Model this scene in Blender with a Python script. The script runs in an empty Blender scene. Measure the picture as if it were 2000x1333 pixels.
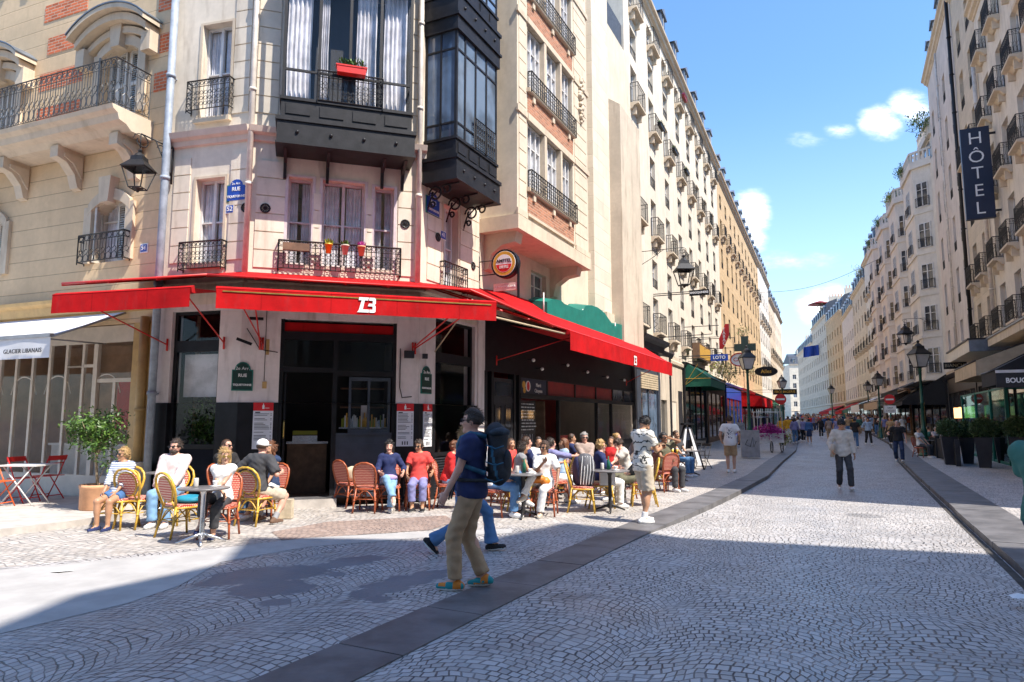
import bpy, math, random
import numpy as np
from mathutils import Matrix, Vector
R=math.radians
random.seed(7); rng=np.random.default_rng(7)
SC=bpy.context.scene; COL=SC.collection
# ------------------------------------------------ camera
TH=math.atan(154/1333.); EYE=1.65; FPX=1333.0
cam=bpy.data.cameras.new('camera'); cam.sensor_width=36; cam.lens=36*FPX/2000; cam.clip_start=.05; cam.clip_end=3000
co=bpy.data.objects.new('camera',cam); COL.objects.link(co); co.location=(0,0,EYE); co.rotation_euler=(R(90)+TH,0,0); SC.camera=co
# ------------------------------------------------ light
SUN_HEAD=-51; SUN_EL=56          # heading in which shadows fall (0=+Y, clockwise), elevation
sh=Vector((math.sin(R(SUN_HEAD)),math.cos(R(SUN_HEAD)),0)); to_sun=-sh*math.cos(R(SUN_EL))+Vector((0,0,math.sin(R(SUN_EL))))
sl=bpy.data.lights.new('sun','SUN'); sl.energy=4.4; sl.angle=R(.5); sl.color=(1,.93,.83)
so=bpy.data.objects.new('sun',sl); COL.objects.link(so); so.rotation_euler=to_sun.to_track_quat('Z','Y').to_euler()
W=bpy.data.worlds.new('World'); SC.world=W; W.use_nodes=True
SC.view_settings.view_transform='Standard'; SC.view_settings.look='None'; SC.view_settings.exposure=1.0; SC.view_settings.gamma=1
# ------------------------------------------------ node expressions
class X:
    nt=None
    def __init__(s,v): s.v=v
    @staticmethod
    def m(op,*a):
        n=X.nt.nodes.new('ShaderNodeMath'); n.operation=op
        for i,q in enumerate(a):
            q=q.v if isinstance(q,X) else q
            if isinstance(q,(int,float)): n.inputs[i].default_value=q
            else: X.nt.links.new(q,n.inputs[i])
        return X(n.outputs[0])
    def __add__(a,b): return X.m('ADD',a,b)
    __radd__=__add__
    def __sub__(a,b): return X.m('SUBTRACT',a,b)
    def __rsub__(a,b): return X.m('SUBTRACT',b,a)
    def __mul__(a,b): return X.m('MULTIPLY',a,b)
    __rmul__=__mul__
    def __truediv__(a,b): return X.m('DIVIDE',a,b)
def mn(a,b): return X.m('MINIMUM',a,b)
def mx(a,b): return X.m('MAXIMUM',a,b)
def fr(a): return X.m('FRACT',a)
def fl(a): return X.m('FLOOR',a)
def ab(a): return X.m('ABSOLUTE',a)
def sstep(a,lo,hi,o0=0.,o1=1.):
    n=X.nt.nodes.new('ShaderNodeMapRange'); n.interpolation_type='SMOOTHSTEP'
    X.nt.links.new(a.v,n.inputs[0])
    for i,q in enumerate((lo,hi,o0,o1)): n.inputs[i+1].default_value=q
    return X(n.outputs[0])
def xyz(sock):
    n=X.nt.nodes.new('ShaderNodeSeparateXYZ'); X.nt.links.new(sock,n.inputs[0]); return [X(o) for o in n.outputs]
def comb(a,b,c):
    n=X.nt.nodes.new('ShaderNodeCombineXYZ')
    for i,q in enumerate((a,b,c)):
        q=q.v if isinstance(q,X) else q
        if isinstance(q,(int,float)): n.inputs[i].default_value=q
        else: X.nt.links.new(q,n.inputs[i])
    return n.outputs[0]
def noise(vec,scale,detail=3,rough=.5):
    n=X.nt.nodes.new('ShaderNodeTexNoise'); X.nt.links.new(vec,n.inputs['Vector']); n.inputs['Scale'].default_value=scale
    n.inputs['Detail'].default_value=detail; n.inputs['Roughness'].default_value=rough; return X(n.outputs[0])
def white(vec):
    n=X.nt.nodes.new('ShaderNodeTexWhiteNoise'); X.nt.links.new(vec,n.inputs['Vector']); return X(n.outputs['Value'])
def mixc(f,a,b,blend='MIX'):
    n=X.nt.nodes.new('ShaderNodeMix'); n.data_type='RGBA'; n.blend_type=blend
    for i,q in ((0,f),(6,a),(7,b)):
        q=q.v if isinstance(q,X) else q
        if isinstance(q,(int,float)): n.inputs[i].default_value=q
        elif isinstance(q,(tuple,list)): n.inputs[i].default_value=tuple(q)[:3]+(1,)
        else: X.nt.links.new(q,n.inputs[i])
    return n.outputs[2]
# sky
X.nt=W.node_tree; bg=[n for n in W.node_tree.nodes if n.type=='BACKGROUND'][0]
sk=X.nt.nodes.new('ShaderNodeTexSky'); sk.sky_type='NISHITA'; sk.sun_disc=False; sk.sun_elevation=R(SUN_EL)
sk.sun_rotation=math.atan2(to_sun.x,to_sun.y); sk.air_density=1.3; sk.dust_density=.6; sk.ozone_density=2.0
tc=X.nt.nodes.new('ShaderNodeTexCoord'); dx,dy,dz=xyz(tc.outputs['Generated'])
az=dx/mx(dy,.05); el=dz/mx(dy,.05)      # gnomonic sky coordinates in the forward half
nz=noise(comb(az,el*1.7,0.3),9.,8,.62)*.62+noise(comb(az*.8,el*2.2,4.),30.,6,.7)*.38; dens=None
for (ca,ce,wa,we,st) in ((.568,.452,.034,.026,.95),(.612,.475,.032,.028,.95),(.50,.44,.03,.014,.6),(.362,.312,.028,.034,.85),(.35,.27,.03,.03,.8),(.475,.165,.045,.03,1.),(.50,.14,.05,.03,.9),(.43,.235,.20,.022,.42),(.45,.425,.04,.018,.45),(-.6,.5,.3,.1,.8),(1.2,.5,.4,.12,.8)):
    g=1.-sstep(X.m('SQRT',X.m('POWER',(az-ca)/wa,2.)+X.m('POWER',(el-ce)/we,2.)),.0,2.0)
    g=g*st; dens=g if dens is None else mx(dens,g)
dens=sstep(dens*(nz*2.6-.35),.26,.95)*sstep(dy,.05,.2)
clcol=mixc(sstep(nz,.35,.65),(6.6,7.,7.8),(8.6,8.5,8.5))
haz=sstep(dz,.0,.45,.30,.0)
skyc=mixc(haz,mixc(1.,sk.outputs[0],(.58,.77,.98),'MULTIPLY'),(5.0,5.7,7.0))
X.nt.links.new(mixc(dens*.9,skyc,clcol),bg.inputs[0]); bg.inputs[1].default_value=.15
# ------------------------------------------------ materials
MT={}
def newmat(name):
    m=bpy.data.materials.new(name); m.use_nodes=True; X.nt=m.node_tree
    b=[n for n in m.node_tree.nodes if n.type=='BSDF_PRINCIPLED'][0]; MT[name]=m; return m,b
def setb(b,k,v):
    if isinstance(v,X): v=v.v
    if isinstance(v,(int,float)): b.inputs[k].default_value=v
    elif isinstance(v,(tuple,list)): b.inputs[k].default_value=tuple(v)[:3]+(1,)
    else: X.nt.links.new(v,b.inputs[k])
def bump(b,h,strength=.3,dist=.01):
    n=X.nt.nodes.new('ShaderNodeBump'); n.inputs['Strength'].default_value=strength; n.inputs['Distance'].default_value=dist
    X.nt.links.new(h.v if isinstance(h,X) else h,n.inputs['Height']); X.nt.links.new(n.outputs[0],b.inputs['Normal'])
def oc(): 
    n=X.nt.nodes.new('ShaderNodeTexCoord'); return n.outputs['Object']
def sc3(c,k): return tuple(min(1,q*k) for q in c)
def M(name,c,rough=.6,var=.15,scale=6,metal=0,bs=.15,spec=.5,ns=None):
    if name in MT: return MT[name]
    m,b=newmat(name); o=oc(); n=noise(o,scale,5,.6)
    setb(b,'Base Color',mixc(sstep(n,.3,.7),sc3(c,1-var),sc3(c,1+var*.7))); setb(b,'Roughness',rough); setb(b,'Metallic',metal)
    b.inputs['Specular IOR Level'].default_value=spec
    if bs: bump(b,noise(o,ns or scale*8,3),bs,.01)
    return m
def glass(name,c,rough=.06,spec=1.0,metal=0.):
    m,b=newmat(name); o=oc(); setb(b,'Base Color',mixc(sstep(noise(o,1.3,3),.35,.65),sc3(c,.6),sc3(c,1.5)))
    setb(b,'Roughness',rough); b.inputs['Specular IOR Level'].default_value=spec; b.inputs['Metallic'].default_value=metal
    bump(b,noise(o,2.2,1),.05,.02); return m
def stone(name,c,row=.36,joint=.5,block=0.,dirt=.35,jw=.03,facade=True,bsz=.5):
    """dressed stone: horizontal joints every row metres (real joint colour), blotchy soot"""
    m,b=newmat(name); o=oc(); x,y,z=xyz(o)
    n1=noise(o,.9,6,.65); n2=noise(o,9,4,.6); n3=noise(comb(x*3.,y*3.,z*.5),1.2,4,.6)
    col=mixc(sstep(n1,.25,.75),sc3(c,.86),sc3(c,1.1)); col=mixc(sstep(n2,.35,.75)*.25,col,sc3(c,.72))
    col=mixc(sstep(n3,.48,.8)*(dirt*1.3),col,(c[0]*.5,c[1]*.45,c[2]*.4))
    h=n2*.25
    if row:
        r=z/row; rr=fr(r); e=mn(rr,1.-rr); j=1.-sstep(e,jw*.3,jw)
        if block:
            ss=(x+y*.4)/block+fl(r)*.5; f2=fr(ss); e2=mn(f2,1.-f2); j=mx(j,(1.-sstep(e2,jw*.15,jw*.5))*.6)
            w=white(comb(fl(ss),fl(r),3.)); col=mixc(.35,col,mixc(w,sc3(c,.75),sc3(c,1.15)))
        col=mixc(j*joint,col,sc3(c,.28)); h=h-j*1.5
    setb(b,'Base Color',col); setb(b,'Roughness',.85); bump(b,h,bsz,.015); return m
stone('cream stone',(.70,.51,.31),.37,.55,0,.15); stone('tiquetonne plaster',(.73,.64,.52),0,0,0,.6)
stone('white facade',(.68,.60,.49),.0,0,0,.35); stone('white facade dirty',(.58,.49,.38),.0,0,0,.6); stone('tan facade',(.55,.39,.22),.42,.3,1.,.35)
stone('pale facade',(.68,.60,.48),.5,.2,1.2,.3); stone('hotel facade',(.68,.60,.50),0,0,0,.5); stone('pink facade',(.67,.58,.51),0,0,0,.5); stone('sand facade',(.62,.51,.38),.42,.3,1.,.5); stone('oriel stone',(.66,.56,.43),0,0,0,.3)
stone('trim stone',(.62,.51,.38),0,0,0,.4); stone('rose plaster',(.66,.55,.46),0,0,0,.5); stone('ivory facade',(.70,.65,.58),0,0,0,.2)
stone('old white paint',(.76,.68,.65),0,0,0,.7,bsz=.9)
def brickmat(name,c,mort,sx,sz):
    m,b=newmat(name); o=oc(); x,y,z=xyz(o); r=z/sz; s_=(x+y)/sx+fl(r)*.5; f1=fr(r); f2=fr(s_)
    e=mn(mn(f1,1.-f1)*(sz/sx*1.),mn(f2,1.-f2)); j=1.-sstep(e,.02,.055); w=white(comb(fl(s_),fl(r),0.))
    col=mixc(w,sc3(c,.7),sc3(c,1.25)); col=mixc(sstep(noise(o,3,4),.5,.8)*.3,col,sc3(c,.5))
    setb(b,'Base Color',mixc(j,col,mort)); setb(b,'Roughness',.85); bump(b,0.-j,.5,.01); return m
brickmat('orange brick',(.62,.15,.055),(.55,.40,.28),.22,.075); brickmat('red brown brick',(.42,.17,.09),(.42,.30,.22),.22,.07)
M('iron',(.022,.021,.022),.5,.3,20,.3); M('iron grey',(.07,.07,.072),.5,.3,20,.3); M('bay metal',(.016,.015,.017),.5,.4,5,.0,.15,.35)
M('white wood',(.66,.64,.62),.5,.12,5); M('red bounce wood',(.60,.50,.50),.5,.15,5); M('shutter white',(.60,.58,.53),.6,.12,5)  # the pinkish wood has red light bounced off the awnings in its colour
glass('pane dark',(.035,.04,.05)); glass('pane blue',(.10,.14,.2)); glass('pane grey',(.14,.16,.18),.08); glass('pane curtain',(.42,.41,.39),.1,.8); glass('shop glass',(.05,.05,.05),.04,.8)
M('curtain',(.72,.70,.72),.8,.25,3); M('zinc',(.20,.23,.27),.45,.25,3,.5); M('zinc pipe',(.30,.34,.40),.6,.2,6,.1,.15,.4); M('cream pipe',(.66,.58,.5),.5,.15,6)
M('slate',(.06,.07,.09),.6,.3,8); M('black paint',(.009,.009,.011),.5,.4,4,0,.15,.3); M('charcoal paint',(.028,.028,.033),.45,.3,4,0,.15,.35); M('slate blue paint',(.045,.055,.075),.4,.2,4)
M('white fabric',(.70,.70,.72),.8,.08,2,0,.1); M('white sheet',(.75,.75,.75),.6,.05,3,0,0)
M('red paint',(.60,.02,.015),.4,.15,5); M('deep red',(.22,.012,.012),.5,.3,2); M('tan paint',(.50,.32,.12),.5,.15,4); M('warm wall',(.42,.26,.15),.7,.3,1.5); M('greige paint',(.64,.57,.48),.5,.1,4)
M('green enamel',(.008,.17,.13),.5,.15,3); M('green fabric',(.01,.12,.07),.75,.15,3); M('beige fabric',(.48,.38,.25),.8,.15,3); M('black fabric',(.012,.012,.014),.85,.2,3)
M('sign blue',(.012,.06,.36),.35,.1,5,0,0); M('sign navy',(.012,.02,.05),.4,.1,5,0,0); M('sign green',(.008,.04,.03),.35,.1,5,0,0); M('sign white',(.80,.80,.78),.4,.03,5,0,0)
M('gold',(.75,.42,.06),.35,.15,8,.3,0); M('black lettering',(.01,.01,.012),.5,.1,5,0,0); M('red lettering',(.6,.02,.015),.5,.1,5,0,0); M('sign red',(.62,.015,.02),.35,.08,5,0,0)
M('lamp green',(.010,.075,.05),.35,.2,6,.2); M('lamp glass',(.55,.52,.48),.15,.1,5,0,0); M('brass',(.5,.35,.1),.35,.2,9,.7)
M('bark',(.42,.33,.22),.85,.3,20); M('terracotta',(.62,.33,.18),.8,.15,5); M('soil',(.05,.035,.02),.95,.3,20); M('dark planter',(.022,.022,.028),.45,.25,4)
M('bamboo yellow',(.60,.36,.045),.35,.28,18); M('bamboo red',(.36,.085,.03),.35,.35,16); M('steel',(.55,.56,.58),.25,.15,5,.9); M('table top grey',(.16,.15,.15),.3,.3,8)
M('kerb stone',(.125,.12,.122),.55,.35,2.2,0,.25); M('granite',(.46,.42,.38),.7,.18,4,0,.2); M('asphalt patch',(.16,.165,.18),.8,.25,9,0,.4,ns=90); M('asphalt light',(.38,.365,.35),.85,.12,2.5,0,.3,ns=120)
M('soffit',(.45,.36,.28),.8,.15,4); M('wood brown',(.16,.09,.05),.6,.3,6); M('menu paper',(.70,.70,.72),.6,.06,3,0,0); M('grey metal',(.30,.30,.31),.5,.15,5,.3)
def canvas(name,c,seam=1.15):
    m,b=newmat(name); o=oc(); x,y,z=xyz(o); n=noise(o,1.7,6,.65); n2=noise(comb(x*6.,y*6.,z*1.2),1.5,4,.6); e=ab(fr(x/seam)-.5); sm_=1.-sstep(e,.004,.012)
    col=mixc(sstep(n,.3,.75),sc3(c,1.12),sc3(c,.72)); col=mixc(sstep(n2,.52,.8)*.45,col,(c[0]*.55,c[1]+.03,c[2]+.03)); col=mixc(sm_*.5,col,sc3(c,.5))
    setb(b,'Base Color',col); setb(b,'Roughness',.85); b.inputs['Specular IOR Level'].default_value=.15; bump(b,noise(o,2.6,3)*1.+noise(o,140,2)*.08-sm_*.1,.5,.03); return m
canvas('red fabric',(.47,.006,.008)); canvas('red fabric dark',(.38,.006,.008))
def leafmat(name,a,b_):
    m,b=newmat(name); g=X.nt.nodes.new('ShaderNodeNewGeometry'); o=oc(); rnd=X(g.outputs['Random Per Island'])
    setb(b,'Base Color',mixc(rnd,a,b_)); setb(b,'Roughness',.5); b.inputs['Transmission Weight'].default_value=0
    b.inputs['Subsurface Weight'].default_value=0; return m
leafmat('leaf green',(.03,.085,.012),(.11,.20,.03)); leafmat('box leaf',(.03,.07,.02),(.09,.15,.05)); leafmat('magenta petals',(.30,.01,.16),(.62,.06,.40)); leafmat('yellow green leaf',(.12,.20,.02),(.35,.36,.03))
def weave(name,a,b_,cell):
    m,b=newmat(name); o=oc(); x,y,z=xyz(o); u=(x+y*.35)/cell; v=(z+y)/cell
    k=fr(u+fl(v)*.5); d=X.m('SQRT',X.m('POWER',(k-.5),2.)+X.m('POWER',fr(v)-.5,2.)); f=sstep(d,.28,.40)
    setb(b,'Base Color',mixc(f,b_,a)); setb(b,'Roughness',.5); bump(b,f,.4,.004); return m
weave('weave red',(.46,.035,.03),(.78,.62,.48),.026); weave('weave dark red',(.36,.02,.015),(.72,.42,.30),.022)
# ------------------------------------------------ frames, meshes
def nrm2(a): l=math.hypot(*a); return (a[0]/l,a[1]/l)
class Fac:
    """a vertical plane: s runs to the right as seen from the street, off towards the viewer, z up"""
    def __init__(s,o,d,off=0):
        s.d=nrm2(d); s.n=(s.d[1],-s.d[0]); s.o=(o[0]+s.n[0]*off,o[1]+s.n[1]*off)
        s.M=Matrix(((s.d[0],-s.n[0],0,s.o[0]),(s.d[1],-s.n[1],0,s.o[1]),(0,0,1,0),(0,0,0,1)))
    def p(s,a,off,z): return Vector((s.o[0]+s.d[0]*a+s.n[0]*off,s.o[1]+s.d[1]*a+s.n[1]*off,z))
def at(u,v,z=0.):
    """ground point for a picture point"""
    a=(u-1000)/FPX;b=(666.5-v)/FPX; c,s=math.cos(TH),math.sin(TH); t=(z-EYE)/(s+b*c); return (a*t,(c-b*s)*t)
def wm(o):
    m=o.matrix_basis.copy()
    while o.parent: o=o.parent; m=o.matrix_basis@m
    return m
def props(o,label=None,cat=None,group=None,kind=None):
    if label:o['label']=label
    if cat:o['category']=cat
    if group:o['group']=group
    if kind:o['kind']=kind
    return o
def empty(name,loc,rz=0,label=None,cat=None,group=None,M_=None):
    o=bpy.data.objects.new(name,None); COL.objects.link(o); o.empty_display_size=.2
    if M_ is not None: o.matrix_basis=M_
    elif loc is None: pass
    else: o.location=loc; o.rotation_euler=(0,0,rz)
    return props(o,label,cat,group)
def link(name,me,parent=None,mw=None):
    o=bpy.data.objects.new(name,me); COL.objects.link(o)
    if mw is not None: o.matrix_basis=(wm(parent).inverted()@mw) if parent else mw
    if parent:o.parent=parent
    return o
def mat_(m): return m if not isinstance(m,str) else MT[m]
class MB:
    def __init__(s,T=None): s.v=[];s.f=[];s.mi=[];s.T=T;s.m=0;s.sm=[];s.smooth=False
    def add(s,vs,fs):
        n=len(s.v); T=s.T
        s.v+= [tuple(T@Vector(q)) if T is not None else tuple(q) for q in vs]
        s.f+=[tuple(i+n for i in f) for f in fs]; s.mi+=[s.m]*len(fs); s.sm+=[s.smooth]*len(fs); return s
    def quad(s,a,b,c,d): return s.add([a,b,c,d],[(0,1,2,3)])
    def poly(s,pts): return s.add(pts,[tuple(range(len(pts)))])
    def box(s,x0,x1,y0,y1,z0,z1):
        return s.add([(x,y,z) for z in (z0,z1) for y in (y0,y1) for x in (x0,x1)],[(0,2,3,1),(4,5,7,6),(0,1,5,4),(1,3,7,5),(3,2,6,7),(2,0,4,6)])
    def prism(s,pts,a,b,ax='y'):
        """2D outline extruded along an axis: y: pts (x,z); x: pts (y,z); z: pts (x,y)"""
        n=len(pts); f={'y':lambda p,t:(p[0],t,p[1]),'x':lambda p,t:(t,p[0],p[1]),'z':lambda p,t:(p[0],p[1],t)}[ax]
        vs=[f(p,a) for p in pts]+[f(p,b) for p in pts]
        return s.add(vs,[tuple(range(n)),tuple(range(2*n-1,n-1,-1))]+[(i,i+n,(i+1)%n+n,(i+1)%n) for i in range(n)])
    def tube(s,pts,r,n=6,closed=False,r1=None):
        pts=[Vector(p) for p in pts]; N=len(pts); vs=[];fs=[]; ref=None
        for i,p in enumerate(pts):
            a=pts[i-1] if (i or closed) else p; b=pts[(i+1)%N] if (i<N-1 or closed) else p
            t=(b-a).normalized() if (b-a).length>1e-9 else Vector((0,0,1))
            if ref is None: ref=t.cross(Vector((0,0,1)) if abs(t.z)<.9 else Vector((1,0,0))).normalized()
            ref=(ref-t*ref.dot(t)); ref=ref.normalized() if ref.length>1e-6 else t.orthogonal().normalized()
            bi=t.cross(ref); rr=r if r1 is None else r+(r1-r)*i/(N-1)
            for k in range(n):
                w=2*math.pi*k/n; vs.append(p+ref*math.cos(w)*rr+bi*math.sin(w)*rr)
        for i in range(N if closed else N-1):
            for k in range(n):
                a=i*n+k;b=i*n+(k+1)%n;c=((i+1)%N)*n+(k+1)%n;d=((i+1)%N)*n+k; fs.append((a,b,c,d))
        if not closed: fs+=[tuple(range(n-1,-1,-1)),tuple((N-1)*n+k for k in range(n))]
        sm=s.smooth; s.smooth=n>4; s.add(vs,fs); s.smooth=sm; return s
    def lathe(s,prof,c=(0,0,0),n=16,sx=1,sy=1):
        vs=[];fs=[]
        for (r,z) in prof:
            for k in range(n): w=2*math.pi*k/n; vs.append((c[0]+r*sx*math.cos(w),c[1]+r*sy*math.sin(w),c[2]+z))
        for i in range(len(prof)-1):
            for k in range(n): fs.append((i*n+k,i*n+(k+1)%n,(i+1)*n+(k+1)%n,(i+1)*n+k))
        fs.append(tuple(range(n-1,-1,-1))); fs.append(tuple((len(prof)-1)*n+k for k in range(n)))
        sm=s.smooth; s.smooth=n>8; s.add(vs,fs); s.smooth=sm; return s
    def ball(s,c,r,n=10,m=7,jit=0):
        r=(r,r,r) if isinstance(r,(int,float)) else r; vs=[(c[0],c[1],c[2]-r[2])];fs=[]
        for i in range(1,m):
            a=math.pi*i/m-math.pi/2
            for k in range(n):
                w=2*math.pi*k/n; q=1+random.uniform(-jit,jit)
                vs.append((c[0]+r[0]*q*math.cos(a)*math.cos(w),c[1]+r[1]*q*math.cos(a)*math.sin(w),c[2]+r[2]*q*math.sin(a)))
        vs.append((c[0],c[1],c[2]+r[2])); L=len(vs)-1
        for k in range(n): fs.append((0,1+(k+1)%n,1+k)); fs.append((L,L-n+k,L-n+(k+1)%n))
        for i in range(m-2):
            for k in range(n): a=1+i*n; fs.append((a+k,a+(k+1)%n,a+n+(k+1)%n,a+n+k))
        sm=s.smooth; s.smooth=True; s.add(vs,fs); s.smooth=sm; return s
    def leaf(s,p,d,up,l,w):
        p=Vector(p);d=Vector(d).normalized();sd=d.cross(Vector(up)); sd=sd.normalized() if sd.length>1e-4 else d.orthogonal().normalized()
        return s.add([p,p+d*l*.5+sd*w,p+d*l,p+d*l*.5-sd*w],[(0,1,2,3)])
    def mesh(s,name,mats,inv=None):
        me=bpy.data.meshes.new(name); vs=s.v if inv is None else [tuple(inv@Vector(q)) for q in s.v]
        me.from_pydata(vs,[],s.f)
        for m in (mats if isinstance(mats,(list,tuple)) else [mats]): me.materials.append(mat_(m))
        me.polygons.foreach_set('material_index',s.mi); me.polygons.foreach_set('use_smooth',s.sm); me.update(); return me
    def build(s,name,mats,parent=None,label=None,**k):
        """vertices are in world space; the part is stored in its thing's own frame"""
        inv=wm(parent).inverted() if parent else None
        o=link(name,s.mesh(name,mats,inv)); 
        if parent:o.parent=parent
        if label:o['label']=label
        if k:props(o,**k)
        return o
def kids(o): return [c for c in COL.objects if c.parent==o]
def copy_tree(o,parent=None,_k=None):
    if _k is None:
        _k={}
        for c in COL.objects:
            if c.parent: _k.setdefault(c.parent.name,[]).append(c)
    c=o.copy(); COL.objects.link(c); c.parent=parent
    for ch in _k.get(o.name,[]): copy_tree(ch,c,_k)
    return c
def text(s,size,mw,mat,parent=None,name='lettering',ext=.004,align='CENTER',sx=1.,bold=0.,space=1.,**k):
    cu=bpy.data.curves.new('t','FONT'); cu.body=s; cu.size=size; cu.align_x=align; cu.align_y='CENTER'; cu.extrude=ext; cu.offset=bold; cu.space_character=space; cu.resolution_u=3
    t=bpy.data.objects.new('t',cu); me=bpy.data.meshes.new_from_object(t); bpy.data.objects.remove(t)
    me.materials.clear(); me.materials.append(mat_(mat))
    if sx!=1: me.transform(Matrix.Diagonal((sx,1,1,1)))
    inv=wm(parent).inverted() if parent else Matrix.Identity(4)
    me.transform(inv@mw); o=link(name,me); o.parent=parent
    if k: props(o,**k)
    return o
def TM(fac,s_,off,z,rot=0):
    """text frame on a facade: x right, y up, z towards the viewer"""
    p=fac.p(s_,off,z); d=fac.d; n=fac.n
    return Matrix(((d[0],0,n[0],p.x),(d[1],0,n[1],p.y),(0,1,0,p.z),(0,0,0,1)))@Matrix.Rotation(rot,4,'Z')
A_=(-7.08,13.49);B_=(-5.2,13.0);C_=(-1.915,14.025);SD=nrm2((.438,.899));D_=(C_[0]+SD[0]*2.41,C_[1]+SD[1]*2.41)
F0=Fac(A_,(.927,-.375));F1=Fac(A_,(B_[0]-A_[0],B_[1]-A_[1]));F2=Fac(B_,(.955,.298));F3=Fac(C_,SD);F4=Fac(D_,SD)
LB=(4.84,27.9);LD=nrm2((.415,.91));FL=Fac(LB,LD)
R0=(D_[0]+SD[1]*14,D_[1]-SD[0]*14);FR=Fac(R0,(-SD[0],-SD[1]))
RK=(28.4,44.2);FQ=Fac(RK,(-.375,-.927))
# ================================================ ground
PATCH=[]
for (u,v,r_) in ((425,1137,.22),(465,1128,.34),(520,1122,.42),(575,1118,.36),(612,1112,.22),(520,1150,.36),(560,1150,.30),(540,1178,.17),(650,1106,.20),(690,1098,.26),(725,1092,.2),(660,1122,.12),(720,1160,.20),(755,1148,.26),(795,1135,.26),(840,1124,.22),(885,1117,.16),(740,1172,.14)): PATCH.append((*at(u,v),r_))
DARK_SPOTS=[(*at(u,v),r_) for (u,v,r_) in ((1110,1166,.16),(1145,1162,.14),(1690,998,.34),(1085,1172,.07),(930,1172,.18),(1240,1210,.07))]  # darker spots on the setts, some of them damp stains
def blobs(x,y,L,w):
    d=None
    for (a,b_,r_) in L:
        q=r_-X.m('SQRT',X.m('POWER',x-a,2.)+X.m('POWER',y-b_,2.)); d=q if d is None else X.m('SMOOTH_MAX',d,q,.08)
    return d+w
def groundmat(name,c,cell,jd,W_=1.5,fan=True,rough=.5,joint=(.05,.05,.06),var=.5,blot=.35,patches=False):
    m,b=newmat(name); o=oc(); x,y,z=xyz(o); w1=noise(o,.7,3)-.5; w2=noise(comb(x+31.,y,z),.7,3)-.5
    ac=x*SD[1]-y*SD[0]+w1*.7; al=x*SD[0]+y*SD[1]+w2*.7
    if fan:
        c0=fl(ac/W_); pl=ac-(c0+.5)*W_; Rr=W_*.66; v=al-X.m('SQRT',Rr*Rr-pl*pl); a=X.m('ARCSINE',pl/Rr)*Rr
        jit=noise(comb(a*3.,v*3.,c0),2.5,2)
        v=v/cell+(jit-.5)*.7; a=a/cell+fl(v)*.5+white(comb(fl(v),c0,1.))*.6
        idv=comb(fl(a),fl(v),c0)
    else:
        v=al/cell+(noise(o,4,2)-.5)*.5; a=ac/(cell*1.5)+fl(v)*.5; idv=comb(fl(a),fl(v),1.)
    e=mn(mn(fr(a),1.-fr(a)),mn(fr(v),1.-fr(v))); j=1.-sstep(e,.02,.11)
    jn=sstep(noise(o,2.3,4),.32,.62,.45,1.); j=j*jn*jd
    w=white(idv); n=noise(o,.45,5,.6); n2=noise(o,14,4)
    col=mixc(w,sc3(c,1-var*.5),sc3(c,1+var*.35)); col=mixc(sstep(n,.35,.72)*blot,col,sc3(c,.55)); col=mixc(sstep(n2,.45,.75)*.25,col,sc3(c,.7)); w3=white(comb(fl(a)+7.,fl(v),2.)) ; col=mixc(w3*.22,col,(c[0]*1.15,c[1]*.98,c[2]*.8)); st=noise(comb(x*.8+5.,y*.8,1.),1.6,6,.7); col=mixc(sstep(st,.58,.74)*.45,col,sc3(c,.42))
    gum=sstep(noise(o,34,1),.80,.84)*.5; col=mixc(gum,col,sc3(c,.25))
    if patches:
        e1=white(comb(fl(a),fl(v),8.))-.5; wob=(noise(o,2.1,4,.6)-.5)*.30+(noise(o,9.,3)-.5)*.10+e1*.05
        pm=sstep(blobs(x,y,PATCH,wob),-.015,.035); dm=sstep(blobs(x,y,DARK_SPOTS,wob),-.05,.08)
        tar=mixc(noise(o,120,2),(.12,.125,.14),(.20,.205,.22)); tar=mixc(sstep(noise(o,1.4,4),.4,.7)*.4,tar,(.26,.26,.27))
        j=j*(1.-pm*.92); col=mixc(pm,col,tar); col=mixc(dm*.6,col,sc3(c,.35))
    setb(b,'Base Color',mixc(j,col,joint)); setb(b,'Roughness',sstep(n,.35,.7,rough+.12,rough-.1)); b.inputs['Specular IOR Level'].default_value=.55
    bump(b,(1.-j)*1.+w*.35+n2*.2,.8,.02); return m
groundmat('cobbles',(.44,.425,.42),.088,1.,patches=True,joint=(.055,.053,.056)); groundmat('pavement setts',(.45,.42,.39),.085,.7,fan=False,rough=.6)
groundmat('pavement setts right',(.48,.46,.45),.10,.8,1.2,True,.6)
M('gutter dirt',(.06,.055,.05),.9,.5,5,0,.4)
KL=[(-8.6,-10.4),(-.99,4.61),(.6,7.6),(2.04,10.34),(3.94,13.74),(5.16,15.94),(7.58,20.55),(11.07,28.23),(15.49,37.65),(27.06,64.79),(46,110),(86,203),(140,330)]
KR=[(-3.6,-10.4),(4.05,4.61),(5.64,7.76),(7.2,10.9),(8.7,13.9),(9.9,16.3),(12.0,20.5),(15.88,28.23),(24.83,45.22),(38.9,75.74),(56,118),(95,208),(150,335)]
def resample(P,ys):
    out=[]
    for y in ys:
        for i in range(len(P)-1):
            if P[i][1]<=y<=P[i+1][1]: t=(y-P[i][1])/(P[i+1][1]-P[i][1]); out.append((P[i][0]+t*(P[i+1][0]-P[i][0]),y)); break
    return out
def smst(t): t=max(0,min(1,t)); return t*t*(3-2*t)
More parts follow.
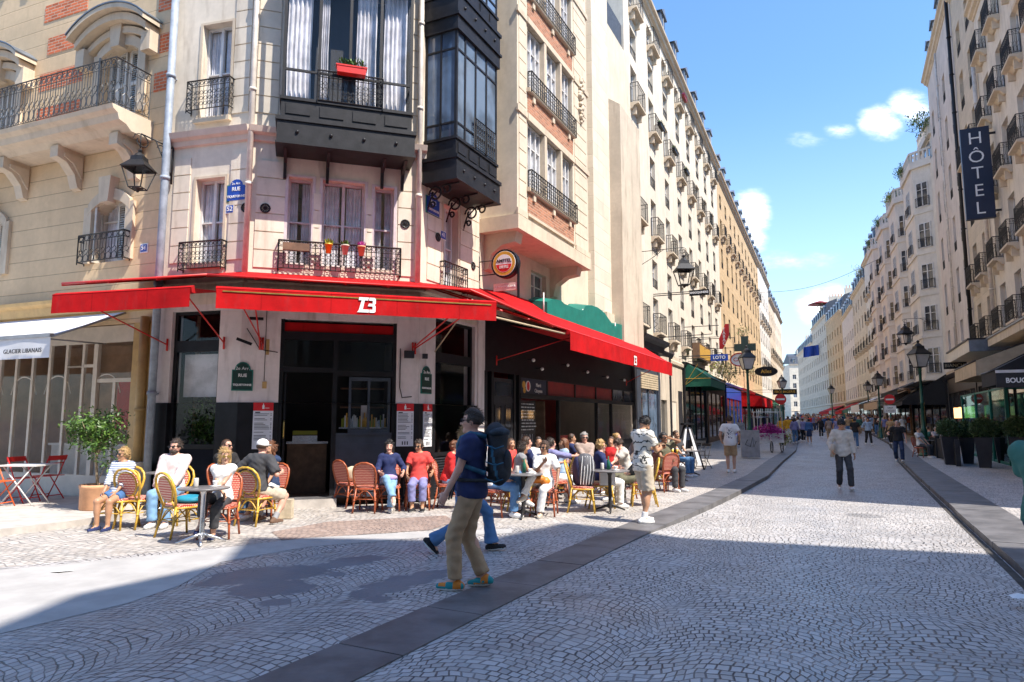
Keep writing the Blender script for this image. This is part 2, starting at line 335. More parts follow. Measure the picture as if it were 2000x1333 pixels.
def sheet(name,L,Rr,zl,zr,mat,n=1,**k):
    mb=MB(); rows=[]
    for (a,b,z0,z1) in zip(L,Rr,zl,zr): rows.append([(a[0]+(b[0]-a[0])*i/n,a[1]+(b[1]-a[1])*i/n,z0+(z1-z0)*i/n) for i in range(n+1)])
    vs=[q for r in rows for q in r]; fs=[(i*(n+1)+j,i*(n+1)+j+1,(i+1)*(n+1)+j+1,(i+1)*(n+1)+j) for i in range(len(rows)-1) for j in range(n)]
    mb.add(vs,fs); return mb.build(name,mat,None,kind='structure')
mb=MB(); mb.box(-900,1200,-300,1800,-1.2,-.2); mb.build('ground','asphalt light',kind='structure')
ysL=[-10.4,-4,0,3,6,8,9,10.34,11,12,13.74,15.94,18,20.55,24,28.23,32,37.65,50,64.79,85,110,150,203,330]
offy=lambda P,ys:[(resample(P,[y])[0]) for y in ys]
L_=offy(KL,ysL)
# right kerb partner: same row measured perpendicular to the street
def perp(P,Q):
    out=[]
    for (x,y) in P:
        best=None
        for i in range(len(Q)-1):
            (x0,y0),(x1,y1)=Q[i],Q[i+1]; dx_,dy_=x1-x0,y1-y0; t=max(0,min(1,((x-x0)*dx_+(y-y0)*dy_)/(dx_*dx_+dy_*dy_)))
            c=(x0+dx_*t,y0+dy_*t); d=math.hypot(c[0]-x,c[1]-y)
            if best is None or d<best[0]: best=(d,c)
        out.append(best[1])
    return out
KR2=[(-14,-31)]+KR
R_=perp(L_,KR2)
along=lambda p:(p[0]-D_[0])*SD[0]+(p[1]-D_[1])*SD[1]
zl=[-.09*smst((y-9.2)/4.) for (x,y) in L_]; zr=[-.09*smst((y-3.0)/3.) if y<40 else -.09 for (x,y) in R_]
sheet('road',L_,R_,zl,zr,'cobbles',8)
def offset_line(P,o):
    out=[]
    for i,(x,y) in enumerate(P):
        a=P[max(0,i-1)];b=P[min(len(P)-1,i+1)]; dx_,dy_=nrm2((b[0]-a[0],b[1]-a[1])); out.append((x-dy_*o,y+dx_*o))
    return out
def slabs(name,P,o0,o1,z,mat,length,drop):
    """dark stone slabs with real joints laid along a kerb line"""
    mb=MB(); d=0; pts=[Vector((x,y,0)) for x,y in P]; run=[]
    for i in range(len(pts)-1):
        L=(pts[i+1]-pts[i]).length; n=max(1,round(L/length)) if pts[i].y<70 else 1
        t=(pts[i+1]-pts[i]).normalized(); nn=Vector((-t.y,t.x,0))
        for k in range(n):
            a=pts[i]+(pts[i+1]-pts[i])*(k/n); b=pts[i]+(pts[i+1]-pts[i])*((k+1)/n); g=t*.006; q=random.uniform(-.002,.002); j=random.uniform(-.01,.01)
            pa,pb,pc,pd=a+nn*o0+g,b+nn*o0-g,b+nn*(o1+j)-g,a+nn*(o1+j)+g
            vs=[(p.x,p.y,-drop) for p in (pa,pb,pc,pd)]+[(p.x,p.y,z+q) for p in (pa,pb,pc,pd)]
            mb.add(vs,[(4,5,6,7),(0,1,5,4),(1,2,6,5),(2,3,7,6),(3,0,4,7)])
    return mb.build(name,mat,None,kind='structure')
slabs('kerb',L_,0.0,.58,.012,'kerb stone',1.15,.2)
RK_=offy(KR,[-10.4,-4,0,3,6,8,9.5,10.9,12,13.9,16.3,20.5,24,28.23,36,45.22,60,75.74,118,208,330])
slabs('kerb',RK_,-.80,0.0,.012,'kerb stone',1.3,.2)
# pavements
Lf=[(-30,-40),(-22,12),(-13,17.2),A_,B_,C_,D_,LB,(LB[0]+LD[0]*104,LB[1]+LD[1]*104),(72,180),(125,330)]
P0=offset_line(L_,.57)
mb=MB()
def strip_to(P,Q,z): 
    vs=[(x,y,z) for x,y in P]+[(x,y,z) for x,y in Q]; n=len(P); return vs,[(i,i+1,n+i+1,n+i) for i in range(n-1)]
Q=[(p[0]-SD[1]*26,p[1]+SD[0]*26) for p in P0]
v_,f_=strip_to(P0,Q,.0); mb.add(v_,f_); mb.build('pavement','pavement setts',None,kind='structure')
P1=offset_line(RK_,-.80); Q=[(p[0]+SD[1]*20,p[1]-SD[0]*20) for p in P1]
mb=MB(); v_,f_=strip_to(Q,P1,.0); mb.add(v_,f_); mb.build('pavement','pavement setts right',None,kind='structure')
# the asphalt of the side street, the cobbled crossing in front of the cafe and its granite edges (each 4 mm above the last)
def flat(name,pts,z,mat): 
    mb=MB(); mb.poly([(x,y,z) for x,y in pts]); return mb.build(name,mat,None,kind='structure')
flat('roadway',[at(540,1333),(-1.5,2.),(-6,-3),(-16,-1),(-22,9),at(-300,1130),at(0,1110),at(380,1072),at(840,1040),at(1000,1032),at(1180,1038)],.004,'cobbles')
flat('roadway',[at(-300,1135),at(-300,1300),at(0,1240),at(250,1180),at(350,1146),at(430,1100),at(600,1070),at(850,1050),at(1000,1043),at(1000,1034),at(840,1039),at(600,1052),at(380,1078),at(0,1115)],.008,'asphalt light')
mb=MB(); 
groundmat('brick paving',(.33,.25,.21),.07,.7,fan=False,rough=.7)
flat('paving',[at(530,1040),at(640,1020),at(870,1008),at(890,1020),at(840,1036),at(550,1056)],.006,'brick paving')
# raised stone kerb in front of the ice cream shop
pts=[at(-120,1060),at(0,1048),at(130,1032),at(230,1016),at(310,1003)]; q=[F0.p(-6,0,0).xy,F0.p(-4.5,0,0).xy,F0.p(-3,0,0).xy,F0.p(-1.2,0,0).xy,F0.p(.1,.0,0).xy]
mb=MB(); n=5
mb.add([(p[0],p[1],-.01) for p in pts]+[(p[0],p[1],.10) for p in pts]+[(p[0],p[1],.10) for p in q],[(i,i+1,n+i+1,n+i) for i in range(4)]+[(n+i,n+i+1,2*n+i+1,2*n+i) for i in range(4)]+[(4,14,9)])
mb.build('pavement','granite',None,kind='structure')
# litter
for (u,v,lab,c) in ((122,1118,'crumpled white scrap of paper on sunlit asphalt at the left','white sheet'),(1992,1170,'small white scrap of paper by the right edge of the road','white sheet')):
    x,y=at(u,v); mb=MB(); z0=.016
    mb.add([(x-.10,y-.05,z0),(x+.02,y-.09,z0+.01),(x+.12,y,z0),(x+.03,y+.07,z0+.02),(x-.07,y+.05,z0+.006),(x,y,z0+.035)],[(0,1,5),(1,2,5),(2,3,5),(3,4,5),(4,0,5)]); mb.build('paper_scrap',c,label=lab,cat='litter')

# leaf dirt and moss lying in the right hand gutter
g0=offset_line(RK_,.02); g1=offset_line(RK_,.11); mb=MB(); 
zr_=lambda y:(-.09*smst((y-3.0)/3.) if y<40 else -.09)+.004
vs=[(x,y,zr_(y)) for x,y in g1]+[(x,y,zr_(y)) for x,y in g0]; n=len(g0); mb.add(vs,[(i,n+i,n+i+1,i+1) for i in range(3,n-4)]); mb.build('gutter','gutter dirt',None,kind='structure')
# ================================================ building kit
def clearglass(name,tint=(.97,.975,.98),refl=.05):
    m=bpy.data.materials.new(name); m.use_nodes=True; nt=m.node_tree; X.nt=nt; MT[name]=m
    for n in list(nt.nodes):
        if n.type=='BSDF_PRINCIPLED': nt.nodes.remove(n)
    out=[n for n in nt.nodes if n.type=='OUTPUT_MATERIAL'][0]
    t=nt.nodes.new('ShaderNodeBsdfTransparent'); t.inputs[0].default_value=tint+(1,); g=nt.nodes.new('ShaderNodeBsdfGlossy'); g.inputs[0].default_value=(1,1,1,1); g.inputs[1].default_value=.03
    fn=nt.nodes.new('ShaderNodeLayerWeight'); fn.inputs[0].default_value=.5; mxs=nt.nodes.new('ShaderNodeMixShader')
    k=X.m('POWER',X(fn.outputs['Facing']),4.)*.35+refl*.25
    nt.links.new(k.v,mxs.inputs[0]); nt.links.new(t.outputs[0],mxs.inputs[1]); nt.links.new(g.outputs[0],mxs.inputs[2]); nt.links.new(mxs.outputs[0],out.inputs[0]); return m
clearglass('clear glass'); clearglass('screen glass',(.45,.70,.64),.05)
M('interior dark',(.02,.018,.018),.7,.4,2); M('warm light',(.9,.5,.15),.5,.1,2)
_m,_b=newmat('lit lamp'); setb(_b,'Base Color',(.9,.6,.3)); _b.inputs['Emission Color'].default_value=(1,.55,.2,1); _b.inputs['Emission Strength'].default_value=1.6
Tr=Matrix.Translation
def wall_bm(mb,x0,x1,z0,z1,holes,depth=.25,y=0.,back=False):
    xs=sorted({x0,x1}|{q for h in holes for q in h[:2] if x0<q<x1}); zs=sorted({z0,z1}|{q for h in holes for q in h[2:4] if z0<q<z1})
    for i in range(len(zs)-1):
        run=None
        for j in range(len(xs)-1):
            cx=(xs[j]+xs[j+1])/2; cz=(zs[i]+zs[i+1])/2; inside=any(h[0]<cx<h[1] and h[2]<cz<h[3] for h in holes)
            if not inside: run=[xs[j] if run is None else run[0],xs[j+1]]
            if (inside or j==len(xs)-2) and run: mb.quad((run[0],y,zs[i]),(run[1],y,zs[i]),(run[1],y,zs[i+1]),(run[0],y,zs[i+1])); run=None
    for (a,b,c,d) in [h[:4] for h in holes]:
        mb.quad((a,y,c),(a,y+depth,c),(a,y+depth,d),(a,y,d)); mb.quad((b,y,c),(b,y,d),(b,y+depth,d),(b,y+depth,c))
        mb.quad((a,y,d),(a,y+depth,d),(b,y+depth,d),(b,y,d)); mb.quad((a,y,c),(b,y,c),(b,y+depth,c),(a,y+depth,c))
WC={}
def window(root,Mw,w,h,fr_='white wood',pane='pane dark',cols=2,rows=(.62,),near=False,curtain=False,t=.05):
    """a casement window standing in its opening; Mw puts the lower left corner"""
    key=(round(w,2),round(h,2),fr_,pane,cols,rows,near,curtain)
    if key not in WC:
        mb=MB(); 
        for a,b in ((0,t),(w-t,w)): mb.box(a,b,-.03,.04,0,h)
        mb.box(t,w-t,-.03,.04,0,t*1.3); mb.box(t,w-t,-.03,.04,h-t,h)
        for i in range(1,cols): x=w*i/cols; mb.box(x-t*.7,x+t*.7,-.035,.035,t*1.3,h-t)
        for r in rows: 
            for i in range(cols): a=w*i/cols+t*(1 if i==0 else .7); b=w*(i+1)/cols-t*(1 if i==cols-1 else .7); mb.box(a,b,-.022,.03,h*r-t*.35,h*r+t*.35)
        pb=mb if not near else MB(); pb.m=0 if near else 1; pb.box(t*.5,w-t*.5,.004,.012,t*.5,h-t*.5)
        cb=None
        if curtain:
            cb=MB(); n=14
            for (a,b) in ((t,w*.42),(w*.58,w-t)):
                vs=[];
                for i in range(n+1):
                    x=a+(b-a)*i/n; y=.05+.018*math.sin(i*2.3); vs+= [(x,y,h*.04),(x,y,h*.97)]
                cb.add(vs,[(2*i,2*i+2,2*i+3,2*i+1) for i in range(n)])
        WC[key]=(mb.mesh('window',[fr_,pane] if not near else [fr_]),pb.mesh('pane',[pane]) if near else None,cb.mesh('curtain',['curtain']) if cb else None)
    a,b,c=WC[key]; o=link('window',a,root,Mw)
    if b: p=link('pane',b); p.parent=o
    if c: p=link('curtain',c); p.parent=o
    return o
def rail_bm(mb,w,h,side=0.,gap=.11,style=0,r=.009):
    """wrought iron railing along x at y=0, z 0..h, with returns of length side going to +y"""
    runs=[((0,0),(w,0))]
    if side: runs+= [((0,side),(0,0)),((w,0),(w,side))]
    for (p,q) in runs:
        L=math.hypot(q[0]-p[0],q[1]-p[1]); d=((q[0]-p[0])/L,(q[1]-p[1])/L); P=lambda t,z:(p[0]+d[0]*t,p[1]+d[1]*t,z)
        mb.tube([P(0,h),P(L,h)],.018,4); mb.tube([P(0,.05),P(L,.05)],.012,4); mb.tube([P(0,h*.80),P(L,h*.80)],.009,4)
        n=max(1,round(L/gap))
        for i in range(n+1):
            t=L*i/n; mb.tube([P(t,.05 if 0<i<n else 0),P(t,h)],r if 0<i<n else .014,4)
        if style>=1:
            def ring(t,z,rr,k=8,rz=None,a0=0,a1=2*math.pi): mb.tube([P(t+math.cos(a0+(a1-a0)*j/k)*rr,z+math.sin(a0+(a1-a0)*j/k)*(rz or rr)) for j in range(k+1)],r*.75,3)
            for i in range(n):
                t=L*(i+.5)/n; g=L/n
                ring(t,h*.90,g*.36,7)
                if style==1: ring(t,h*.18,g*.42,7,g*.55); ring(t,h*.5,g*.25,6,h*.1,0,math.pi*1.5)
                if style==2: 
                    for zc in (.25,.42,.60): ring(t,h*zc,g*.40,6)
                if style==3: ring(t,h*.2,g*.45,7,h*.13); ring(t,h*.42,g*.3,6,h*.08,-1.57,3.0); mb.tube([P(t,h*.5),P(t,h*.78)],r*.6,3)
RC={}
def railing(root,Mw,w,h,side=0.,gap=.11,style=1,mat='iron',name='railing'):
    key=(round(w,2),round(h,2),round(side,2),gap,style,mat)
    if key not in RC: mb=MB(); rail_bm(mb,w,h,side,gap,style); RC[key]=mb.mesh('railing',[mat])
    return link(name,RC[key],root,Mw)
BC={}
def balcony(root,Mw,w,style=0,mat='trim stone',depth=.38,h=.9,gap=.13,slab=.16):
    key=(round(w,2),style,mat,depth,h)
    if key not in BC:
        mb=MB(); mb.prism([(-depth,0),(0,0),(0,-slab-.12),(-.08,-slab-.12),(-depth*.5,-slab*.8),(-depth,-slab*.5)],0,w,'x')
        mb.box(w*.12,w*.12+.1,-depth*.6,0,-slab-.34,-slab*.9); mb.box(w*.88-.1,w*.88,-depth*.6,0,-slab-.34,-slab*.9); BC[key]=mb.mesh('balcony',[mat])
    o=link('balcony',BC[key],root,Mw); r=railing(None,None,w-.04,h,depth-.05,gap,style); r.matrix_basis=Tr((.02,-depth+.03,0)); r.parent=o; return o
def shutter_bm(mb,w,h,x=0.,y=0.):
    mb.box(x,x+.05,y-.02,y+.02,0,h); mb.box(x+w-.05,x+w,y-.02,y+.02,0,h); mb.box(x+.05,x+w-.05,y-.02,y+.02,0,.07); mb.box(x+.05,x+w-.05,y-.02,y+.02,h-.07,h); mb.box(x+.05,x+w-.05,y-.02,y+.02,h*.48,h*.53)
    n=int(h/.055)
    for i in range(n): z=.07+(h-.14)*(i+.5)/n; mb.quad((x+.05,y-.016,z-.02),(x+w-.05,y-.016,z-.02),(x+w-.05,y+.012,z+.022),(x+.05,y+.012,z+.022))
def cornice_bm(mb,x0,x1,z,prof):
    """profile of (out, height) pairs extruded along the facade, closed back to the wall"""
    pts=[(-o_,z+h) for (o_,h) in prof]; pts=[(.02,pts[0][1])]+pts+[(.02,pts[-1][1])]; mb.prism(pts,x0,x1,'x')
CORN=[(.0,0),(.06,.02),(.08,.1),(.2,.16),(.24,.3),(.36,.36),(.38,.46)]
def body_bm(mb,x0,x1,H,D=10.,z0=0.):
    mb.quad((x0,0,z0),(x0,0,H),(x0,D,H),(x0,D,z0)); mb.quad((x1,0,z0),(x1,D,z0),(x1,D,H),(x1,0,H)); mb.quad((x0,D,z0),(x0,D,H),(x1,D,H),(x1,D,z0)); mb.quad((x0,0,H),(x1,0,H),(x1,D,H),(x0,D,H))
def tenement(fac,s0,s1,H,floors,cols,wall='white facade',label='',win=(1.05,1.75),balc=(),style=0,roofh=2.6,dormers=True,pane='pane dark',fr_='white wood',chim=2,plinth=None,near=False,z0=4.6,door_z=0,group=None,string=True,D=11,rnd=3,mw=.0,shut=0.,cat='building',balcony_gap=.14,flat=False):
    """a street house: wall with openings, windows, balconies, cornice, mansard with dormers, chimneys"""
    rr=random.Random(rnd); root=empty('apartment_building',None,label=label,cat=cat,group=group,M_=fac.M@Tr((s0,0,0))); T=fac.M
    holes=[]; w,h=win
    for fi,(z,hh) in enumerate(floors):
        for c in cols: holes.append((c-w/2,c+w/2,z,z+hh))
    mb=MB(T); wall_bm(mb,s0,s1,0,H,holes,.26); body_bm(mb,s0,s1,H,D); mb.build('wall',wall,root)
    for (a,b,c,d) in holes: window(root,fac.M@Tr((a,.20,c)),b-a,d-c,fr_,rr.choice((pane,pane,pane,'pane grey','pane blue','pane curtain')),2,(.66,),near)
    for fi,(z,hh) in enumerate(floors):
        if fi in balc:
            for c in cols: balcony(root,fac.M@Tr((c-w/2-.14,0,z-.02)),w+.28,style)
        elif style>=0:
            k=[]
            for c in cols: railing(root,fac.M@Tr((c-w/2+.02,.03,z)),w-.04,.45 if hh<1.5 else .55,0,.14,0)
    mb=MB(T); cornice_bm(mb,s0+.01,s1-.01,H-.45,CORN); 
    if string: cornice_bm(mb,s0+.02,s1-.02,z0-.1,[(.0,0),(.12,.05),(.14,.2),(.05,.28)])
    mb.build('cornice','trim stone',root)
    mb=MB(T)
    if flat: mb.box(s0,s1,.3,D,H+.0,H+.5)
    else: mb.prism([(-.1,H+.01),(.55,H+roofh),(3.6,H+roofh+1.1),(D,H+.9)],s0+.02,s1-.02,'x')
    rf=mb.build('roof','slate' if not flat else 'zinc',root)
    if dormers and not flat:
        for c in cols:
            mb=MB(T); mb.box(c-.55,c+.55,-.02,1.2,H+.15,H+1.75); mb.prism([(c-.7,H+1.75),(c+.7,H+1.75),(c,H+2.15)],-.12,1.3,'y'); mb.m=1; mb.box(c-.36,c+.36,-.035,-.02,H+.35,H+1.6); mb.m=2; mb.box(c-.03,c+.03,-.05,-.036,H+.35,H+1.6)
            o=mb.build('dormer',['zinc','pane dark','greige paint'],root); o.parent=rf
    for i in range(chim):
        x=s0+(s1-s0)*((i+.5)/chim)+rr.uniform(-1,1); mb=MB(T); mb.box(x-.35,x+.35,1.6,4.6,H+roofh-1.,H+roofh+2.1)
        mb.m=1
        for k in range(5): p=T@Vector((x,1.9+k*.55,H+roofh+2.1)); T2=mb.T; mb.T=None; mb.lathe([(.11,0),(.10,.45),(.13,.5)],p,7); mb.T=T2
        o=mb.build('chimney',['pale facade','terracotta'],root); o.parent=rf
    return root
def downpipe(s_,z0,z1,fac,mat,label,off=.12,r=.06,top=None):
    t=empty('downpipe',fac.p(s_,off,z0),label=label,cat='drainpipe')
    mb=MB(); pts=[fac.p(s_,off,z0),fac.p(s_,off,z1)]
    mb.tube(pts,r,10); mb.build('pipe',mat,t)
    k=int((z1-z0)/2.3)
    for i in range(1,k+1):
        z=z0+(z1-z0)*i/(k+1); mb=MB(); mb.tube([fac.p(s_,off,z-.035),fac.p(s_,off,z+.035)],r*1.25,10); T=fac.M; mb.T=T; mb.box(s_-.015,s_+.015,-off,0,z-.012,z+.012); mb.T=None; mb.build('pipe_collar',mat,t)
    return t
# ================================================ the red brick and stone house on the left (number 54)
g=empty('apartment_building',None,label='sand coloured stone house with orange brick panels and long iron balcony, at the left edge',cat='building',M_=F0.M@Tr((-.02,0,0)))
T=F0.M; H0=15.5; XL=-9.
WN=[(-2.05,-1.02,4.95,6.3),(-6.0,-4.97,4.95,6.3),(-2.1,-.95,8.15,9.75),(-6.1,-4.95,8.15,9.75),(-2.1,-.95,11.9,13.9),(-6.1,-4.95,11.9,13.9)]
# ground floor opening (shop front) is a hole too
SH=(-6.3,-.62,0.0,3.62)
mb=MB(T); wall_bm(mb,XL,-.02,0,H0,WN+[SH],.32); body_bm(mb,XL,-.02,H0,9); mb.build('wall','cream stone',g)
def arch_bm(mb,xc,w,z,rise,thick,y0,y1,n=12,drop=0):
    """segmental arch band standing on the wall: from -w to w, top following a circular rise"""
    Rr=(w*w+rise*rise)/(2*rise); pts=[]
    for i in range(n+1):
        x=-w+2*w*i/n; pts.append((xc+x,z+math.sqrt(max(0,Rr*Rr-x*x))-(Rr-rise)))
    for i in range(n):
        (xa,za),(xb,zb)=pts[i],pts[i+1]; mb.add([(xa,y0,za),(xb,y0,zb),(xb,y0,zb+thick),(xa,y0,za+thick),(xa,y1,za),(xb,y1,zb),(xb,y1,zb+thick),(xa,y1,za+thick)],[(0,1,2,3),(3,2,6,7),(0,4,5,1),(4,7,6,5)]+([(0,3,7,4)] if i==0 else [])+([(1,5,6,2)] if i==n-1 else []))
    return pts
def spandrel(mb,a,b,z,ztop,rise,y0,y1,n=10):
    w=(b-a)/2; xc=(a+b)/2; Rr=(w*w+rise*rise)/(2*rise); 
    for i in range(n):
        xa=a+2*w*i/n; xb=a+2*w*(i+1)/n; f=lambda x: z+math.sqrt(max(0,Rr*Rr-(x-xc)**2))-(Rr-rise)
        mb.add([(xa,y0,f(xa)),(xb,y0,f(xb)),(xb,y0,ztop),(xa,y0,ztop),(xa,y1,f(xa)),(xb,y1,f(xb))],[(0,1,2,3),(0,4,5,1)])
for (a,b,c,d) in WN:
    xc=(a+b)/2; w=(b-a)/2; up=c>8
    mb=MB(T); spandrel(mb,a,b,d-.28,d,.26,-.003,.32)
    # jambs and surround
    mb.box(a-.22,a-.0,-.07,0,c,d-.12); mb.box(b,b+.22,-.07,0,c,d-.12); arch_bm(mb,xc,w+.11,d-.3,.28,.24,-.075,0.)
    mb.prism([(xc-.13,d-.1),(xc+.13,d-.1),(xc+.18,d+.45),(xc-.18,d+.45)],-.2,-.0,'y')
    if up:
        arch_bm(mb,xc,w+.5,d-.02,.42,.16,-.34,0.); arch_bm(mb,xc,w+.58,d+.14,.45,.10,-.48,0.); arch_bm(mb,xc,w+.40,d-.16,.36,.15,-.16,0.)
        for sx in (-1,1): mb.box(xc+sx*(w+.42)-.13,xc+sx*(w+.42)+.13,-.26,0,d-.42,d-.0)
    mb.build('window_surround','trim stone',g)
    if up:
        mb=MB(T); arch_bm(mb,xc,w+.6,d+.245,.45,.03,-.5,0.); mb.build('pediment_flashing','zinc',g)
    wd=window(g,T@Tr((a,.24,c)),b-a,d-c,'greige paint','clear glass',2,(.7,),True,True)
    for k,(hx,ww,ry) in enumerate(((0,.27,-1.1 if not up else .0),(b-a-.0,.27,0.))):
        mb=MB(); n2=2 if k==1 or up else 1
        shutter_bm(mb,.25,d-c-.05,0,0)
        if n2==2: shutter_bm(mb,.25,d-c-.05,.25,0)
        mw=T@Tr((a+.02,.19,c+.02))@Matrix.Rotation(-1.2 if (k==0 and not up) else 0,4,'Z') if k==0 else T@Tr((b-.52,.19,c+.02))
        mb.T=mw; mb.v=[tuple(mw@Vector(q)) for q in mb.v]; mb.build('shutter','shutter white',g)
# quoins between windows and brick panels proud of the wall
for (a,b,zs) in ((-4.2,-2.75,(8.35,9.2,10.05,10.9,12.9,13.8)),(-.5,-.06,(8.5,9.35,10.3,11.2)),(-3.3,-2.5,(11.2,))):
    for z in zs:
        if z>11.3: a_,b_=a,b
        mb=MB(T); x0_,x1_=(a,b)
        if z in (10.05,): x0_,x1_=-4.0,-3.05
        mb.box(x0_,x1_,-.012,0,z,z+.42); mb.build('brick_panel','orange brick',g)
# stone balcony
mb=MB(T); cornice_bm(mb,XL,-.45,7.42,[(0,0),(.5,.02),(.62,.12),(.78,.16),(.82,.28),(.92,.34),(.95,.42)]); sl_=mb.build('balcony','trim stone',g)
for xb in (-.85,-2.62,-4.4,-6.2):
    mb=MB(T); mb.prism([(0,6.62),(-.1,6.65),(-.18,6.92),(-.38,7.14),(-.58,7.2),(-.58,7.45),(0,7.45)],xb-.12,xb+.12,'x'); mb.prism([(-.04,6.85),(-.25,7.15),(-.45,7.24),(-.45,7.32),(-.04,7.32)],xb-.165,xb+.165,'x'); o=mb.build('corbel','trim stone',g); o.parent=sl_
mb=MB(); rail_bm(mb,8.3,.98,.80,.16,3,.011); mw=T@Tr((XL+.2,-.88,7.86)); mb.v=[tuple(mw@Vector(q)) for q in mb.v]; o=mb.build('railing','iron grey',g); o.parent=sl_
mb=MB(T); mb.box(-.98,-.94,-.9,-.86,7.85,8.9); mb.box(-4.3,-4.26,-.9,-.86,7.85,8.9); o=mb.build('rail_post','iron grey',g); o.parent=sl_
mb=MB(); rail_bm(mb,1.35,.62,.16,.17,3,.010); mw=T@Tr((-2.2,-.2,4.9)); mb.v=[tuple(mw@Vector(q)) for q in mb.v]; mb.build('railing','iron',g)
mb=MB(T); cornice_bm(mb,XL,-.05,3.85,[(0,0),(.10,.03),(.14,.2),(.24,.26),(.26,.33)]); mb.build('shop_cornice','tan paint',g)
mb=MB(T); cornice_bm(mb,XL,-.04,H0-.5,CORN); mb.build('cornice','trim stone',g)
mb=MB(T); mb.prism([(0,H0+.01),(1,H0+2.8),(9,H0+2.8),(9,H0+.01)],XL,-.05,'x'); mb.build('roof','slate',g)
mb=MB(T); mb.box(-.60,-.03,-.03,.3,0,3.6); mb.box(XL,-6.32,-.03,.3,0,3.6); mb.build('pilaster','tan paint',g)
# shop front
sf=[]; mb=MB(T); y0,y1=.10,.16
mb.box(-6.3,-.62,y0,y1,3.25,3.6); mb.box(-6.3,-.62,y0-.02,y1,.0,.52)
for x in (-6.26,-5.45,-4.9,-4.35,-3.8,-3.25,-2.72,-2.2): mb.box(x-.035,x+.035,y0,y1,.52,3.25)
mb.box(-1.86,-1.74,y0-.02,y1,.52,3.25); mb.box(-.72,-.62,y0-.02,y1,.52,3.25); mb.box(-1.74,-.72,y0,y1,2.42,2.5); mb.box(-1.28,-1.2,y0+.005,y1,.52,2.42) ; mb.box(-2.2,-1.86,y0,y1,2.75,2.81)
for i in range(4): mb.box(-2.72+.0,-2.2,y0+.01,y1-.01,2.75,2.79)
for c in (-5.2,-4.08,-2.98,-1.5): arch_bm(mb,c,.42,2.2,.38,.022,y0+.02,y0+.04,10)
mb.build('shopfront','greige paint',g)
mb=MB(T); mb.box(-6.25,-.66,.125,.13,.52,3.25); mb.build('shop_window','clear glass',g)
mb=MB(T); mb.box(-6.3,-.62,2.6,2.66,0,3.6); mb.box(-6.3,-6.25,.33,2.6,0,3.6); mb.box(-.67,-.62,.33,2.6,0,3.6); mb.box(-6.3,-.62,.33,2.6,3.55,3.6); mb.box(-6.3,-.62,.33,2.6,0.0,.05); mb.build('shop_interior','warm wall',g)
mb=MB(T); mb.box(-4.9,-2.2,1.4,2.0,.05,1.05); mb.m=1; mb.box(-4.95,-2.15,1.35,2.05,1.05,1.1); mb.m=2
for z in (1.5,1.95,2.4): mb.box(-2.4,-.9,2.2,2.58,z,z+.03)
for i in range(26): mb.m=3+i%3; x=-2.35+random.random()*1.4; z=random.choice((1.53,1.98,2.43)); mb.box(x,x+.06,2.3,2.4,z,z+random.uniform(.1,.25))
mb.m=3; mb.box(-4.2,-3.4,2.5,2.58,1.4,2.6); mb.m=4; mb.box(-2.6,-2.2,2.5,2.58,1.2,2.9)
mb.build('shop_fitting',['white wood','white sheet','wood brown','red paint','gold','sign white'],g)
# ================================================ the corner house (52 / 41)
k=empty('apartment_building',None,label='narrow cream corner house with two black iron bay windows above the red cafe awnings',cat='building',M_=F1.M)
HC=15.2; L1=(Vector(B_)-Vector(A_)).length; L2=3.44; L3=2.6
CW=[(F1,0,L1,[(.75,1.42,4.72,6.46),(.72,1.42,7.72,9.76),(.72,1.42,11.2,13.2)]),(F2,0,L2,[(.76,1.22,4.72,6.5),(1.42,2.26,4.72,6.5),(2.46,2.86,4.72,6.46),(.72,2.9,7.9,10.1),(.72,2.9,11.0,13.3)]),(F3,0,L3,[(.86,1.50,4.6,6.45),(.6,1.9,7.6,10.0),(.6,1.9,11.0,13.0)])]
GH={0:[(.36,1.46,.0,3.78)],1:[(.72,2.98,.0,3.62)],2:[(.62,2.36,.0,3.85)]}
mb=MB()
for i,(fc,a,b,hs) in enumerate(CW): mb.T=fc.M; wall_bm(mb,a,b,3.9,HC,hs,.24)
pc=[Vector((*A_,0)),Vector((*B_,0)),Vector((*C_,0)),F3.p(L3,0,0),F3.p(L3,-6,0),F1.p(0,-6,0)]
mb.T=None; mb.add([(p.x,p.y,3.9) for p in pc]+[(p.x,p.y,HC) for p in pc],[(3,4,10,9),(4,5,11,10),(5,0,6,11),(6,7,8,9,10,11)])
mb.build('wall','tiquetonne plaster',k)
# banded stonework beside the windows: low blocks with gaps between them
mb=MB()
def bands(fc,a,b,z0,z1,st=.365,pr=.022):
    mb.T=fc.M; z=z0
    while z+st<=z1+.02: mb.box(a,b,-pr,0,z+.012,z+st-.012); z+=st
bands(F1,1.55,2-.06,4.75,7.2);bands(F1,.22,.6,4.75,7.2);bands(F1,1.5,1.88,7.75,10.9);bands(F2,.16,.70,4.6,6.9);bands(F2,2.95,3.3,4.6,7.0);bands(F3,.22,.78,4.6,6.9);bands(F3,1.6,2.5,4.6,6.9);bands(F2,.08,.5,7.75,11);bands(F2,3.12,3.36,7.75,11);bands(F2,1.25,1.39,4.75,6.5);bands(F2,2.29,2.43,4.75,6.5)
mb.build('banded_stonework','tiquetonne plaster',k)
mb=MB()
for fc,a,b in ((F1,.05,L1+.05),(F2,-.0,L2+.08),(F3,.1,L3)):
    mb.T=fc.M; cornice_bm(mb,a,b,7.15,[(0,0),(.06,.02),(.08,.12),(.16,.16),(.2,.27),(.05,.3)]); cornice_bm(mb,a,b,4.3,[(0,0),(.07,.03),(.08,.14),(0.02,.18)]); cornice_bm(mb,a,b,HC-.5,CORN)
mb.build('cornice','rose plaster',k)
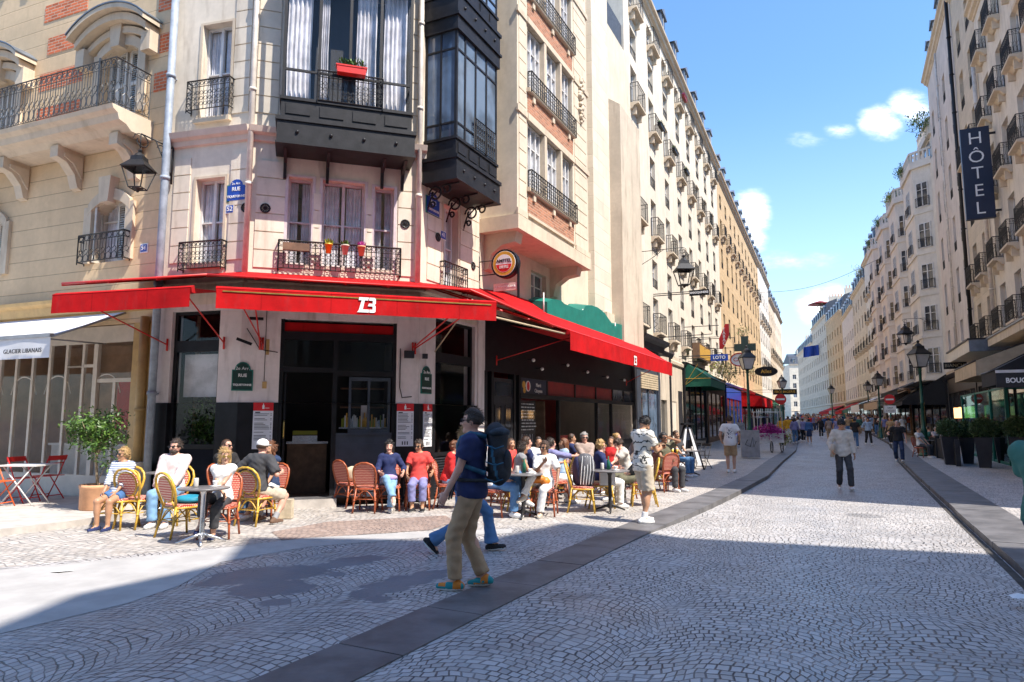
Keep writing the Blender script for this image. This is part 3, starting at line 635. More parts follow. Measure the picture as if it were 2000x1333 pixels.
mb=MB(); mb.T=None; mb.add([(p.x,p.y,HC+.01) for p in pc]+[(p.x*.85+F2.p(1.7,-3,0).x*.15,p.y*.85+F2.p(1.7,-3,0).y*.15,HC+2.6) for p in pc],[(i,(i+1)%6,(i+1)%6+6,i+6) for i in range(6)]+[(6,7,8,9,10,11)]); mb.build('roof','slate',k)
for i,(fc,a,b,hs) in enumerate(CW):
    for j,(x0,x1,z0,z1) in enumerate(hs):
        big=(x1-x0)>1.2
        if big: window(k,fc.M@Tr((x0,.18,z0)),x1-x0,z1-z0,'charcoal paint','clear glass',3,(.7,),True,False); continue
        cols=1 if (x1-x0)<.55 else 2
        window(k,fc.M@Tr((x0,.18,z0)),x1-x0,z1-z0,'red bounce wood' if i==1 else 'white wood','clear glass',cols,(.5,),True,True,.045)
        mb=MB(fc.M)
        if i!=1: mb.box(x0-.07,x1+.07,-.10,.0,z0-.10,z0-.0)
        mb.box(x0-.06,x0,-.02,0,z0,z1+.05); mb.box(x1,x1+.06,-.02,0,z0,z1+.05); mb.box(x0,x1,-.02,0,z1,z1+.05)
        mb.build('window_surround','red bounce wood' if i==1 else 'trim stone',k)
def wrail(fc,x,z,w,h,side,gap,st,root,off=.16,name='railing',mat='iron'):
    return railing(root,fc.M@Tr((x,-off,z)),w,h,side,gap,st,mat,name)
wrail(F1,.55,4.55,.98,.58,.15,.10,2,k); wrail(F1,.53,7.82,1.0,.66,.15,.10,2,k); wrail(F2,.62,4.55,2.38,.6,.15,.10,2,k); wrail(F3,.72,4.5,.98,.6,.15,.10,1,k)
# the two bay windows
def bay(fc,x0,x1,z0,z1,dep,rows,lab,ncols,brackets):
    b=MB(fc.M); root=k
    t=.06; zt=z1
    # base box with panels and rosettes
    b.box(x0-.06,x1+.06,-dep-.05,0,z0,z0+.42); b.box(x0-.09,x1+.09,-dep-.08,0,z0+.42,z0+.50); b.box(x0,x1,-dep,0,z0+.5,z0+.86); b.box(x0-.03,x1+.03,-dep-.03,0,z0+.86,z0+.92); b.box(x0-.08,x1+.08,-dep-.07,0,z0-.04,z0)
    n=4
    for i in range(n):
        xx=x0+(x1-x0)*(i+.5)/n; c=fc.p(xx,dep+.06,z0+.21); bb=b.T; b.T=None; b.ball(c,.035,8,5); b.T=bb
        w_=(x1-x0)/n*.36; b.box(xx-w_,xx+w_,-dep-.018,-dep,z0+.58,z0+.80)
    bay_=b.build('bay_window','bay metal',root)
    zb=z0+.92; b=MB(fc.M)
    posts=[x0+(x1-x0)*f for f in ncols]
    for z_b,z_t in ((zb,zt),):
        for p in posts: b.box(p-.028,p+.028,-dep,-dep+.06,z_b,z_t)
        for x in (x0+.028,x1-.028): b.box(x-.028,x+.028,-dep,-dep+.06,z_b,z_t); b.box(x-.028,x+.028,-dep*.5-.02,-dep*.5+.02,z_b,z_t); b.box(x-.028,x+.028,-.06,0,z_b,z_t)
        for r in rows:
            b.box(x0,x1,-dep+.005,-dep+.045,r-.022,r+.022)
            for x in (x0,x1-.04): b.box(x,x+.04,-dep+.05,-.06,r-.02,r+.02)
    b.box(x0-.05,x1+.05,-dep-.05,0,zt,zt+.30); b.box(x0-.09,x1+.09,-dep-.09,0,zt+.3,zt+.36)
    o=b.build('glazing_bars','bay metal',root); o.parent=bay_; o.matrix_basis=Matrix.Identity(4)
    b=MB(fc.M); b.box(x0+.03,x1-.03,-dep+.022,-dep+.028,zb,zt); b.box(x0+.02,x0+.026,-dep+.04,-.02,zb,zt); b.box(x1-.026,x1-.02,-dep+.04,-.02,zb,zt)
    o=b.build('pane','clear glass' if lab==0 else 'pane blue',root); o.parent=bay_
    for x in brackets:
        b=MB(fc.M)
        if lab==0: b.prism([(0,z0-.5),(-.05,z0-.48),(-.12,z0-.2),(-dep*.8,z0-.05),(-dep*.8,z0-.04),(0,z0-.04)],x-.03,x+.03,'x')
        else:
            for rr,cy,cz in ((.17,-.22,z0-.22),(.11,-.50,z0-.16),(.07,-.15,z0-.45)):
                b.tube([(x,cy+math.cos(a*.5)*rr*(1-a*.035),cz+math.sin(a*.5)*rr*(1-a*.035)) for a in range(15)],.022,5)
            b.tube([(x,0,z0-.6),(x,-.1,z0-.3),(x,-.35,z0-.08),(x,-dep,z0-.05)],.02,5)
        o=b.build('bracket','bay metal',root); o.parent=bay_
    return bay_
b1=bay(F2,.58,3.1,6.93,10.55,.7,(8.42,),0,(.27,.505,.745),(.68,1.5,2.6,3.02))
b2=bay(F3,-.0+.06,1.92,6.66,9.95,.8,(7.9,9.55),1,(.2,.45,.72),(.2,1.0,1.75))
b3=bay(F3,.06,1.92,10.32,13.2,.8,(11.5,),1,(.2,.45,.72),())
# curtains inside the first bay
for (xa,xb) in ((.66,1.12),(2.0,2.4),(2.55,3.02),(1.25,1.45)):
    mb=MB(F2.M); n=24; vs=[]
    for i in range(n+1): x=xa+(xb-xa)*i/n; y=-.42+.035*math.sin(i*1.35)+.01*math.sin(i*3.1); vs+=[(x,y,7.85),(x-.02,y-.02,9.0),(x,y,10.5)]
    mb.add(vs,[q for i in range(n) for q in ((3*i,3*i+3,3*i+4,3*i+1),(3*i+1,3*i+4,3*i+5,3*i+2))]); mb.smooth=True; o=mb.build('curtain','curtain',k); o.parent=b1
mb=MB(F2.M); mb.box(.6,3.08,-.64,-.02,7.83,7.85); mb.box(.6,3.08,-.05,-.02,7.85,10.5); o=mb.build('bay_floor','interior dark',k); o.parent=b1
mb=MB(); rail_bm(mb,1.26,.66,.0,.10,2,.009); mw=F2.M@Tr((1.24,-.74,7.8)); mb.v=[tuple(mw@Vector(q)) for q in mb.v]; o=mb.build('railing','iron',k); o.parent=b1
mb=MB(); rail_bm(mb,1.0,.7,.0,.10,2,.010); mw=F3.M@Tr((.75,-.85,7.55)); mb.v=[tuple(mw@Vector(q)) for q in mb.v]; o=mb.build('railing','iron',k); o.parent=b2
# round vents
for fc,s_,z in ((F1,1.93,5.78),(F2,.34,5.8),(F2,3.1,5.72),(F3,.62,5.62),(F3,2.2,5.3)):
    mb=MB(); c=fc.p(s_,.03,z); d=Vector((*fc.d,0)); 
    mb.tube([c+d*math.cos(a)*.085+Vector((0,0,math.sin(a)*.085)) for a in [i*math.pi/6 for i in range(12)]],.018,5,True)
    for a in range(6): w=a*math.pi/6; v=d*math.cos(w)*.075+Vector((0,0,math.sin(w)*.075)); mb.tube([c-v,c+v],.008,4)
    mb.build('vent_grille','iron',k)
# entrance lintel zone and pillars of the ground floor
mb=MB()
mb.T=F1.M; wall_bm(mb,-.0,L1,1.98,3.9,[(.36,1.46,1.98,3.78)],.3); mb.T=F2.M; wall_bm(mb,0,L2,1.98,3.9,[(.72,2.98,1.98,3.62)],.3); mb.T=F3.M; wall_bm(mb,0,L3,1.98,3.9,[(.62,2.36,1.98,3.85)],.3)
mb.build('pillar_plaster','old white paint',k)
mb=MB()
mb.T=F1.M; wall_bm(mb,-.0,L1+.01,0,1.98,[(.36,1.46,0,1.98)],.3,-.015); mb.T=F2.M; wall_bm(mb,-.01,L2+.01,0,1.98,[(.72,2.98,0,1.98)],.3,-.015); mb.T=F3.M; wall_bm(mb,-.01,L3,0,1.98,[(.62,2.36,0,1.98)],.3,-.015)
mb.build('pillar_base','black paint',k)
# shop window on the left face: frames, glass, louvres, planting inside
def shopwin(fc,x0,x1,zt,zm,zs,yy=.12,mat='black paint'):
    mb=MB(fc.M); mb.box(x0,x0+.07,yy-.04,yy+.04,0,zt); mb.box(x1-.07,x1,yy-.04,yy+.04,0,zt); mb.box(x0+.07,x1-.07,yy-.05,yy+.05,zm,zm+.22); mb.box(x0+.07,x1-.07,yy-.04,yy+.04,zt-.06,zt); mb.box(x0+.07,x1-.07,yy-.05,yy+.05,zs-.08,zs)
    o=mb.build('shopfront',mat,k)
    mb=MB(fc.M); mb.box(x0+.07,x1-.07,yy-.003,yy+.003,zs,zt-.06); p=mb.build('shop_window','clear glass',k)
    mb=MB(fc.M); z=.1; mb.box(x0+.07,x1-.07,yy,yy+.02,0,zs-.08)
    while z<zs-.12: mb.prism([(yy-.05,z),(yy,z+.05),(yy,z+.03)],x0+.07,x1-.07,'x'); z+=.055
    mb.build('louvre','charcoal paint',k)
shopwin(F1,.36,1.46,3.78,2.98,1.18); shopwin(F3,.62,2.36,3.85,2.9,.95)
for fc,x0,x1 in ((F1,.36,1.46),(F3,.62,2.36),(F2,.72,2.98)):
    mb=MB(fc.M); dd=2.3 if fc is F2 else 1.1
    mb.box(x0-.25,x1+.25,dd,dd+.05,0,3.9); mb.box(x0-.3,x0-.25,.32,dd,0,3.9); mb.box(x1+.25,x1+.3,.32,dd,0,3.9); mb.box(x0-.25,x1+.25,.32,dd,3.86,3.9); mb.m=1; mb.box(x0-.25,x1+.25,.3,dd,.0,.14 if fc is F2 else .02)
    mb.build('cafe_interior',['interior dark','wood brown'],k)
mb=MB(F1.M)
for i in range(900):
    a,b=random.uniform(.48,1.35),random.uniform(1.1,2.0); p=F1.p(a,-random.uniform(.3,.65),b+.1*math.sin(a*9)); mb2=mb.T; mb.T=None; mb.leaf(p,(random.gauss(0,1),random.gauss(0,1),random.gauss(0,.7)),(0,0,1),.11,.022); mb.T=mb2
for a in (.6,.9,1.2): mb.m=1; mb.box(a-.13,a+.13,.35,.6,.9,1.1)
mb.m=0; mb.build('indoor_planting',['leaf green','dark planter'],k)
mb=MB(F1.M); mb.box(.45,1.37,.3,.36,2.1,2.95); mb.build('blind','curtain',k)
# entrance on the chamfer
mb=MB(F2.M); y=.08
for a,b,c,d in ((.72,.79,0,3.62),(2.91,2.98,0,3.62),(1.73,1.82,.14,3.3)): mb.box(a,b,y-.04,y+.04,c,d)
for a,b,c,d in ((.79,2.91,3.22,3.38),(.79,1.73,2.58,2.68),(1.82,2.91,2.52,2.62)): mb.box(a,b,y-.05,y+.05,c,d)
o=mb.build('entrance_frame','black paint',k)
mb=MB(F2.M); mb.box(.79,2.91,y-.02,y+.02,3.38,3.56); mb.build('entrance_fascia','red fabric dark',k)
mb=MB(F2.M); mb.box(1.82,2.91,y-.02,y+.03,.14,1.35); mb.box(1.9,2.83,y-.035,y-.02,.25,1.18); mb.box(1.82,2.91,y-.06,y+.02,1.35,1.39); mb.build('counter_panel','slate blue paint',k)
mb=MB(F2.M)
for a,b in ((2.05,2.47),(2.42,2.88)):
    yy=y-.01 if a<2.3 else y+.035
    mb.box(a,a+.05,yy-.02,yy+.02,1.39,2.5); mb.box(b-.05,b,yy-.02,yy+.02,1.39,2.5); mb.box(a+.05,b-.05,yy-.02,yy+.02,1.39,1.46); mb.box(a+.05,b-.05,yy-.02,yy+.02,2.43,2.5)
w_=mb.build('serving_window','slate blue paint',k)
mb=MB(F2.M); mb.box(2.1,2.85,y+.01,y+.014,1.4,2.48); mb.box(1.82,2.91,y,y+.005,2.62,3.22); mb.box(.79,1.73,y,y+.005,2.68,3.22); mb.build('shop_window','clear glass',k)
mb=MB(F2.M); mb.box(.82,.86,.1,.9,.14,2.56); mb.m=1; mb.tube([(.84,.06,1.3),(.84,.02,1.34),(.84,.02,1.6),(.84,.06,1.64)],.015,6); mb.build('door',['black paint','brass'],k)
# inside the door: bar, shelf of bottles, counter, chair backs
mb=MB(F2.M); mb.box(.9,1.7,1.2,1.6,.14,1.15); mb.m=1; mb.box(.88,1.72,1.15,1.65,1.15,1.2); mb.box(1.0,1.5,1.2,1.5,1.2,1.32); mb.m=2; mb.box(1.0,1.5,1.22,1.45,1.34,1.42); mb.m=0
for z in (1.9,2.3): mb.box(1.95,2.9,1.0,1.2,z,z+.03)
for i in range(30): mb.m=random.choice((1,2,3,4,4,3)); x=1.95+i*.03; mb.box(x,x+.022,.5,.56,1.5,1.5+random.uniform(.12,.3))
mb.m=1; mb.box(1.9,2.9,.48,.6,1.47,1.5); mb.m=4; mb.box(2.35,2.5,.62,.7,1.62,1.95)
mb.build('bar_fitting',['wood brown','steel','yellow green leaf','gold','menu paper'],k)
# step
s_=MB(F2.M); s_.box(.7,1.85,-.32,.0,0,.16); s_.m=1; s_.box(.72,1.83,-.3,.0,.161,.18); s_.build('doorstep',['granite','kerb stone'],k)
# scars, cables and fittings on the pillars
mb=MB(F2.M); mb.tube([(3.05,-.02,3.1),(3.05,-.02,2.3),(3.1,-.02,2.1),(3.3,-.02,2.12)],.01,4); mb.tube([(.1,-.02,3.4),(.35,-.02,3.0),(.68,-.02,2.95)],.008,4); mb.tube([(.45,-.02,3.9),(.45,-.02,2.4)],.006,4); mb.build('cable','black paint',k)
mb=MB(F2.M); mb.box(3.12,3.32,-.14,-.05,2.9,3.05); mb.box(3.2,3.24,-.05,0,2.93,2.97); mb.box(3.5,3.6,-.12,-.02,2.9,3.0); mb.build('floodlight','charcoal paint',k)
mb=MB(F2.M); mb.box(.15,.4,-.2,-.12,3.55,3.6); mb.prism([(-.05,3.2),(.22,3.1),(.2,3.05),(-.07,3.15)],-.22,-.16,'y'); mb.build('heater','black paint',k)
mb=MB(F2.M); mb.box(.42,.5,-.02,0,2.25,2.38); mb.box(.46,.52,-.012,0,2.9,3.2); mb.build('sticker','tan paint',k)
# pipes
downpipe(.12,.0,13,F1,'zinc pipe','grey zinc downpipe running up the joint between the two left houses',.16,.075)
downpipe(.02,4.3,14,F2,'cream pipe','cream painted downpipe on the left corner of the corner house',.1,.055)
downpipe(3.36,4.4,14,F2,'cream pipe','cream painted downpipe on the right corner of the corner house, beside the smaller bay',.12,.055)
downpipe(-.22,0,3.7,F0,'tan paint','ochre painted lower pipe beside the ice cream shop',.1,.085)
# ================================================ house with the stone oriel (green shutters of colour below)
o_=empty('apartment_building',None,label='cream house with a projecting stone oriel and red brown brick spandrels above the cafe terrace',cat='building',M_=F4.M)
T=F4.M; x0,x1=.06,9.6; HO=17.5
mb=MB(T); wall_bm(mb,x0,13.6,4.3,HO,[(3.2,4.3,4.6,5.9)],.25); body_bm(mb,x0,13.6,HO,9,4.3); mb.build('wall','oriel stone',o_)
window(o_,T@Tr((3.2,.18,4.6)),1.1,1.3,'white wood','pane grey',2,(.7,),True)
ox0,ox1=.19,5.28; OD=1.0
wins=[]; 
for zb_ in (7.42,10.02,12.6,15.2):
    for a,b in ((.88,1.78),(1.95,2.92),(3.06,3.88)): wins.append((a,b,zb_,zb_+1.72))
mb=MB(T); wall_bm(mb,ox0,ox1,6.28,HO,[(.80,3.97,z-.02,z+1.75) for z in (7.42,10.02,12.6,15.2)],.2,-OD)
mb.quad((ox0,-OD,6.28),(ox0,-OD,HO),(ox0,0,HO),(ox0,0,6.28)); mb.quad((ox1,-OD,6.28),(ox1,0,6.28),(ox1,0,HO),(ox1,-OD,HO)); mb.quad((ox0,-OD,6.28),(ox0,0,6.28),(ox1,0,6.28),(ox1,-OD,6.28)); ori=mb.build('oriel','oriel stone',o_)
mb=MB(T)
for z in (7.42,10.02,12.6,15.2):
    for a,b in ((1.79,1.94),(2.93,3.05)): mb.box(a,b,-OD-.05,-OD+.2,z,z+1.72)
    mb.box(.74,4.03,-OD-.06,-OD-.0,z+1.73,z+1.85); mb.box(.74,4.03,-OD-.10,-OD-.0,z-.12,z-.02); mb.box(.76,4.0,-OD-.05,-OD,z-.75,z-.68)
    for q in (1.1,2.4,3.6): mb.box(q-.07,q+.07,-OD-.07,-OD,z-.3,z-.12)
    mb.box(ox0-.05,.72,-OD-.05,-OD,z-.9+.05,z-.75+.05) ; mb.box(4.1,ox1+.05,-OD-.05,-OD,z-.85,z-.7)
mb.box(ox0-.06,ox1+.06,-OD-.06,0,6.2,6.55); mb.build('oriel_moulding','trim stone',o_)
mb=MB(T)
for z in (7.42,10.02,12.6,15.2): mb.box(.80,3.97,-OD-.02,-OD,z-.68,z-.13)
mb.build('brick_spandrel','red brown brick',o_)
mb=MB(T)
z=6.7
while z<HO-.4:
    mb.box(.28,.70,-OD-.018,-OD,z,z+.36); mb.box(4.12,5.15,-OD-.018,-OD,z,z+.36); z+=.39
mb.build('banded_stonework','oriel stone',o_)
for (a,b,c,d) in wins:
    window(o_,T@Tr((a,-OD+.12,c)),b-a,d-c,'white wood','clear glass',3,(.68,),True,True,.04)
for z in (7.42,10.02,12.6,15.2): railing(o_,T@Tr((.8,-OD-.12,z-.12)),3.2,.55,.1,.14,2)
for xx in (.55,4.75):
    mb=MB(T); mb.prism([(0,5.3),(-.12,5.35),(-.2,5.7),(-.5,5.9),(-.85,5.95),(-.9,6.2),(0,6.2)],xx-.18,xx+.18,'x'); mb.tube([(xx+.19,-.3+.14*math.cos(a),5.95+.1*math.sin(a)) for a in [i*.6 for i in range(10)]],.03,5); mb.build('console','trim stone',o_)
mb=MB(T)
for i in range(26): q=random.random(); c=T@Vector((4.62+random.uniform(-.12,.12),-OD-.05,10.6+q*1.5)); mb.T=None; mb.ball(c,random.uniform(.05,.1),6,4,.2); mb.T=T
mb.build('carved_garland','trim stone',o_)
# chimney-like piers to the right of the oriel
mb=MB(T); mb.box(8.0,9.9,-.25,0,4.3,HO+.5); mb.build('pier','pale facade',o_)
mb=MB(T); mb.box(9.9,12.6,-.7,0,4.0,13.6); mb.prism([(-.7,13.6),(0,13.6),(0,14.1)],9.9,12.6,'x'); mb.build('pier','white facade dirty',o_)
mb=MB(T); mb.box(9.0,12.4,-.35,-.0,5.1,5.5); mb.build('ledge','white facade dirty',o_)
mb=MB(T); mb.box(x0,13.5,.1,9,HO,HO+1.2); mb.build('roof','slate',o_)
# ================================================ cafe awnings
def isect(f,a,g_,b):
    """corner of two facade planes pushed out by a and b"""
    p=Vector(f.p(0,a,0).xy); q=Vector(g_.p(0,b,0).xy); d=Vector(f.d); e=Vector(g_.d); den=d.x*e.y-d.y*e.x; t=((q.x-p.x)*e.y-(q.y-p.y)*e.x)/den; return p+d*t
PR=1.7; PC=1.58
wl=[F1.p(-.67,0.02,0).xy,F1.p(L1,0,0).xy,F2.p(L2,0,0).xy,F4.p(13.1,0.02,0).xy]
ol=[F1.p(-.67,PC,0).xy,isect(F1,PC,F2,PC),isect(F2,PC,F4,PC),F4.p(13.1,PC,0).xy]
cn=empty('awning',Vector((B_[0],B_[1],0)),label='long red fixed canopy wrapping round all three faces of the corner house above the cafe',cat='awning')
mb=MB(); zw,zf=4.50,4.10; n=3; ZW=((4.5,4.5),(4.5,4.5),(4.5,4.98))
seg=lambda a,b,k: [a.lerp(b,i/k) for i in range(k+1)]
kk=(3,6,12)
for i in range(3):
    A1=seg(Vector(wl[i]),Vector(wl[i+1]),kk[i]); A2=seg(Vector(ol[i]),Vector(ol[i+1]),kk[i])
    for j in range(kk[i]):
        za0,zb0=ZW[i]; zw0=za0+(zb0-za0)*min(1,j/3*(1 if i==2 else 0)); zw1=za0+(zb0-za0)*min(1,(j+1)/3*(1 if i==2 else 0)); zf0=(4.1-(.16*min(1,j/3) if i==2 else 0)); zf1=(4.1-(.16*min(1,(j+1)/3) if i==2 else 0))
        m1=A1[j].lerp(A2[j],.5); m2=A1[j+1].lerp(A2[j+1],.5); sg=.03
        for (p,q,za,zb,zc,zd) in ((A1,None,zw0,zw1,(zw1+zf1)/2-sg,(zw0+zf0)/2-sg),(None,A2,(zw0+zf0)/2-sg,(zw1+zf1)/2-sg,zf1,zf0)):
            a,b=(A1[j],A1[j+1]) if p else (m1,m2); c,d=(m2,m1) if p else (A2[j+1],A2[j])
            mb.add([(a.x,a.y,za),(b.x,b.y,zb),(c.x,c.y,zc),(d.x,d.y,zd),(a.x,a.y,za-.01),(b.x,b.y,zb-.01),(c.x,c.y,zc-.01),(d.x,d.y,zd-.01)],[(3,2,1,0),(4,5,6,7)])
mb.build('fabric','red fabric',cn)
mb=MB(); 
for i in range(3):
    mb.tube([(ol[i].x,ol[i].y,zf-.005),Vector((*ol[i].lerp(ol[i+1],.25),zf-.005-(.16 if i==2 else 0))),(ol[i+1].x,ol[i+1].y,zf-.005-(.16 if i==2 else 0))],.022,6)
    for j in range(kk[i]+1):
        a=Vector(wl[i]).lerp(Vector(wl[i+1]),j/kk[i]); b=Vector(ol[i]).lerp(Vector(ol[i+1]),j/kk[i]); mb.tube([(a.x,a.y,zw-.05),(b.x,b.y,zf-.035-(.18 if i==2 else 0))],.018,5)
    mb.tube([(wl[i][0],wl[i][1],zw-.03),(wl[i+1][0],wl[i+1][1],zw-.03)],.04,6)
mb.build('frame','red paint',cn)
LOGO=[[(0,1),(.62,1),(.56,.80),(.36,.80),(.24,.2),(.62,.2),(.62,0),(-.12,0),(-.02,.12),(.16,.80),(-.03,.80)],[(.66,1),(.98,1),(1.06,.92),(1.06,.62),(.98,.52),(1.05,.44),(1.05,.08),(.97,0),(.66,0),(.66,.2),(.86,.2),(.86,.42),(.56,.42),(.62,.6),(.86,.6),(.86,.8),(.62,.8)]]
def logo(fac,x,off,z,h,parent,name='logo'):
    from mathutils.geometry import tessellate_polygon
    mb=MB(fac.M)
    for pl in LOGO:
        vs=[Vector((x+p[0]*h*1.02,-off,z+p[1]*h)) for p in pl]; tr=tessellate_polygon([vs])
        mb.add(vs,[tuple(t) if (vs[t[1]]-vs[t[0]]).cross(vs[t[2]]-vs[t[0]]).y<0 else (t[0],t[2],t[1]) for t in tr])
    return mb.build(name,'sign white',parent)
def drop_awning(fac,x0,x1,off,zt,zb,lab,arms,lg=None,fab='red fabric',zw_=4.0,stripe=False):
    t=empty('awning',None,label=lab,cat='awning',M_=fac.M@Tr(((x0+x1)/2,-off,zb)))
    mb=MB(fac.M); n=int((x1-x0)/.18)
    def wav(x,z): return -off-.055+.006*math.sin(x*2.1)*(zt-z)*3
    rows=[zt-.03,zt-.15,(zt+zb)/2,zb+.05,zb]
    vs=[(x0+(x1-x0)*i/n,wav(x0+(x1-x0)*i/n,z),z+.003*math.sin(i*.9)*(j/4)) for j,z in enumerate(rows) for i in range(n+1)]
    mb.smooth=True; mb.add(vs,[(j*(n+1)+i,(j+1)*(n+1)+i,(j+1)*(n+1)+i+1,j*(n+1)+i+1) for j in range(4) for i in range(n)]); mb.build('valance',fab,t)
    mb=MB(fac.M); mb.prism([(-off-.03,zt-.10),(-off-.052,zt-.01),(-off+.02,zt+.03),(-off+.06,zt-.1)],x0-.01,x1+.01,'x'); mb.m=1
    mb.box(x0+.1,x1-.1,-off-.068,-off-.060,zt-.075,zt-.055) if stripe else None
    mb.build('front_bar',[fab,'brass'],t)
    mb=MB(fac.M); mb.smooth=True; ns=8
    vs=[(x0+.04+(x1-x0-.08)*i/n,-off+.03+(off-.1)*j/ns,zt-.01+(zw_+.12-zt)*j/ns-.03*math.sin(math.pi*j/ns)) for j in range(ns+1) for i in range(n+1)]
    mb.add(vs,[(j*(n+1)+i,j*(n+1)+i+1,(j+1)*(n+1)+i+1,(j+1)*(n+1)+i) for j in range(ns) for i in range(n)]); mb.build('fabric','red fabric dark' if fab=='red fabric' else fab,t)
    for a,(bx) in arms:
        mb=MB(); p=fac.p(a,off-.05,zt-.06); q=fac.p(bx,.04,zt-.75); mb.tube([p,q],.014,6); mb.tube([q+Vector((0,0,-.12)),q+Vector((0,0,.12))],.02,6); mb.build('support_arm','red paint',t)
    if lg: 
        h=lg[1]; logo(fac,lg[0],off+.075,zb+.04,h,t)
    return t
drop_awning(F1,-.67,2.22,PR,3.87,3.52,'red cafe awning front with its valance facing left, beside the white ice cream awning',[(-.3,.3),(2.0,1.6)])
aw=drop_awning(F2,-.28,4.59,PR,3.86,3.5,'wide red awning front with the white ZB emblem above the cafe door',[(.0,.4),(.3,.35),(4.0,3.3),(4.3,3.35)],(2.06,.27),stripe=True)
drop_awning(F4,1.68,12.85,PR,3.88,3.38,'red awning front with a small white emblem above the side terrace',[(2.4,1.0),(12,12.3)],(7.35,.30))
mb=MB(); mb.tube([isect(F2,PR-.25,F4,PR-.25).to_3d()+Vector((0,0,3.72)),F4.p(1.7,PR-.1,3.80)],.022,8); mb.tube([isect(F2,PR-.05,F4,PR-.05).to_3d()+Vector((0,0,3.9)),F3.p(.6,0,3.1)],.014,5); o=mb.build('roller_bar','beige fabric',cn)
# white awning of the ice cream shop
t=empty('awning',None,label='white awning lettered GLACIER LIBANAIS over the ice cream shop window',cat='awning',M_=F0.M@Tr((-4,-1.5,3)))
mb=MB(F0.M); mb.smooth=True; n=30; x0,x1=-8.4,-.85
mb.add([(x0+(x1-x0)*i/n,-1.5+1.46*j/6,3.2+.64*j/6-.04*math.sin(math.pi*j/6)) for j in range(7) for i in range(n+1)],[(j*(n+1)+i,j*(n+1)+i+1,(j+1)*(n+1)+i+1,(j+1)*(n+1)+i) for j in range(6) for i in range(n)]); mb.build('fabric','white fabric',t)
mb=MB(F0.M); mb.smooth=True
mb.add([(x0+(x1-x0)*i/n,-1.53+.006*math.sin(i*1.1),z) for z in (3.17,2.97,2.78) for i in range(n+1)],[(j*(n+1)+i,(j+1)*(n+1)+i,(j+1)*(n+1)+i+1,j*(n+1)+i+1) for j in range(2) for i in range(n)]); mb.build('valance','white fabric',t)
mb=MB(F0.M); mb.box(x0,x1+.01,-1.55,-1.47,3.16,3.23); mb.box(x1-.01,x1+.01,-1.5,-.03,3.8,3.86) if False else mb.tube([(x1,-1.5,3.17),(x1,-.04,3.82)],.022,5); mb.tube([(x1-.3,-1.45,3.15),(x1-.5,-.05,3.2)],.016,5); mb.build('front_bar','grey metal',t)
text('GLACIER LIBANAIS',.118,TM(F0,-1.56,1.56,2.92),'black lettering',t,space=1.1)
# ================================================ the black terrace front along the market street
t=empty('cafe',None,label='black painted cafe front with small upper panes and dark red interior, under the right awning',cat='shop',M_=F4.M@Tr((.5,0,0)))
T=F4.M
mb=MB(T); wall_bm(mb,.1,13.6,2.84,4.3,[],.1); mb.box(.06,.42,-.03,.3,0,1.1); mb.build('fascia','black paint',t)
mb=MB(T); mb.box(.05,.38,-.04,.3,1.1,4.3); mb.build('post','old white paint',t)
mb=MB(T)
for x in (.42,.76,2.02,2.34,13.4): mb.box(x-.06,x+.06,-.06,.12,0,2.84)
for x in (4.25,6.55,8.6,10.5,11.9): mb.box(x-.05,x+.05,-.04,.08,2.3,2.84)
for x in (5.2,8.75,10.4): mb.box(x-.05,x+.05,-.03,.07,0,2.3)
mb.box(2.34,13.5,-.08,.1,2.24,2.36); mb.box(2.34,13.5,-.06,.08,2.78,2.84); mb.build('frame','black paint',t)
mb=MB(T)
for a,b,mi in ((4.3,6.5,1),(6.6,8.55,1),(8.65,10.45,1),(10.55,11.85,2),(11.95,13.4,0)): mb.m=mi; mb.box(a,b,-.01,.02,2.36,2.78)
mb.build('upper_panes',['pane dark','deep red','pane grey'],t)
mb=MB(T); mb.box(2.4,4.2,-.03,.02,2.34,2.8); o=mb.build('sign_panel','sign navy',t)
mb=MB(T)
for (px_,pz,rr,mi) in ((2.9,2.57,.15,0),(2.62,2.6,.10,1),(2.66,2.45,.08,1)): 
    mb.m=mi; mb.add([(px_+rr*1.1*math.cos(a),-.036-mi*.001,pz+rr*math.sin(a)) for a in [i*math.pi/6 for i in range(12)]],[tuple(range(11,-1,-1))])
mb.m=2; mb.add([(2.9+.09*math.cos(a),-.041,2.57+.13*math.sin(a)) for a in [i*math.pi/5 for i in range(10)]],[tuple(range(9,-1,-1))])
o=mb.build('emblem',['sign white','gold','sign red'],t); text('Merci',.15,TM(F4,3.6,.04,2.62),'sign white',t); text('Citoyens',.15,TM(F4,3.6,.04,2.46),'sign white',t)
mb=MB(T); mb.box(.82,1.98,-.02,.05,0.02,2.7)
for a,b in ((.92,1.28),(1.5,1.88)): mb.box(a,a+.03,-.045,-.02,.3,2.0); mb.box(b-.03,b,-.045,-.02,.3,2.0); mb.box(a,b,-.045,-.02,2.0,2.03); mb.box(a,b,-.045,-.02,.27,.3)
mb.box(.8,2.0,-.03,.06,2.1,2.2); mb.m=1; mb.box(.97,1.23,-.03,-.018,.9,1.95); mb.box(1.55,1.83,-.03,-.018,.9,1.95); mb.box(.95,1.85,-.03,-.018,2.25,2.6); mb.build('door',['charcoal paint','pane dark'],t)
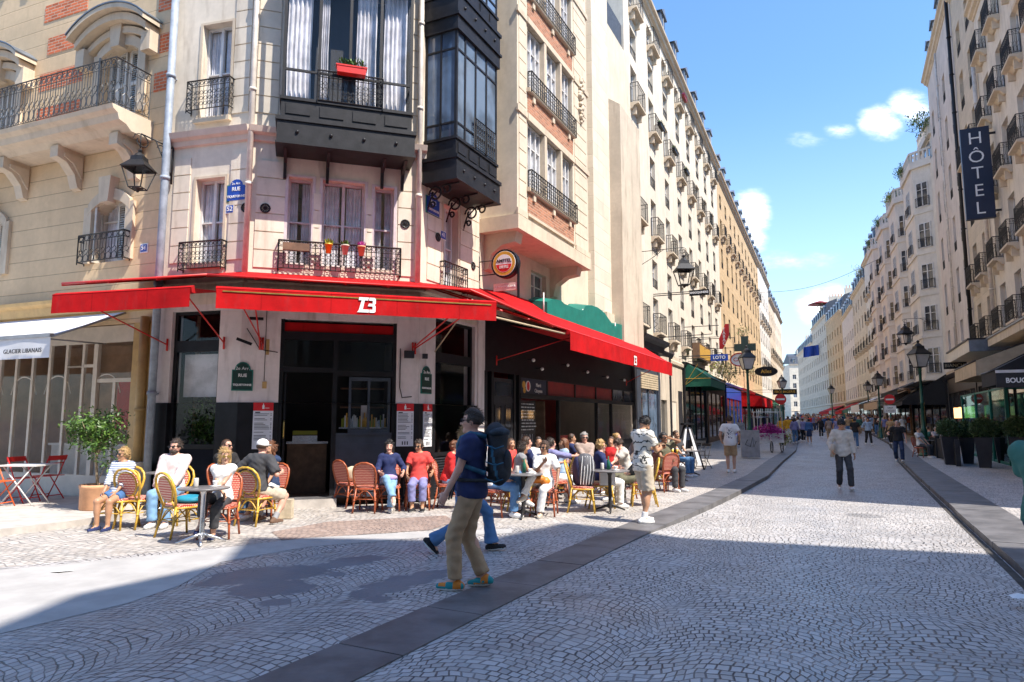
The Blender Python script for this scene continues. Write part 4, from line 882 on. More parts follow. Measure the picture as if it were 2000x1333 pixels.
# interior
mb=MB(T); mb.box(2.3,13.5,3.2,3.3,0,3); mb.box(13.45,13.5,.1,3.2,0,3); mb.box(2.25,2.3,.1,3.2,0,3); mb.m=1; mb.box(2.3,13.5,.1,3.2,2.85,2.9); mb.m=2; mb.box(2.3,13.5,.1,3.2,0,.01); mb.build('room_shell',['deep red','interior dark','wood brown'],t)
mb=MB(T); mb.box(6.2,10.2,2.2,2.7,0,1.1); mb.box(6.15,10.25,2.15,2.75,1.1,1.15); mb.m=1; mb.box(5.6,7.6,3.05,3.15,1.4,2.3); mb.m=2; mb.box(4.6,4.63,.2,1.4,0,2.2); mb.box(2.4,2.5,.4,.5,0,2.2)
mb.m=3; mb.box(2.42,4.1,.28,.3,.9,2.2); mb.m=4; mb.box(7.6,7.95,1.9,1.92,1.05,1.55); mb.box(8.3,8.55,1.9,1.92,1.4,1.62); mb.m=5; mb.box(6.3,7.9,.5,.55,0,1.15); mb.m=0
mb.build('bar_fitting',['deep red','black paint','wood brown','charcoal paint','menu paper','deep red'],t)
mb=MB(T); random.seed(3)
for r in range(9):
    z=2.08-.09*r; a=2.5
    while a<3.95: w=random.uniform(.05,.22); mb.box(a,a+w,.272,.278,z,z+.03); a+=w+.05
for i in range(16): x=2.5+i*.09; mb.tube([(x,.27,1.02),(x+random.uniform(-.05,.05),.27,1.25)],.008,3)
mb.build('chalk_writing','menu paper',t)
mb=MB(T); mb.box(8.8,10.35,.02,.03,.9,2.2); mb.box(10.5,13.3,.02,.03,.9,2.2); mb.box(2.42,4.2,.02,.03,.9,2.2); mb.build('shop_window','clear glass',t)
mb=MB(T); mb.box(8.8,13.4,.0,.12,0,.9); mb.box(2.4,5.2,.0,.12,0,.85); mb.build('stall_riser','black paint',t)
for i,(x,z) in enumerate(((2.9,3.3),(3.5,3.1),(5.5,3.35),(7.3,3.25),(9.4,3.2),(11.5,3.2))):
    b=empty('wall_spotlight',F4.p(x,.2,z),label='white spotlight bulb on the black cafe fascia, '+['nearest the corner house','second along, low','third along, above the painted sign','fourth along, mid terrace','fifth along, over the right panes','last along, at the far end'][i],cat='lamp',group='spotlights on the black cafe fascia')
    mb=MB(T); mb.tube([(x,0,z),(x,-.15,z)],.012,5); mb.build('arm','black paint',b); mb=MB(); mb.ball(F4.p(x,.2,z-.02),.05,8,6); mb.build('bulb','sign white',b)
# slate blue shop beyond the black front with a roller shutter
t=empty('shop',None,label='grey blue shop front with slatted shutter box, just past the right red awning',cat='shop',M_=F4.M@Tr((13.6,0,0)))
mb=MB(T); mb.box(13.62,14.2,-.1,.3,0,4.7); mb.box(17.2,17.6,-.1,.3,0,4.7); mb.box(14.2,17.2,-.08,.3,3.5,4.7); mb.box(14.2,17.2,-.05,.05,0,.4); mb.box(15.6,15.72,-.05,.05,.4,3.5); mb.build('frame','slate blue paint',t)
mb=MB(T); cornice_bm(mb,13.6,17.9,4.7,[(0,0),(.2,.05),(.3,.3),(.5,.4),(.55,.55)]); mb.build('cornice','charcoal paint',t)
mb=MB(T)
for i in range(7): mb.box(14.25,17.15,-.12,-.08,3.0+i*.1,3.08+i*.1)
mb.build('shutter','beige fabric',t); mb=MB(T); mb.box(14.2,17.2,.0,.02,.4,3.5); mb.build('shop_window','pane blue',t)
mb=MB(T); wall_bm(mb,17.6,19.8,0,5.2,[(18.0,19.2,0,2.6)],.25,-.02); mb.box(18.0,19.2,.2,.25,0,2.6); mb.build('side_pillar','white facade dirty',t)
# green scalloped sign canopy standing above the red awning
t=empty('canopy_sign',None,label='turquoise green fabric canopy with a curved crest, showing above the red awning',cat='canopy',M_=F4.M@Tr((7,-.6,4.6)))
top=[(2.9,4.88),(3.3,5.02),(3.9,5.08),(4.2,5.02),(5.2,5.02),(5.75,5.04),(6.0,5.24),(6.6,5.34),(7.2,5.36),(7.9,5.28),(8.5,5.08),(9.1,4.92),(9.2,5.08),(10,5.12),(11.3,5.16)]
mb=MB(T); vs=[(x,-.62,4.45) for x,z in top]+[(x,-.62,z) for x,z in top]+[(x,-.05,z+.1) for x,z in top]; n=len(top)
mb.add(vs,[(i,i+1,n+i+1,n+i) for i in range(n-1)]+[(n+i,n+i+1,2*n+i+1,2*n+i) for i in range(n-1)]+[(0,n,2*n),(n-1,3*n-1,2*n-1)]); mb.build('fabric','green enamel',t)
mb=MB(T)
for x in (2.7,5.8,9.15,11.2): mb.tube([(x,-.6,4.45),(x,-.6,5.1)],.02,5)
mb.build('frame','white wood',t)
# ================================================ signs on the corner house
def plaque(fac,s_,z,w,h,lines,lab,base,border,text_mat='sign white',arch=True,sz=None,off=.0,arr='2ᵉ Arrᵗ',name='street_sign',cat='sign'):
    t=empty(name,None,label=lab,cat=cat,M_=fac.M@Tr((s_,-off,z)))
    def outline(g_):
        pts=[(s_-w/2-g_,z-h/2-g_),(s_+w/2+g_,z-h/2-g_),(s_+w/2+g_,z+h/2+g_)]
        if arch: pts+= [(s_+(w*.36+g_)*math.cos(a),z+h/2+g_+(h*.42)*math.sin(a)) for a in [math.pi*i/8 for i in range(9)]]
        return pts+[(s_-w/2-g_,z+h/2+g_)]
    mb=MB(fac.M); mb.prism(outline(.02),-off-.02,-off,'y'); mb.build('border',border,t)
    mb=MB(fac.M); mb.prism(outline(0),-off-.026,-off-.02,'y'); mb.build('plate',base,t)
    n=len(lines); sz=sz or [h/(n+.6)]*n
    for i,l in enumerate(lines):
        zz=z+h/2-h*(i+.5)/n
        m=text(l,sz[i],TM(fac,s_,off+.028,zz),text_mat,t,bold=.002); wd=max((abs(v.co.x) for v in m.data.vertices),default=0)
    if arch: text('2e Arr.',h*.24,TM(fac,s_,off+.028,z+h*.62),text_mat,t)
    return t
plaque(F1,1.70,6.10,.40,.30,['RUE','TIQUETONNE'],'blue enamel street sign reading RUE TIQUETONNE, left of the first downpipe','sign blue','green enamel',sz=[.11,.064])
plaque(F1,1.57,5.78,.15,.14,['52'],'small blue house number 52 under the Rue Tiquetonne sign','sign blue','sign white',arch=False,sz=[.13],name='house_number')
plaque(F0,-.48,5.14,.17,.15,['54'],'small blue house number 54 beside the ochre lower window','sign blue','sign white',arch=False,sz=[.13],name='house_number')
plaque(F3,.42,6.25,.50,.34,['RUE','MONTORGUEIL'],'blue enamel street sign reading RUE MONTORGUEIL under the smaller bay window','sign blue','green enamel',sz=[.12,.066])
plaque(F3,.85,5.72,.2,.16,['41'],'small blue house number 41 under the Rue Montorgueil sign','sign blue','sign white',arch=False,sz=[.14],name='house_number')
plaque(F2,-.12+.18,2.40,.34,.36,['RUE','TIQUETONNE'],'black green edged plaque reading RUE TIQUETONNE on the left plaster pillar','sign green','green enamel',sz=[.085,.052])
plaque(F3,.26,2.40,.36,.38,['RUE','MONTORGUEIL'],'black green edged plaque reading RUE MONTORGUEIL on the right plaster pillar','sign green','green enamel',sz=[.085,.05])
def menu(fac,s_,z0,w,h,lab,off=.02):
    t=empty('menu_board',None,label=lab,cat='menu',M_=fac.M@Tr((s_,-off,z0)))
    mb=MB(fac.M); mb.box(s_-w/2,s_+w/2,-off-.02,-off,z0,z0+h*.82); mb.m=1; mb.box(s_-w/2,s_+w/2,-off-.021,-off,z0+h*.82,z0+h); mb.build('board',['menu paper','sign red'],t)
    mb=MB(fac.M); mb.prism([(s_-.02,z0+h*.86),(s_+.02,z0+h*.86),(s_+.02,z0+h*.93),(s_+.008,z0+h*.95),(s_+.008,z0+h*.98),(s_-.008,z0+h*.98),(s_-.008,z0+h*.95),(s_-.02,z0+h*.93)],-off-.025,-off-.0215,'y'); mb.box(s_+.03,s_+w*.3,-off-.024,-off-.0215,z0+h*.875,z0+h*.885); mb.build('bottle_symbol','sign white',t)
    mb=MB(fac.M); mb.m=0; rr=random.Random(int(s_*100)); z=z0+h*.75
    while z>z0+.14:
        a=rr.uniform(.45,.78)*w; mb.box(s_-w*.43,s_-w*.43+a,-off-.0235,-off-.0205,z,z+.009); mb.box(s_+w*.36,s_+w*.44,-off-.0235,-off-.0205,z,z+.009); z-=.028 if rr.random()<.85 else .06
    mb.box(s_-w*.4,s_-w*.15,-off-.0235,-off-.0205,z0+h*.775,z0+h*.80)
    for i in range(3): x=s_-.06+i*.05; mb.box(x,x+.022,-off-.0235,-off-.0205,z0+.03,z0+.1)
    mb.build('print','black lettering',t)
menu(F2,.46,1.1,.36,.88,'menu board with red heading on the left black pillar of the cafe'); menu(F2,3.17,1.12,.34,.86,'wider menu board with red heading on the right black pillar, behind the woman in coral'); menu(F3,.30,1.1,.32,.88,'narrower menu board with red heading round the corner on the right black pillar')
# round beer sign and the board under it, hung across the street wall
PS=Fac((F4.p(.15,0,0)).xy,(SD[1],-SD[0]))   # plane square to the street, facing the camera
t=empty('beer_sign',None,label='round illuminated beer sign reading AMSTEL BIERE with orange ring, hanging from the corner house',cat='sign',M_=PS.M@Tr((.72,0,5.34)))
ctr=PS.p(.74,.05,5.34); nv=Vector((*PS.n,0)); dv=Vector((*PS.d,0)); uz=Vector((0,0,1))
def disc(mb,r,o0,o1,a0=0,a1=2*math.pi,n=32):
    pts=[ctr+dv*math.cos(a0+(a1-a0)*i/n)*r+uz*math.sin(a0+(a1-a0)*i/n)*r for i in range(n+(0 if a1-a0>6.2 else 1))]; m=len(pts)
    mb.add([p+nv*o0 for p in pts]+[p+nv*o1 for p in pts],[tuple(range(m,2*m))]+[(i,(i+1)%m,(i+1)%m+m,i+m) for i in range(m)])
mb=MB(); disc(mb,.345,-.1,.08); mb.build('casing','black paint',t)
mb=MB(); disc(mb,.30,.08,.09); mb.build('rim','sign white',t); mb=MB(); disc(mb,.29,.09,.094); mb.build('ring','gold',t)
mb=MB(); disc(mb,.215,.094,.098); mb.build('face','sign white',t); mb=MB(); disc(mb,.205,.098,.101,math.pi+.12,2*math.pi-.12); mb.build('lower_face','sign red',t)
mw=Matrix(((dv.x,0,nv.x,0),(dv.y,0,nv.y,0),(0,1,0,0),(0,0,0,1))); mw.translation=ctr+nv*.1+uz*.06; text('AMSTEL',.115,mw,'black lettering',t,bold=.002); mw=mw.copy(); mw.translation=ctr+nv*.104-uz*.09; text('BIERE',.10,mw,'sign white',t,bold=.001)
mb=MB(); 
for dz_ in (.12,-.22): mb.tube([PS.p(-.1,.05,5.34+dz_),PS.p(.45,.05,5.34+dz_)],.014,5)
mb.tube([PS.p(.02,.05,5.6),PS.p(.02,.05,5.0)],.02,5); mb.build('bracket','iron',t)
t=empty('hanging_board',None,label='faded pink board with pale lettering hanging under the round beer sign',cat='sign',M_=PS.M@Tr((.72,0,4.8)))
mb=MB(PS.M); mb.box(.42,1.04,-.06,-.02,4.70,4.88); mb.m=1; mb.box(1.05,1.09,-.07,-.01,4.5,5.3); mb.build('board',['rose plaster','black paint'],t); mw=mw.copy(); mw.translation=PS.p(.73,.063,4.79); text('LE MONTORGUEIL',.066,mw,'sign white',t)
# flower boxes
def flowerbox(fac,x,z,off,w,mat,lab,leaf='leaf green',n=120,hh=.16):
    t=empty('flower_box',None,label=lab,cat='flower box',M_=fac.M@Tr((x,-off,z)))
    mb=MB(fac.M); mb.prism([(x+.02,z),(x+w-.02,z),(x+w,z+hh),(x,z+hh)],-off-.16,-off,'y'); mb.box(x-.01,x+w+.01,-off-.17,-off+.01,z+hh-.03,z+hh); mb.build('box',mat,t)
    mb=MB()
    for i in range(n): p=fac.p(x+random.uniform(.05,w-.05),off+random.uniform(.02,.14),z+hh); mb.leaf(p+Vector((0,0,random.random()*.12)),(random.gauss(0,.6),random.gauss(0,.6),random.uniform(.2,1)),(0,0,1),.1,.015)
    mb.build('foliage',leaf,t); return t
flowerbox(F2,1.58,8.40,.76,.58,'red paint','red plastic flower box on the railing of the big bay window')
for i,(x,m,lab) in enumerate(((1.56,'gold','yellow pot of red flowers on the first floor railing above the awning'),(1.88,'rose plaster','middle pink pot on the first floor railing above the awning'),(2.2,'terracotta','right hand terracotta pot on the first floor railing above the awning'))):
    t=empty('flower_pot',F2.p(x,.2,4.95),label=lab,cat='flower pot',group='pots on the first floor railing'); mb=MB(); mb.lathe([(.05,0),(.075,.16),(.085,.16),(.085,.19)],F2.p(x,.24,4.93),10); mb.build('pot',m,t)
    mb=MB()
    for j in range(40): mb.leaf(F2.p(x+random.uniform(-.06,.06),.24+random.uniform(-.05,.05),5.12),(random.gauss(0,.6),random.gauss(0,.6),1),(0,0,1),.11,.016)
    mb.build('foliage',['yellow green leaf','leaf green','magenta petals'][i],t)
mb=MB(F2.M); mb.box(.7,1.2,-.22,-.12,4.95,5.1); mb.build('planter_box','wood brown',label='empty dark wooden box on the left end of the first floor railing',cat='flower box')
# ================================================ wall lanterns
def lantern_bm(c,s=1.,hang=True):
    """four sided Paris lantern; c is the bottom centre of the glass"""
    f=MB(); gl=MB(); b,t_=.13*s,.235*s; h=.42*s; c=Vector(c)
    cor=lambda r,z:[c+Vector((sx*r,sy*r,z)) for sx,sy in ((-1,-1),(1,-1),(1,1),(-1,1))]
    A=cor(b,0);B2=cor(t_,h)
    for i in range(4):
        f.tube([A[i],B2[i]],.014*s,4); f.tube([A[i],A[(i+1)%4]],.014*s,4); f.tube([B2[i],B2[(i+1)%4]],.022*s,4)
    A2=cor(b*.96,.005);B3=cor(t_*.96,h); gl.add(A2+B3,[(i,(i+1)%4,(i+1)%4+4,i+4) for i in range(4)])
    R1=cor(t_*1.12,h);R2=cor(t_*.55,h+.17*s);R3=cor(t_*.5,h+.26*s); 
    for P,Q in ((R1,R2),(R2,R3)): f.add(P+Q,[(i,(i+1)%4,(i+1)%4+4,i+4) for i in range(4)])
    f.add(R3,[(0,1,2,3)]); f.lathe([(t_*.55,h+.26*s),(t_*.3,h+.33*s),(.03*s,h+.36*s),(.05*s,h+.41*s),(.0,h+.46*s)],c,8)
    f.lathe([(.02*s,-.08*s),(.05*s,-.03*s),(b*.9,.0)],c,8); return f,gl
def wall_lantern(base,tip,lab,s=1.):
    t=empty('wall_lantern',base,label=lab,cat='lantern'); base=Vector(base);tip=Vector(tip)
    mb=MB(); mb.tube([base+uz*.25,base-uz*.75],.022,5); mb.tube([base,tip],.016,5); mid=base.lerp(tip,.55); mb.tube([base-uz*.6,base.lerp(tip,.25)-uz*.35,mid],.014,5)
    d=(tip-base).normalized(); 
    for k,(rr,q) in enumerate(((.16,tip-d*.02-uz*.15),(.09,base.lerp(tip,.35)-uz*.13))): mb.tube([q+d*math.cos(a*.55)*rr*(1-a*.04)+uz*math.sin(a*.55)*rr*(1-a*.04) for a in range(13)],.012,4)
    mb.tube([tip,tip-uz*.32],.012,5); mb.build('bracket','iron',t)
    f,gl=lantern_bm(tip-uz*(.30+.88*s),s); f.build('lantern_frame','iron',t); gl.build('lantern_glass','clear glass',t)
wall_lantern(F1.p(.18,.05,7.15),F1.p(-.25,.45,7.35),'iron lantern on a scrolled bracket in front of the ochre house, top left',.95)
# ================================================ long left side of the market street
def cols(a,b,n): return [a+(b-a)*(i+.5)/n for i in range(n)]
tenement(FL,0,28.6,22.2,[(5.75,1.7),(7.95,1.35),(10.4,1.9),(12.95,1.5),(15.6,1.85),(18.0,1.3),(20.1,1.2)],[1.6+3.45*i for i in range(8)],'white facade','long white house with rows of stone balconies, beyond the stone oriel on the left',(1.1,1.7),(0,2,4,6),0,pane='pane dark',chim=3,rnd=1,mw=1)
tenement(FL,28.65,66,21.9,[(5.9,1.7),(8.6,1.7),(11.3,1.8),(14.1,1.7),(16.8,1.5),(19.2,1.2)],cols(28.8,66,11),'tan facade','ochre tan stone house beyond the long white one on the left side',(1.1,1.7),(4,),0,chim=3,rnd=2,shut=.35)
tenement(FL,66.05,84,22.3,[(5.9,1.7),(8.8,1.8),(11.8,1.8),(14.7,1.7),(17.5,1.5)],cols(66,84,6),'ivory facade','narrow bright white house with strong cornices, after the ochre house on the left',(1.1,1.8),(1,3),0,chim=2,rnd=3,shut=.3)
tenement(FL,84.05,98,20.5,[(5.9,1.7),(8.8,1.8),(11.8,1.7),(14.7,1.5),(17.2,1.3)],cols(84,98,4),'sand facade','short tan house with dark mansard, fourth on the left of the street',(1.1,1.7),(2,),-1,chim=1,rnd=4)
tenement(FL,98.05,118,21,[(5.9,1.7),(8.8,1.8),(11.8,1.7),(14.7,1.5),(17.2,1.3)],cols(98,118,5),'white facade','farthest pale house seen edge-on at the end of the left row',(1.1,1.7),(2,),-1,chim=2,rnd=5)
# closing the view: houses round the far bend
M('pharmacy green',(.05,.085,.065),.5,.15,5)
tenement(Fac((92,226),(.98,-.2)),0,13,20,[(3,1.7),(6,1.7),(9,1.8),(12,1.7),(15,1.5)],cols(0,12,4),'pale facade','pale grey house closing the street at its far left end',(1.1,1.7),(),-1,chim=2,rnd=6)
tenement(Fac((85,200),(.96,-.25)),5.5,14,17.5,[(3,1.7),(6,1.7),(9,1.8),(12,1.7),(14.7,1.3)],cols(5.5,14,3),'ivory facade','white slate roofed house closing the far end of the street, under the blue banner',(1.1,1.7),(),-1,chim=2,rnd=7)
# ---- shop fronts on the left
def shop(fac,a,b,z,frame,lab,panes='shop glass',n=3,sill=.5,fas=None,cat='shop'):
    t=empty('shop',None,label=lab,cat=cat,M_=fac.M@Tr((a,0,0))); T=fac.M
    mb=MB(T); mb.box(a,a+.25,-.14,.0,0,z); mb.box(b-.25,b,-.14,0,0,z); mb.box(a+.25,b-.25,-.14,0,z-.9,z); mb.box(a+.25,b-.25,-.1,0,0,sill)
    for i in range(1,n): x=a+(b-a)*i/n; mb.box(x-.05,x+.05,-.1,0,sill,z-.9)
    mb.build('frame',frame,t); mb=MB(T); mb.box(a+.25,b-.25,-.05,-.02,sill,z-.9); mb.build('shop_window',panes,t)
    mb=MB(T); cornice_bm(mb,a-.05,b+.05,z,[(.1,0),(.2,.05),(.28,.2),(.3,.26)]); mb.build('cornice',fas or frame,t); return t
shop(FL,.2,7.6,4.7,'charcoal paint','dark shop front under the first balconies of the long white house',n=3)
shop(FL,11.2,19.,4.6,'black paint','dark shop front under the dark green awning',n=4)
shop(FL,19.5,28.,4.4,'wood brown','brown flower shop front behind the pavement lamp post, left side',n=4)
shop(FL,29,39.5,4.3,'sign blue','blue shop front behind the flower cart',n=4)
shop(FL,40.,53,4.4,'deep red','dark red shop front under the far red awning on the left',n=4)
shop(FL,54,66,4.4,'black paint','black shop front halfway down the left side',n=4); shop(FL,67,83,4.4,'wood brown','brown shop front far down the left side',n=5); shop(FL,84.5,97.5,4.4,'green fabric','green shop front far down the left side',n=4)
mb=MB(FL.M); wall_bm(mb,7.7,11.1,0,5.0,[(8.2,9.3,0,2.6)],.2,-.03); mb.m=1; mb.box(8.2,9.3,.1,.14,0,2.6); mb.box(9.8,10.9,-.05,-.031,0.0,3.2); mb.build('doorway',['white facade dirty','charcoal paint'],None,label='bare stone pillar and dark doorway, right of the ladder board',cat='doorway')
mb=MB(FL.M); mb.box(14.6,19.2,-.45,-.05,5.35,6.3); mb.m=1; mb.box(14.8,19,-.46,-.451,5.45,6.2); mb.build('shop_sign_board',['wood brown','gold'],None,label='weathered gilt shop signboard above the dark green awning',cat='sign')
def awning(fac,a,b,z,proj,drop,val,mat,lab,wedge=False,arms=True,name='awning'):
    t=empty(name,None,label=lab,cat='awning',M_=fac.M@Tr(((a+b)/2,0,z-drop))); mb=MB(fac.M); n=max(4,int((b-a)/.6)); rows=[(-.02,z),(-proj*.5,z-drop*.5-.04),(-proj,z-drop),(-proj-.01,z-drop-val)]
    mb.add([(a+(b-a)*i/n,y,zz) for (y,zz) in rows for i in range(n+1)],[(j*(n+1)+i,(j+1)*(n+1)+i,(j+1)*(n+1)+i+1,j*(n+1)+i+1) for j in range(3) for i in range(n)])
    for x in (a,b): mb.add([(x,-.02,z),(x,-proj,z-drop),(x,-proj-.01,z-drop-val),(x,-.02,z-drop-val)],[(0,1,2,3)] if wedge else [])
    mb.build('fabric',mat,t)
    mb=MB(fac.M); 
    for x in (a+.05,b-.05): mb.tube([(x,-.03,z-drop),(x,-proj+.02,z-drop-.02)],.02,4)
    mb.tube([(a,-proj,z-drop),(b,-proj,z-drop)],.03,5); mb.build('frame','iron',t); return t
t=awning(FL,11.6,17.5,4.95,1.5,1.0,.45,'green fabric','dark green dutch awning with yellow piping on the left side',True)
mb=MB(FL.M)
for a_ in (.25,.6): mb.tube([(11.59,-.03,3.55),(11.59,-1.5*math.cos(1.2*a_+.2)*.9,3.6+1.35*math.sin(1.2*a_+.3))],.014,4)
mb.tube([(11.58,-.02,3.95),(11.58,-1.51,3.95),(17.5,-1.52,3.95)],.014,4); mb.build('piping','gold',t)
awning(FL,19.8,29.,4.55,1.7,.75,.06,'black fabric','long dark flat awning edge of the flower shop, left side')
awning(FL,40,54,4.3,1.9,.5,.9,'red fabric','bright red awning with a deep front beyond the flower cart',True)
awning(FL,62,72,4.2,1.8,.7,.4,'beige fabric','beige awning far down the left side'); awning(FL,74,82,4.2,1.8,.7,.4,'green fabric','small green awning farthest on the left side')
# ================================================ right side
HB=[(5.4,1.9),(8.3,2.0),(11.3,2.0),(14.4,2.0),(17.4,1.9),(20.3,1.6)]
def mirror_cols(a,b,n): return cols(a,b,n)
tenement(FR,-13.0,-1.0,15.6,HB[:4],cols(-12.9,-1.2,4),'hotel facade','low cream house just outside the right edge of the picture',(1.15,2.0),(0,1,2,3),3,chim=1,rnd=18,roofh=.4,dormers=False,flat=True,pane='pane grey')  # unseen house, kept low so the sun reaches the left pavement
tenement(FR,-21.5,-13.05,20.2,HB[:5],cols(-21.4,-13.1,3),'hotel facade','cream house with deep stone balconies at the right edge of the picture',(1.15,2.0),(0,1,2,3,4),3,chim=2,rnd=8,roofh=.4,dormers=False,flat=True,pane='pane grey')
tenement(FR,-27.2,-21.55,24.4,HB,cols(-27.0,-21.7,2),'sand facade','narrow tan hotel house behind the vertical black sign',(1.1,2.0),(0,1,3),3,chim=1,rnd=9,roofh=1.6,pane='pane dark')
tenement(FR,-38.4,-27.25,24.8,HB,cols(-38.2,-27.5,4),'pink facade','pinkish plain house with small railings, between the black hotel sign and the curved white house',(1.0,1.8),(),0,chim=2,shut=.2,rnd=10,roofh=1.8,pane='pane dark')
downpipe(-21.5,5.2,18,FR,'cream pipe','pale downpipe on the cream house at the right edge',.15,.09)
downpipe(-27.4,5.2,24.3,FR,'iron','black downpipe left of the vertical hotel sign',.15,.09); downpipe(-32.8,5.2,24,FR,'cream pipe','pale thin downpipe on the pinkish plain house',.14,.06)
# curved white house of stepped bays
def bow_house(fac,s0,s1,H,lab,nb,rnd):
    root=empty('apartment_building',None,label=lab,cat='building',M_=fac.M@Tr((s0,0,0))); T=fac.M; rr=random.Random(rnd)
    mb=MB(T); body_bm(mb,s0,s1,H-5,11); wall_bm(mb,s0,s1,0,H-5,[],.1); mb.box(s0,s1,2.2,11,H-5,H); mb.build('wall','ivory facade',root)
    w=(s1-s0)/nb; fl_=[4.8,7.7,10.6,13.5,16.4]
    for k in range(nb):
        c=s0+w*(k+.5); a=c-w*.36; b=c+w*.36; dp=1.0; mb=MB(T)
        pl=[(a,0),(a+.9,-dp),(b-.9,-dp),(b,0)]
        mb.prism(pl,4.3,H-5,'z'); mb.build('bay','ivory facade',root)
        for z in fl_:
            mb=MB(T); mb.prism([(a-.05,.0),(a+.87,-dp-.08),(b-.87,-dp-.08),(b+.05,0)],z-.45,z-.3,'z'); mb.build('string_course','ivory facade',root)
            for (x0,y0,x1,y1) in ((a,0,a+.9,-dp),(a+.9,-dp,b-.9,-dp),(b-.9,-dp,b,0)):
                L=math.hypot(x1-x0,y1-y0); an=math.atan2(y1-y0,x1-x0); ww=min(1.3,L*.62); mw=T@Tr((x0,y0,0))@Matrix.Rotation(an,4,'Z')@Tr(((L-ww)/2,-.03,z))
                window(root,mw,ww,1.75,'white wood','pane dark',3 if ww>1.1 else 2,(.7,),False)
                railing(root,mw@Tr((-.05,-.1,-.0)),ww+.1,.65,.1,.16,0)
            window(root,T@Tr((s0+w*k-.35+(0.7 if k==0 else 0),-.02,z)),.7,1.6,'white wood','pane dark',2,(.7,),False)
        # stepped balconies with planting on the two top floors
        for j,(z,back) in enumerate(((H-5.0,0.),(H-2.5,1.3))):
            mb=MB(T); pl2=[(a-.3,back),(a+.8,back-dp-.15),(b-.8,back-dp-.15),(b+.3,back)]; mb.prism(pl2,z-.25,z,'z')
            for (p,q) in zip(pl2[:-1],pl2[1:]):
                L=math.hypot(q[0]-p[0],q[1]-p[1]); an=math.atan2(q[1]-p[1],q[0]-p[0]); mb.T=T@Tr((p[0],p[1],0))@Matrix.Rotation(an,4,'Z'); mb.box(0,L,0,.12,z,z+.25); mb.box(0,L,0,.12,z+.8,z+.95)
                for i in range(int(L/.3)): mb.box(.1+i*.3,.22+i*.3,.01,.11,z+.25,z+.8)
            mb.T=T; mb.box(a,b,back+.4,back+3,z,z+2.3); mb.m=1; mb.box(c-1.1,c+1.1,back+.38,back+.4,z,z+2.1); mb.m=2; mb.box(c-.03,c+.03,back+.36,back+.38,z,z+2.1); mb.build('terrace',['ivory facade','pane grey','white wood'],root)
    return root
bow_house(FQ,-33,-.3,24.5,'white art deco house with stepped rounded bays and planted top terraces on the right side',4,11)
def bush(p,r,lab,n=160,mat='leaf green',cat='plant',ls=.22,name='shrub'):
    mb=MB(); p=Vector(p)
    for i in range(7):
        a=i*.9; mb.tube([p-Vector((0,0,.25)),p+Vector((math.cos(a)*r*.3,math.sin(a)*r*.3,r*.3)),p+Vector((math.cos(a)*r*.6,math.sin(a)*r*.6,r*.8))],.018,4)
    for i in range(n):
        d=Vector((rng.normal(),rng.normal(),rng.normal()*.8)); d=d.normalized()*(rng.random()**.4)*r*(1+.3*math.sin(i)); mb.leaf(p+d+Vector((0,0,r*.4)),(rng.normal(),rng.normal(),rng.normal()+.6),(0,0,1),ls*(.6+rng.random()*.8),ls*.2)
    mb.mi=[1 if k<7*(8+2) else 0 for k in range(len(mb.f))]; return mb.build(name,[mat,'bark'],None,label=lab,cat=cat)
bush(FQ.p(-2.6,.05,22.3),1.0,'bushy shrub overhanging the highest terrace beside the roof gutter of the pinkish house',520,'leaf green')
for i,(s_,z,m) in enumerate(((-5.2,19.9,'leaf green'),(-11.6,19.9,'yellow green leaf'),(-19.8,19.9,'leaf green'),(-21,22.3,'yellow green leaf'),(-28,19.9,'leaf green'),(-13,22.3,'leaf green'),(-29,22.3,'leaf green'))):
    bush(FQ.p(s_,.95 if z<21 else -.1,z),.62,['dark green shrub on the nearest upper terrace of the white art deco house','yellow green shrub on the lower terrace of the second white bay','green shrub on the lower terrace of the third white bay','yellow green shrub on the upper terrace of the third white bay','green shrub on the lower terrace of the last white bay','dark green shrub on the upper terrace of the second white bay','dark green shrub on the upper terrace of the last white bay'][i],130,m,group=None) if False else bush(FQ.p(s_,.95 if z<21 else -.1,z),.62,['dark green shrub on the nearest upper terrace of the white art deco house','yellow green shrub on the lower terrace of the second white bay','green shrub on the lower terrace of the third white bay','yellow green shrub on the upper terrace of the third white bay','green shrub on the lower terrace of the last white bay','dark green shrub on the upper terrace of the second white bay','dark green shrub on the upper terrace of the last white bay'][i],520,m,ls=.18)
tenement(FQ,-46,-33.05,21.6,[(5,1.7),(8,1.8),(11,1.8),(14,1.7),(17,1.5)],cols(-46,-33.2,4),'ivory facade','white house with chimney stacks just past the art deco bays on the right',(1.1,1.7),(0,1,2,3,4),0,chim=2,rnd=12)
FW=Fac(FQ.p(-46.05,0,0).xy,(-.36,-.933))
tenement(FW,-16,-.05,20.0,[(5,1.7),(8,1.8),(11,1.8),(14,1.7),(17,1.4)],cols(-16,-.2,5),'sand facade','warm tan house midway down the right side',(1.1,1.7),(2,),-1,chim=2,rnd=13,shut=.4)
tenement(FW,-34,-16.1,19.,[(5,1.7),(8,1.8),(11,1.8),(14,1.5)],cols(-34,-16.2,6),'pink facade','pale house with small roof garden farther down the right side',(1.1,1.7),(),-1,chim=3,rnd=14)
FW2=Fac(FW.p(-34.1,0,0).xy,(-.30,-.954))
tenement(FW2,-20,-.05,21,[(5,1.7),(8,1.8),(11,1.8),(14,1.5),(17,1.4)],cols(-20,-.2,6),'tan facade','second tan house farther down the right side',(1.1,1.7),(),-1,chim=2,rnd=15)
tenement(FW2,-44,-20.05,23,[(5,1.7),(8,1.8),(11,1.8),(14,1.5),(17,1.4),(20,1.3)],cols(-44,-20.2,7),'sand facade','tall grey house with metal roof works near the bend on the right',(1.1,1.7),(),-1,chim=2,rnd=16)
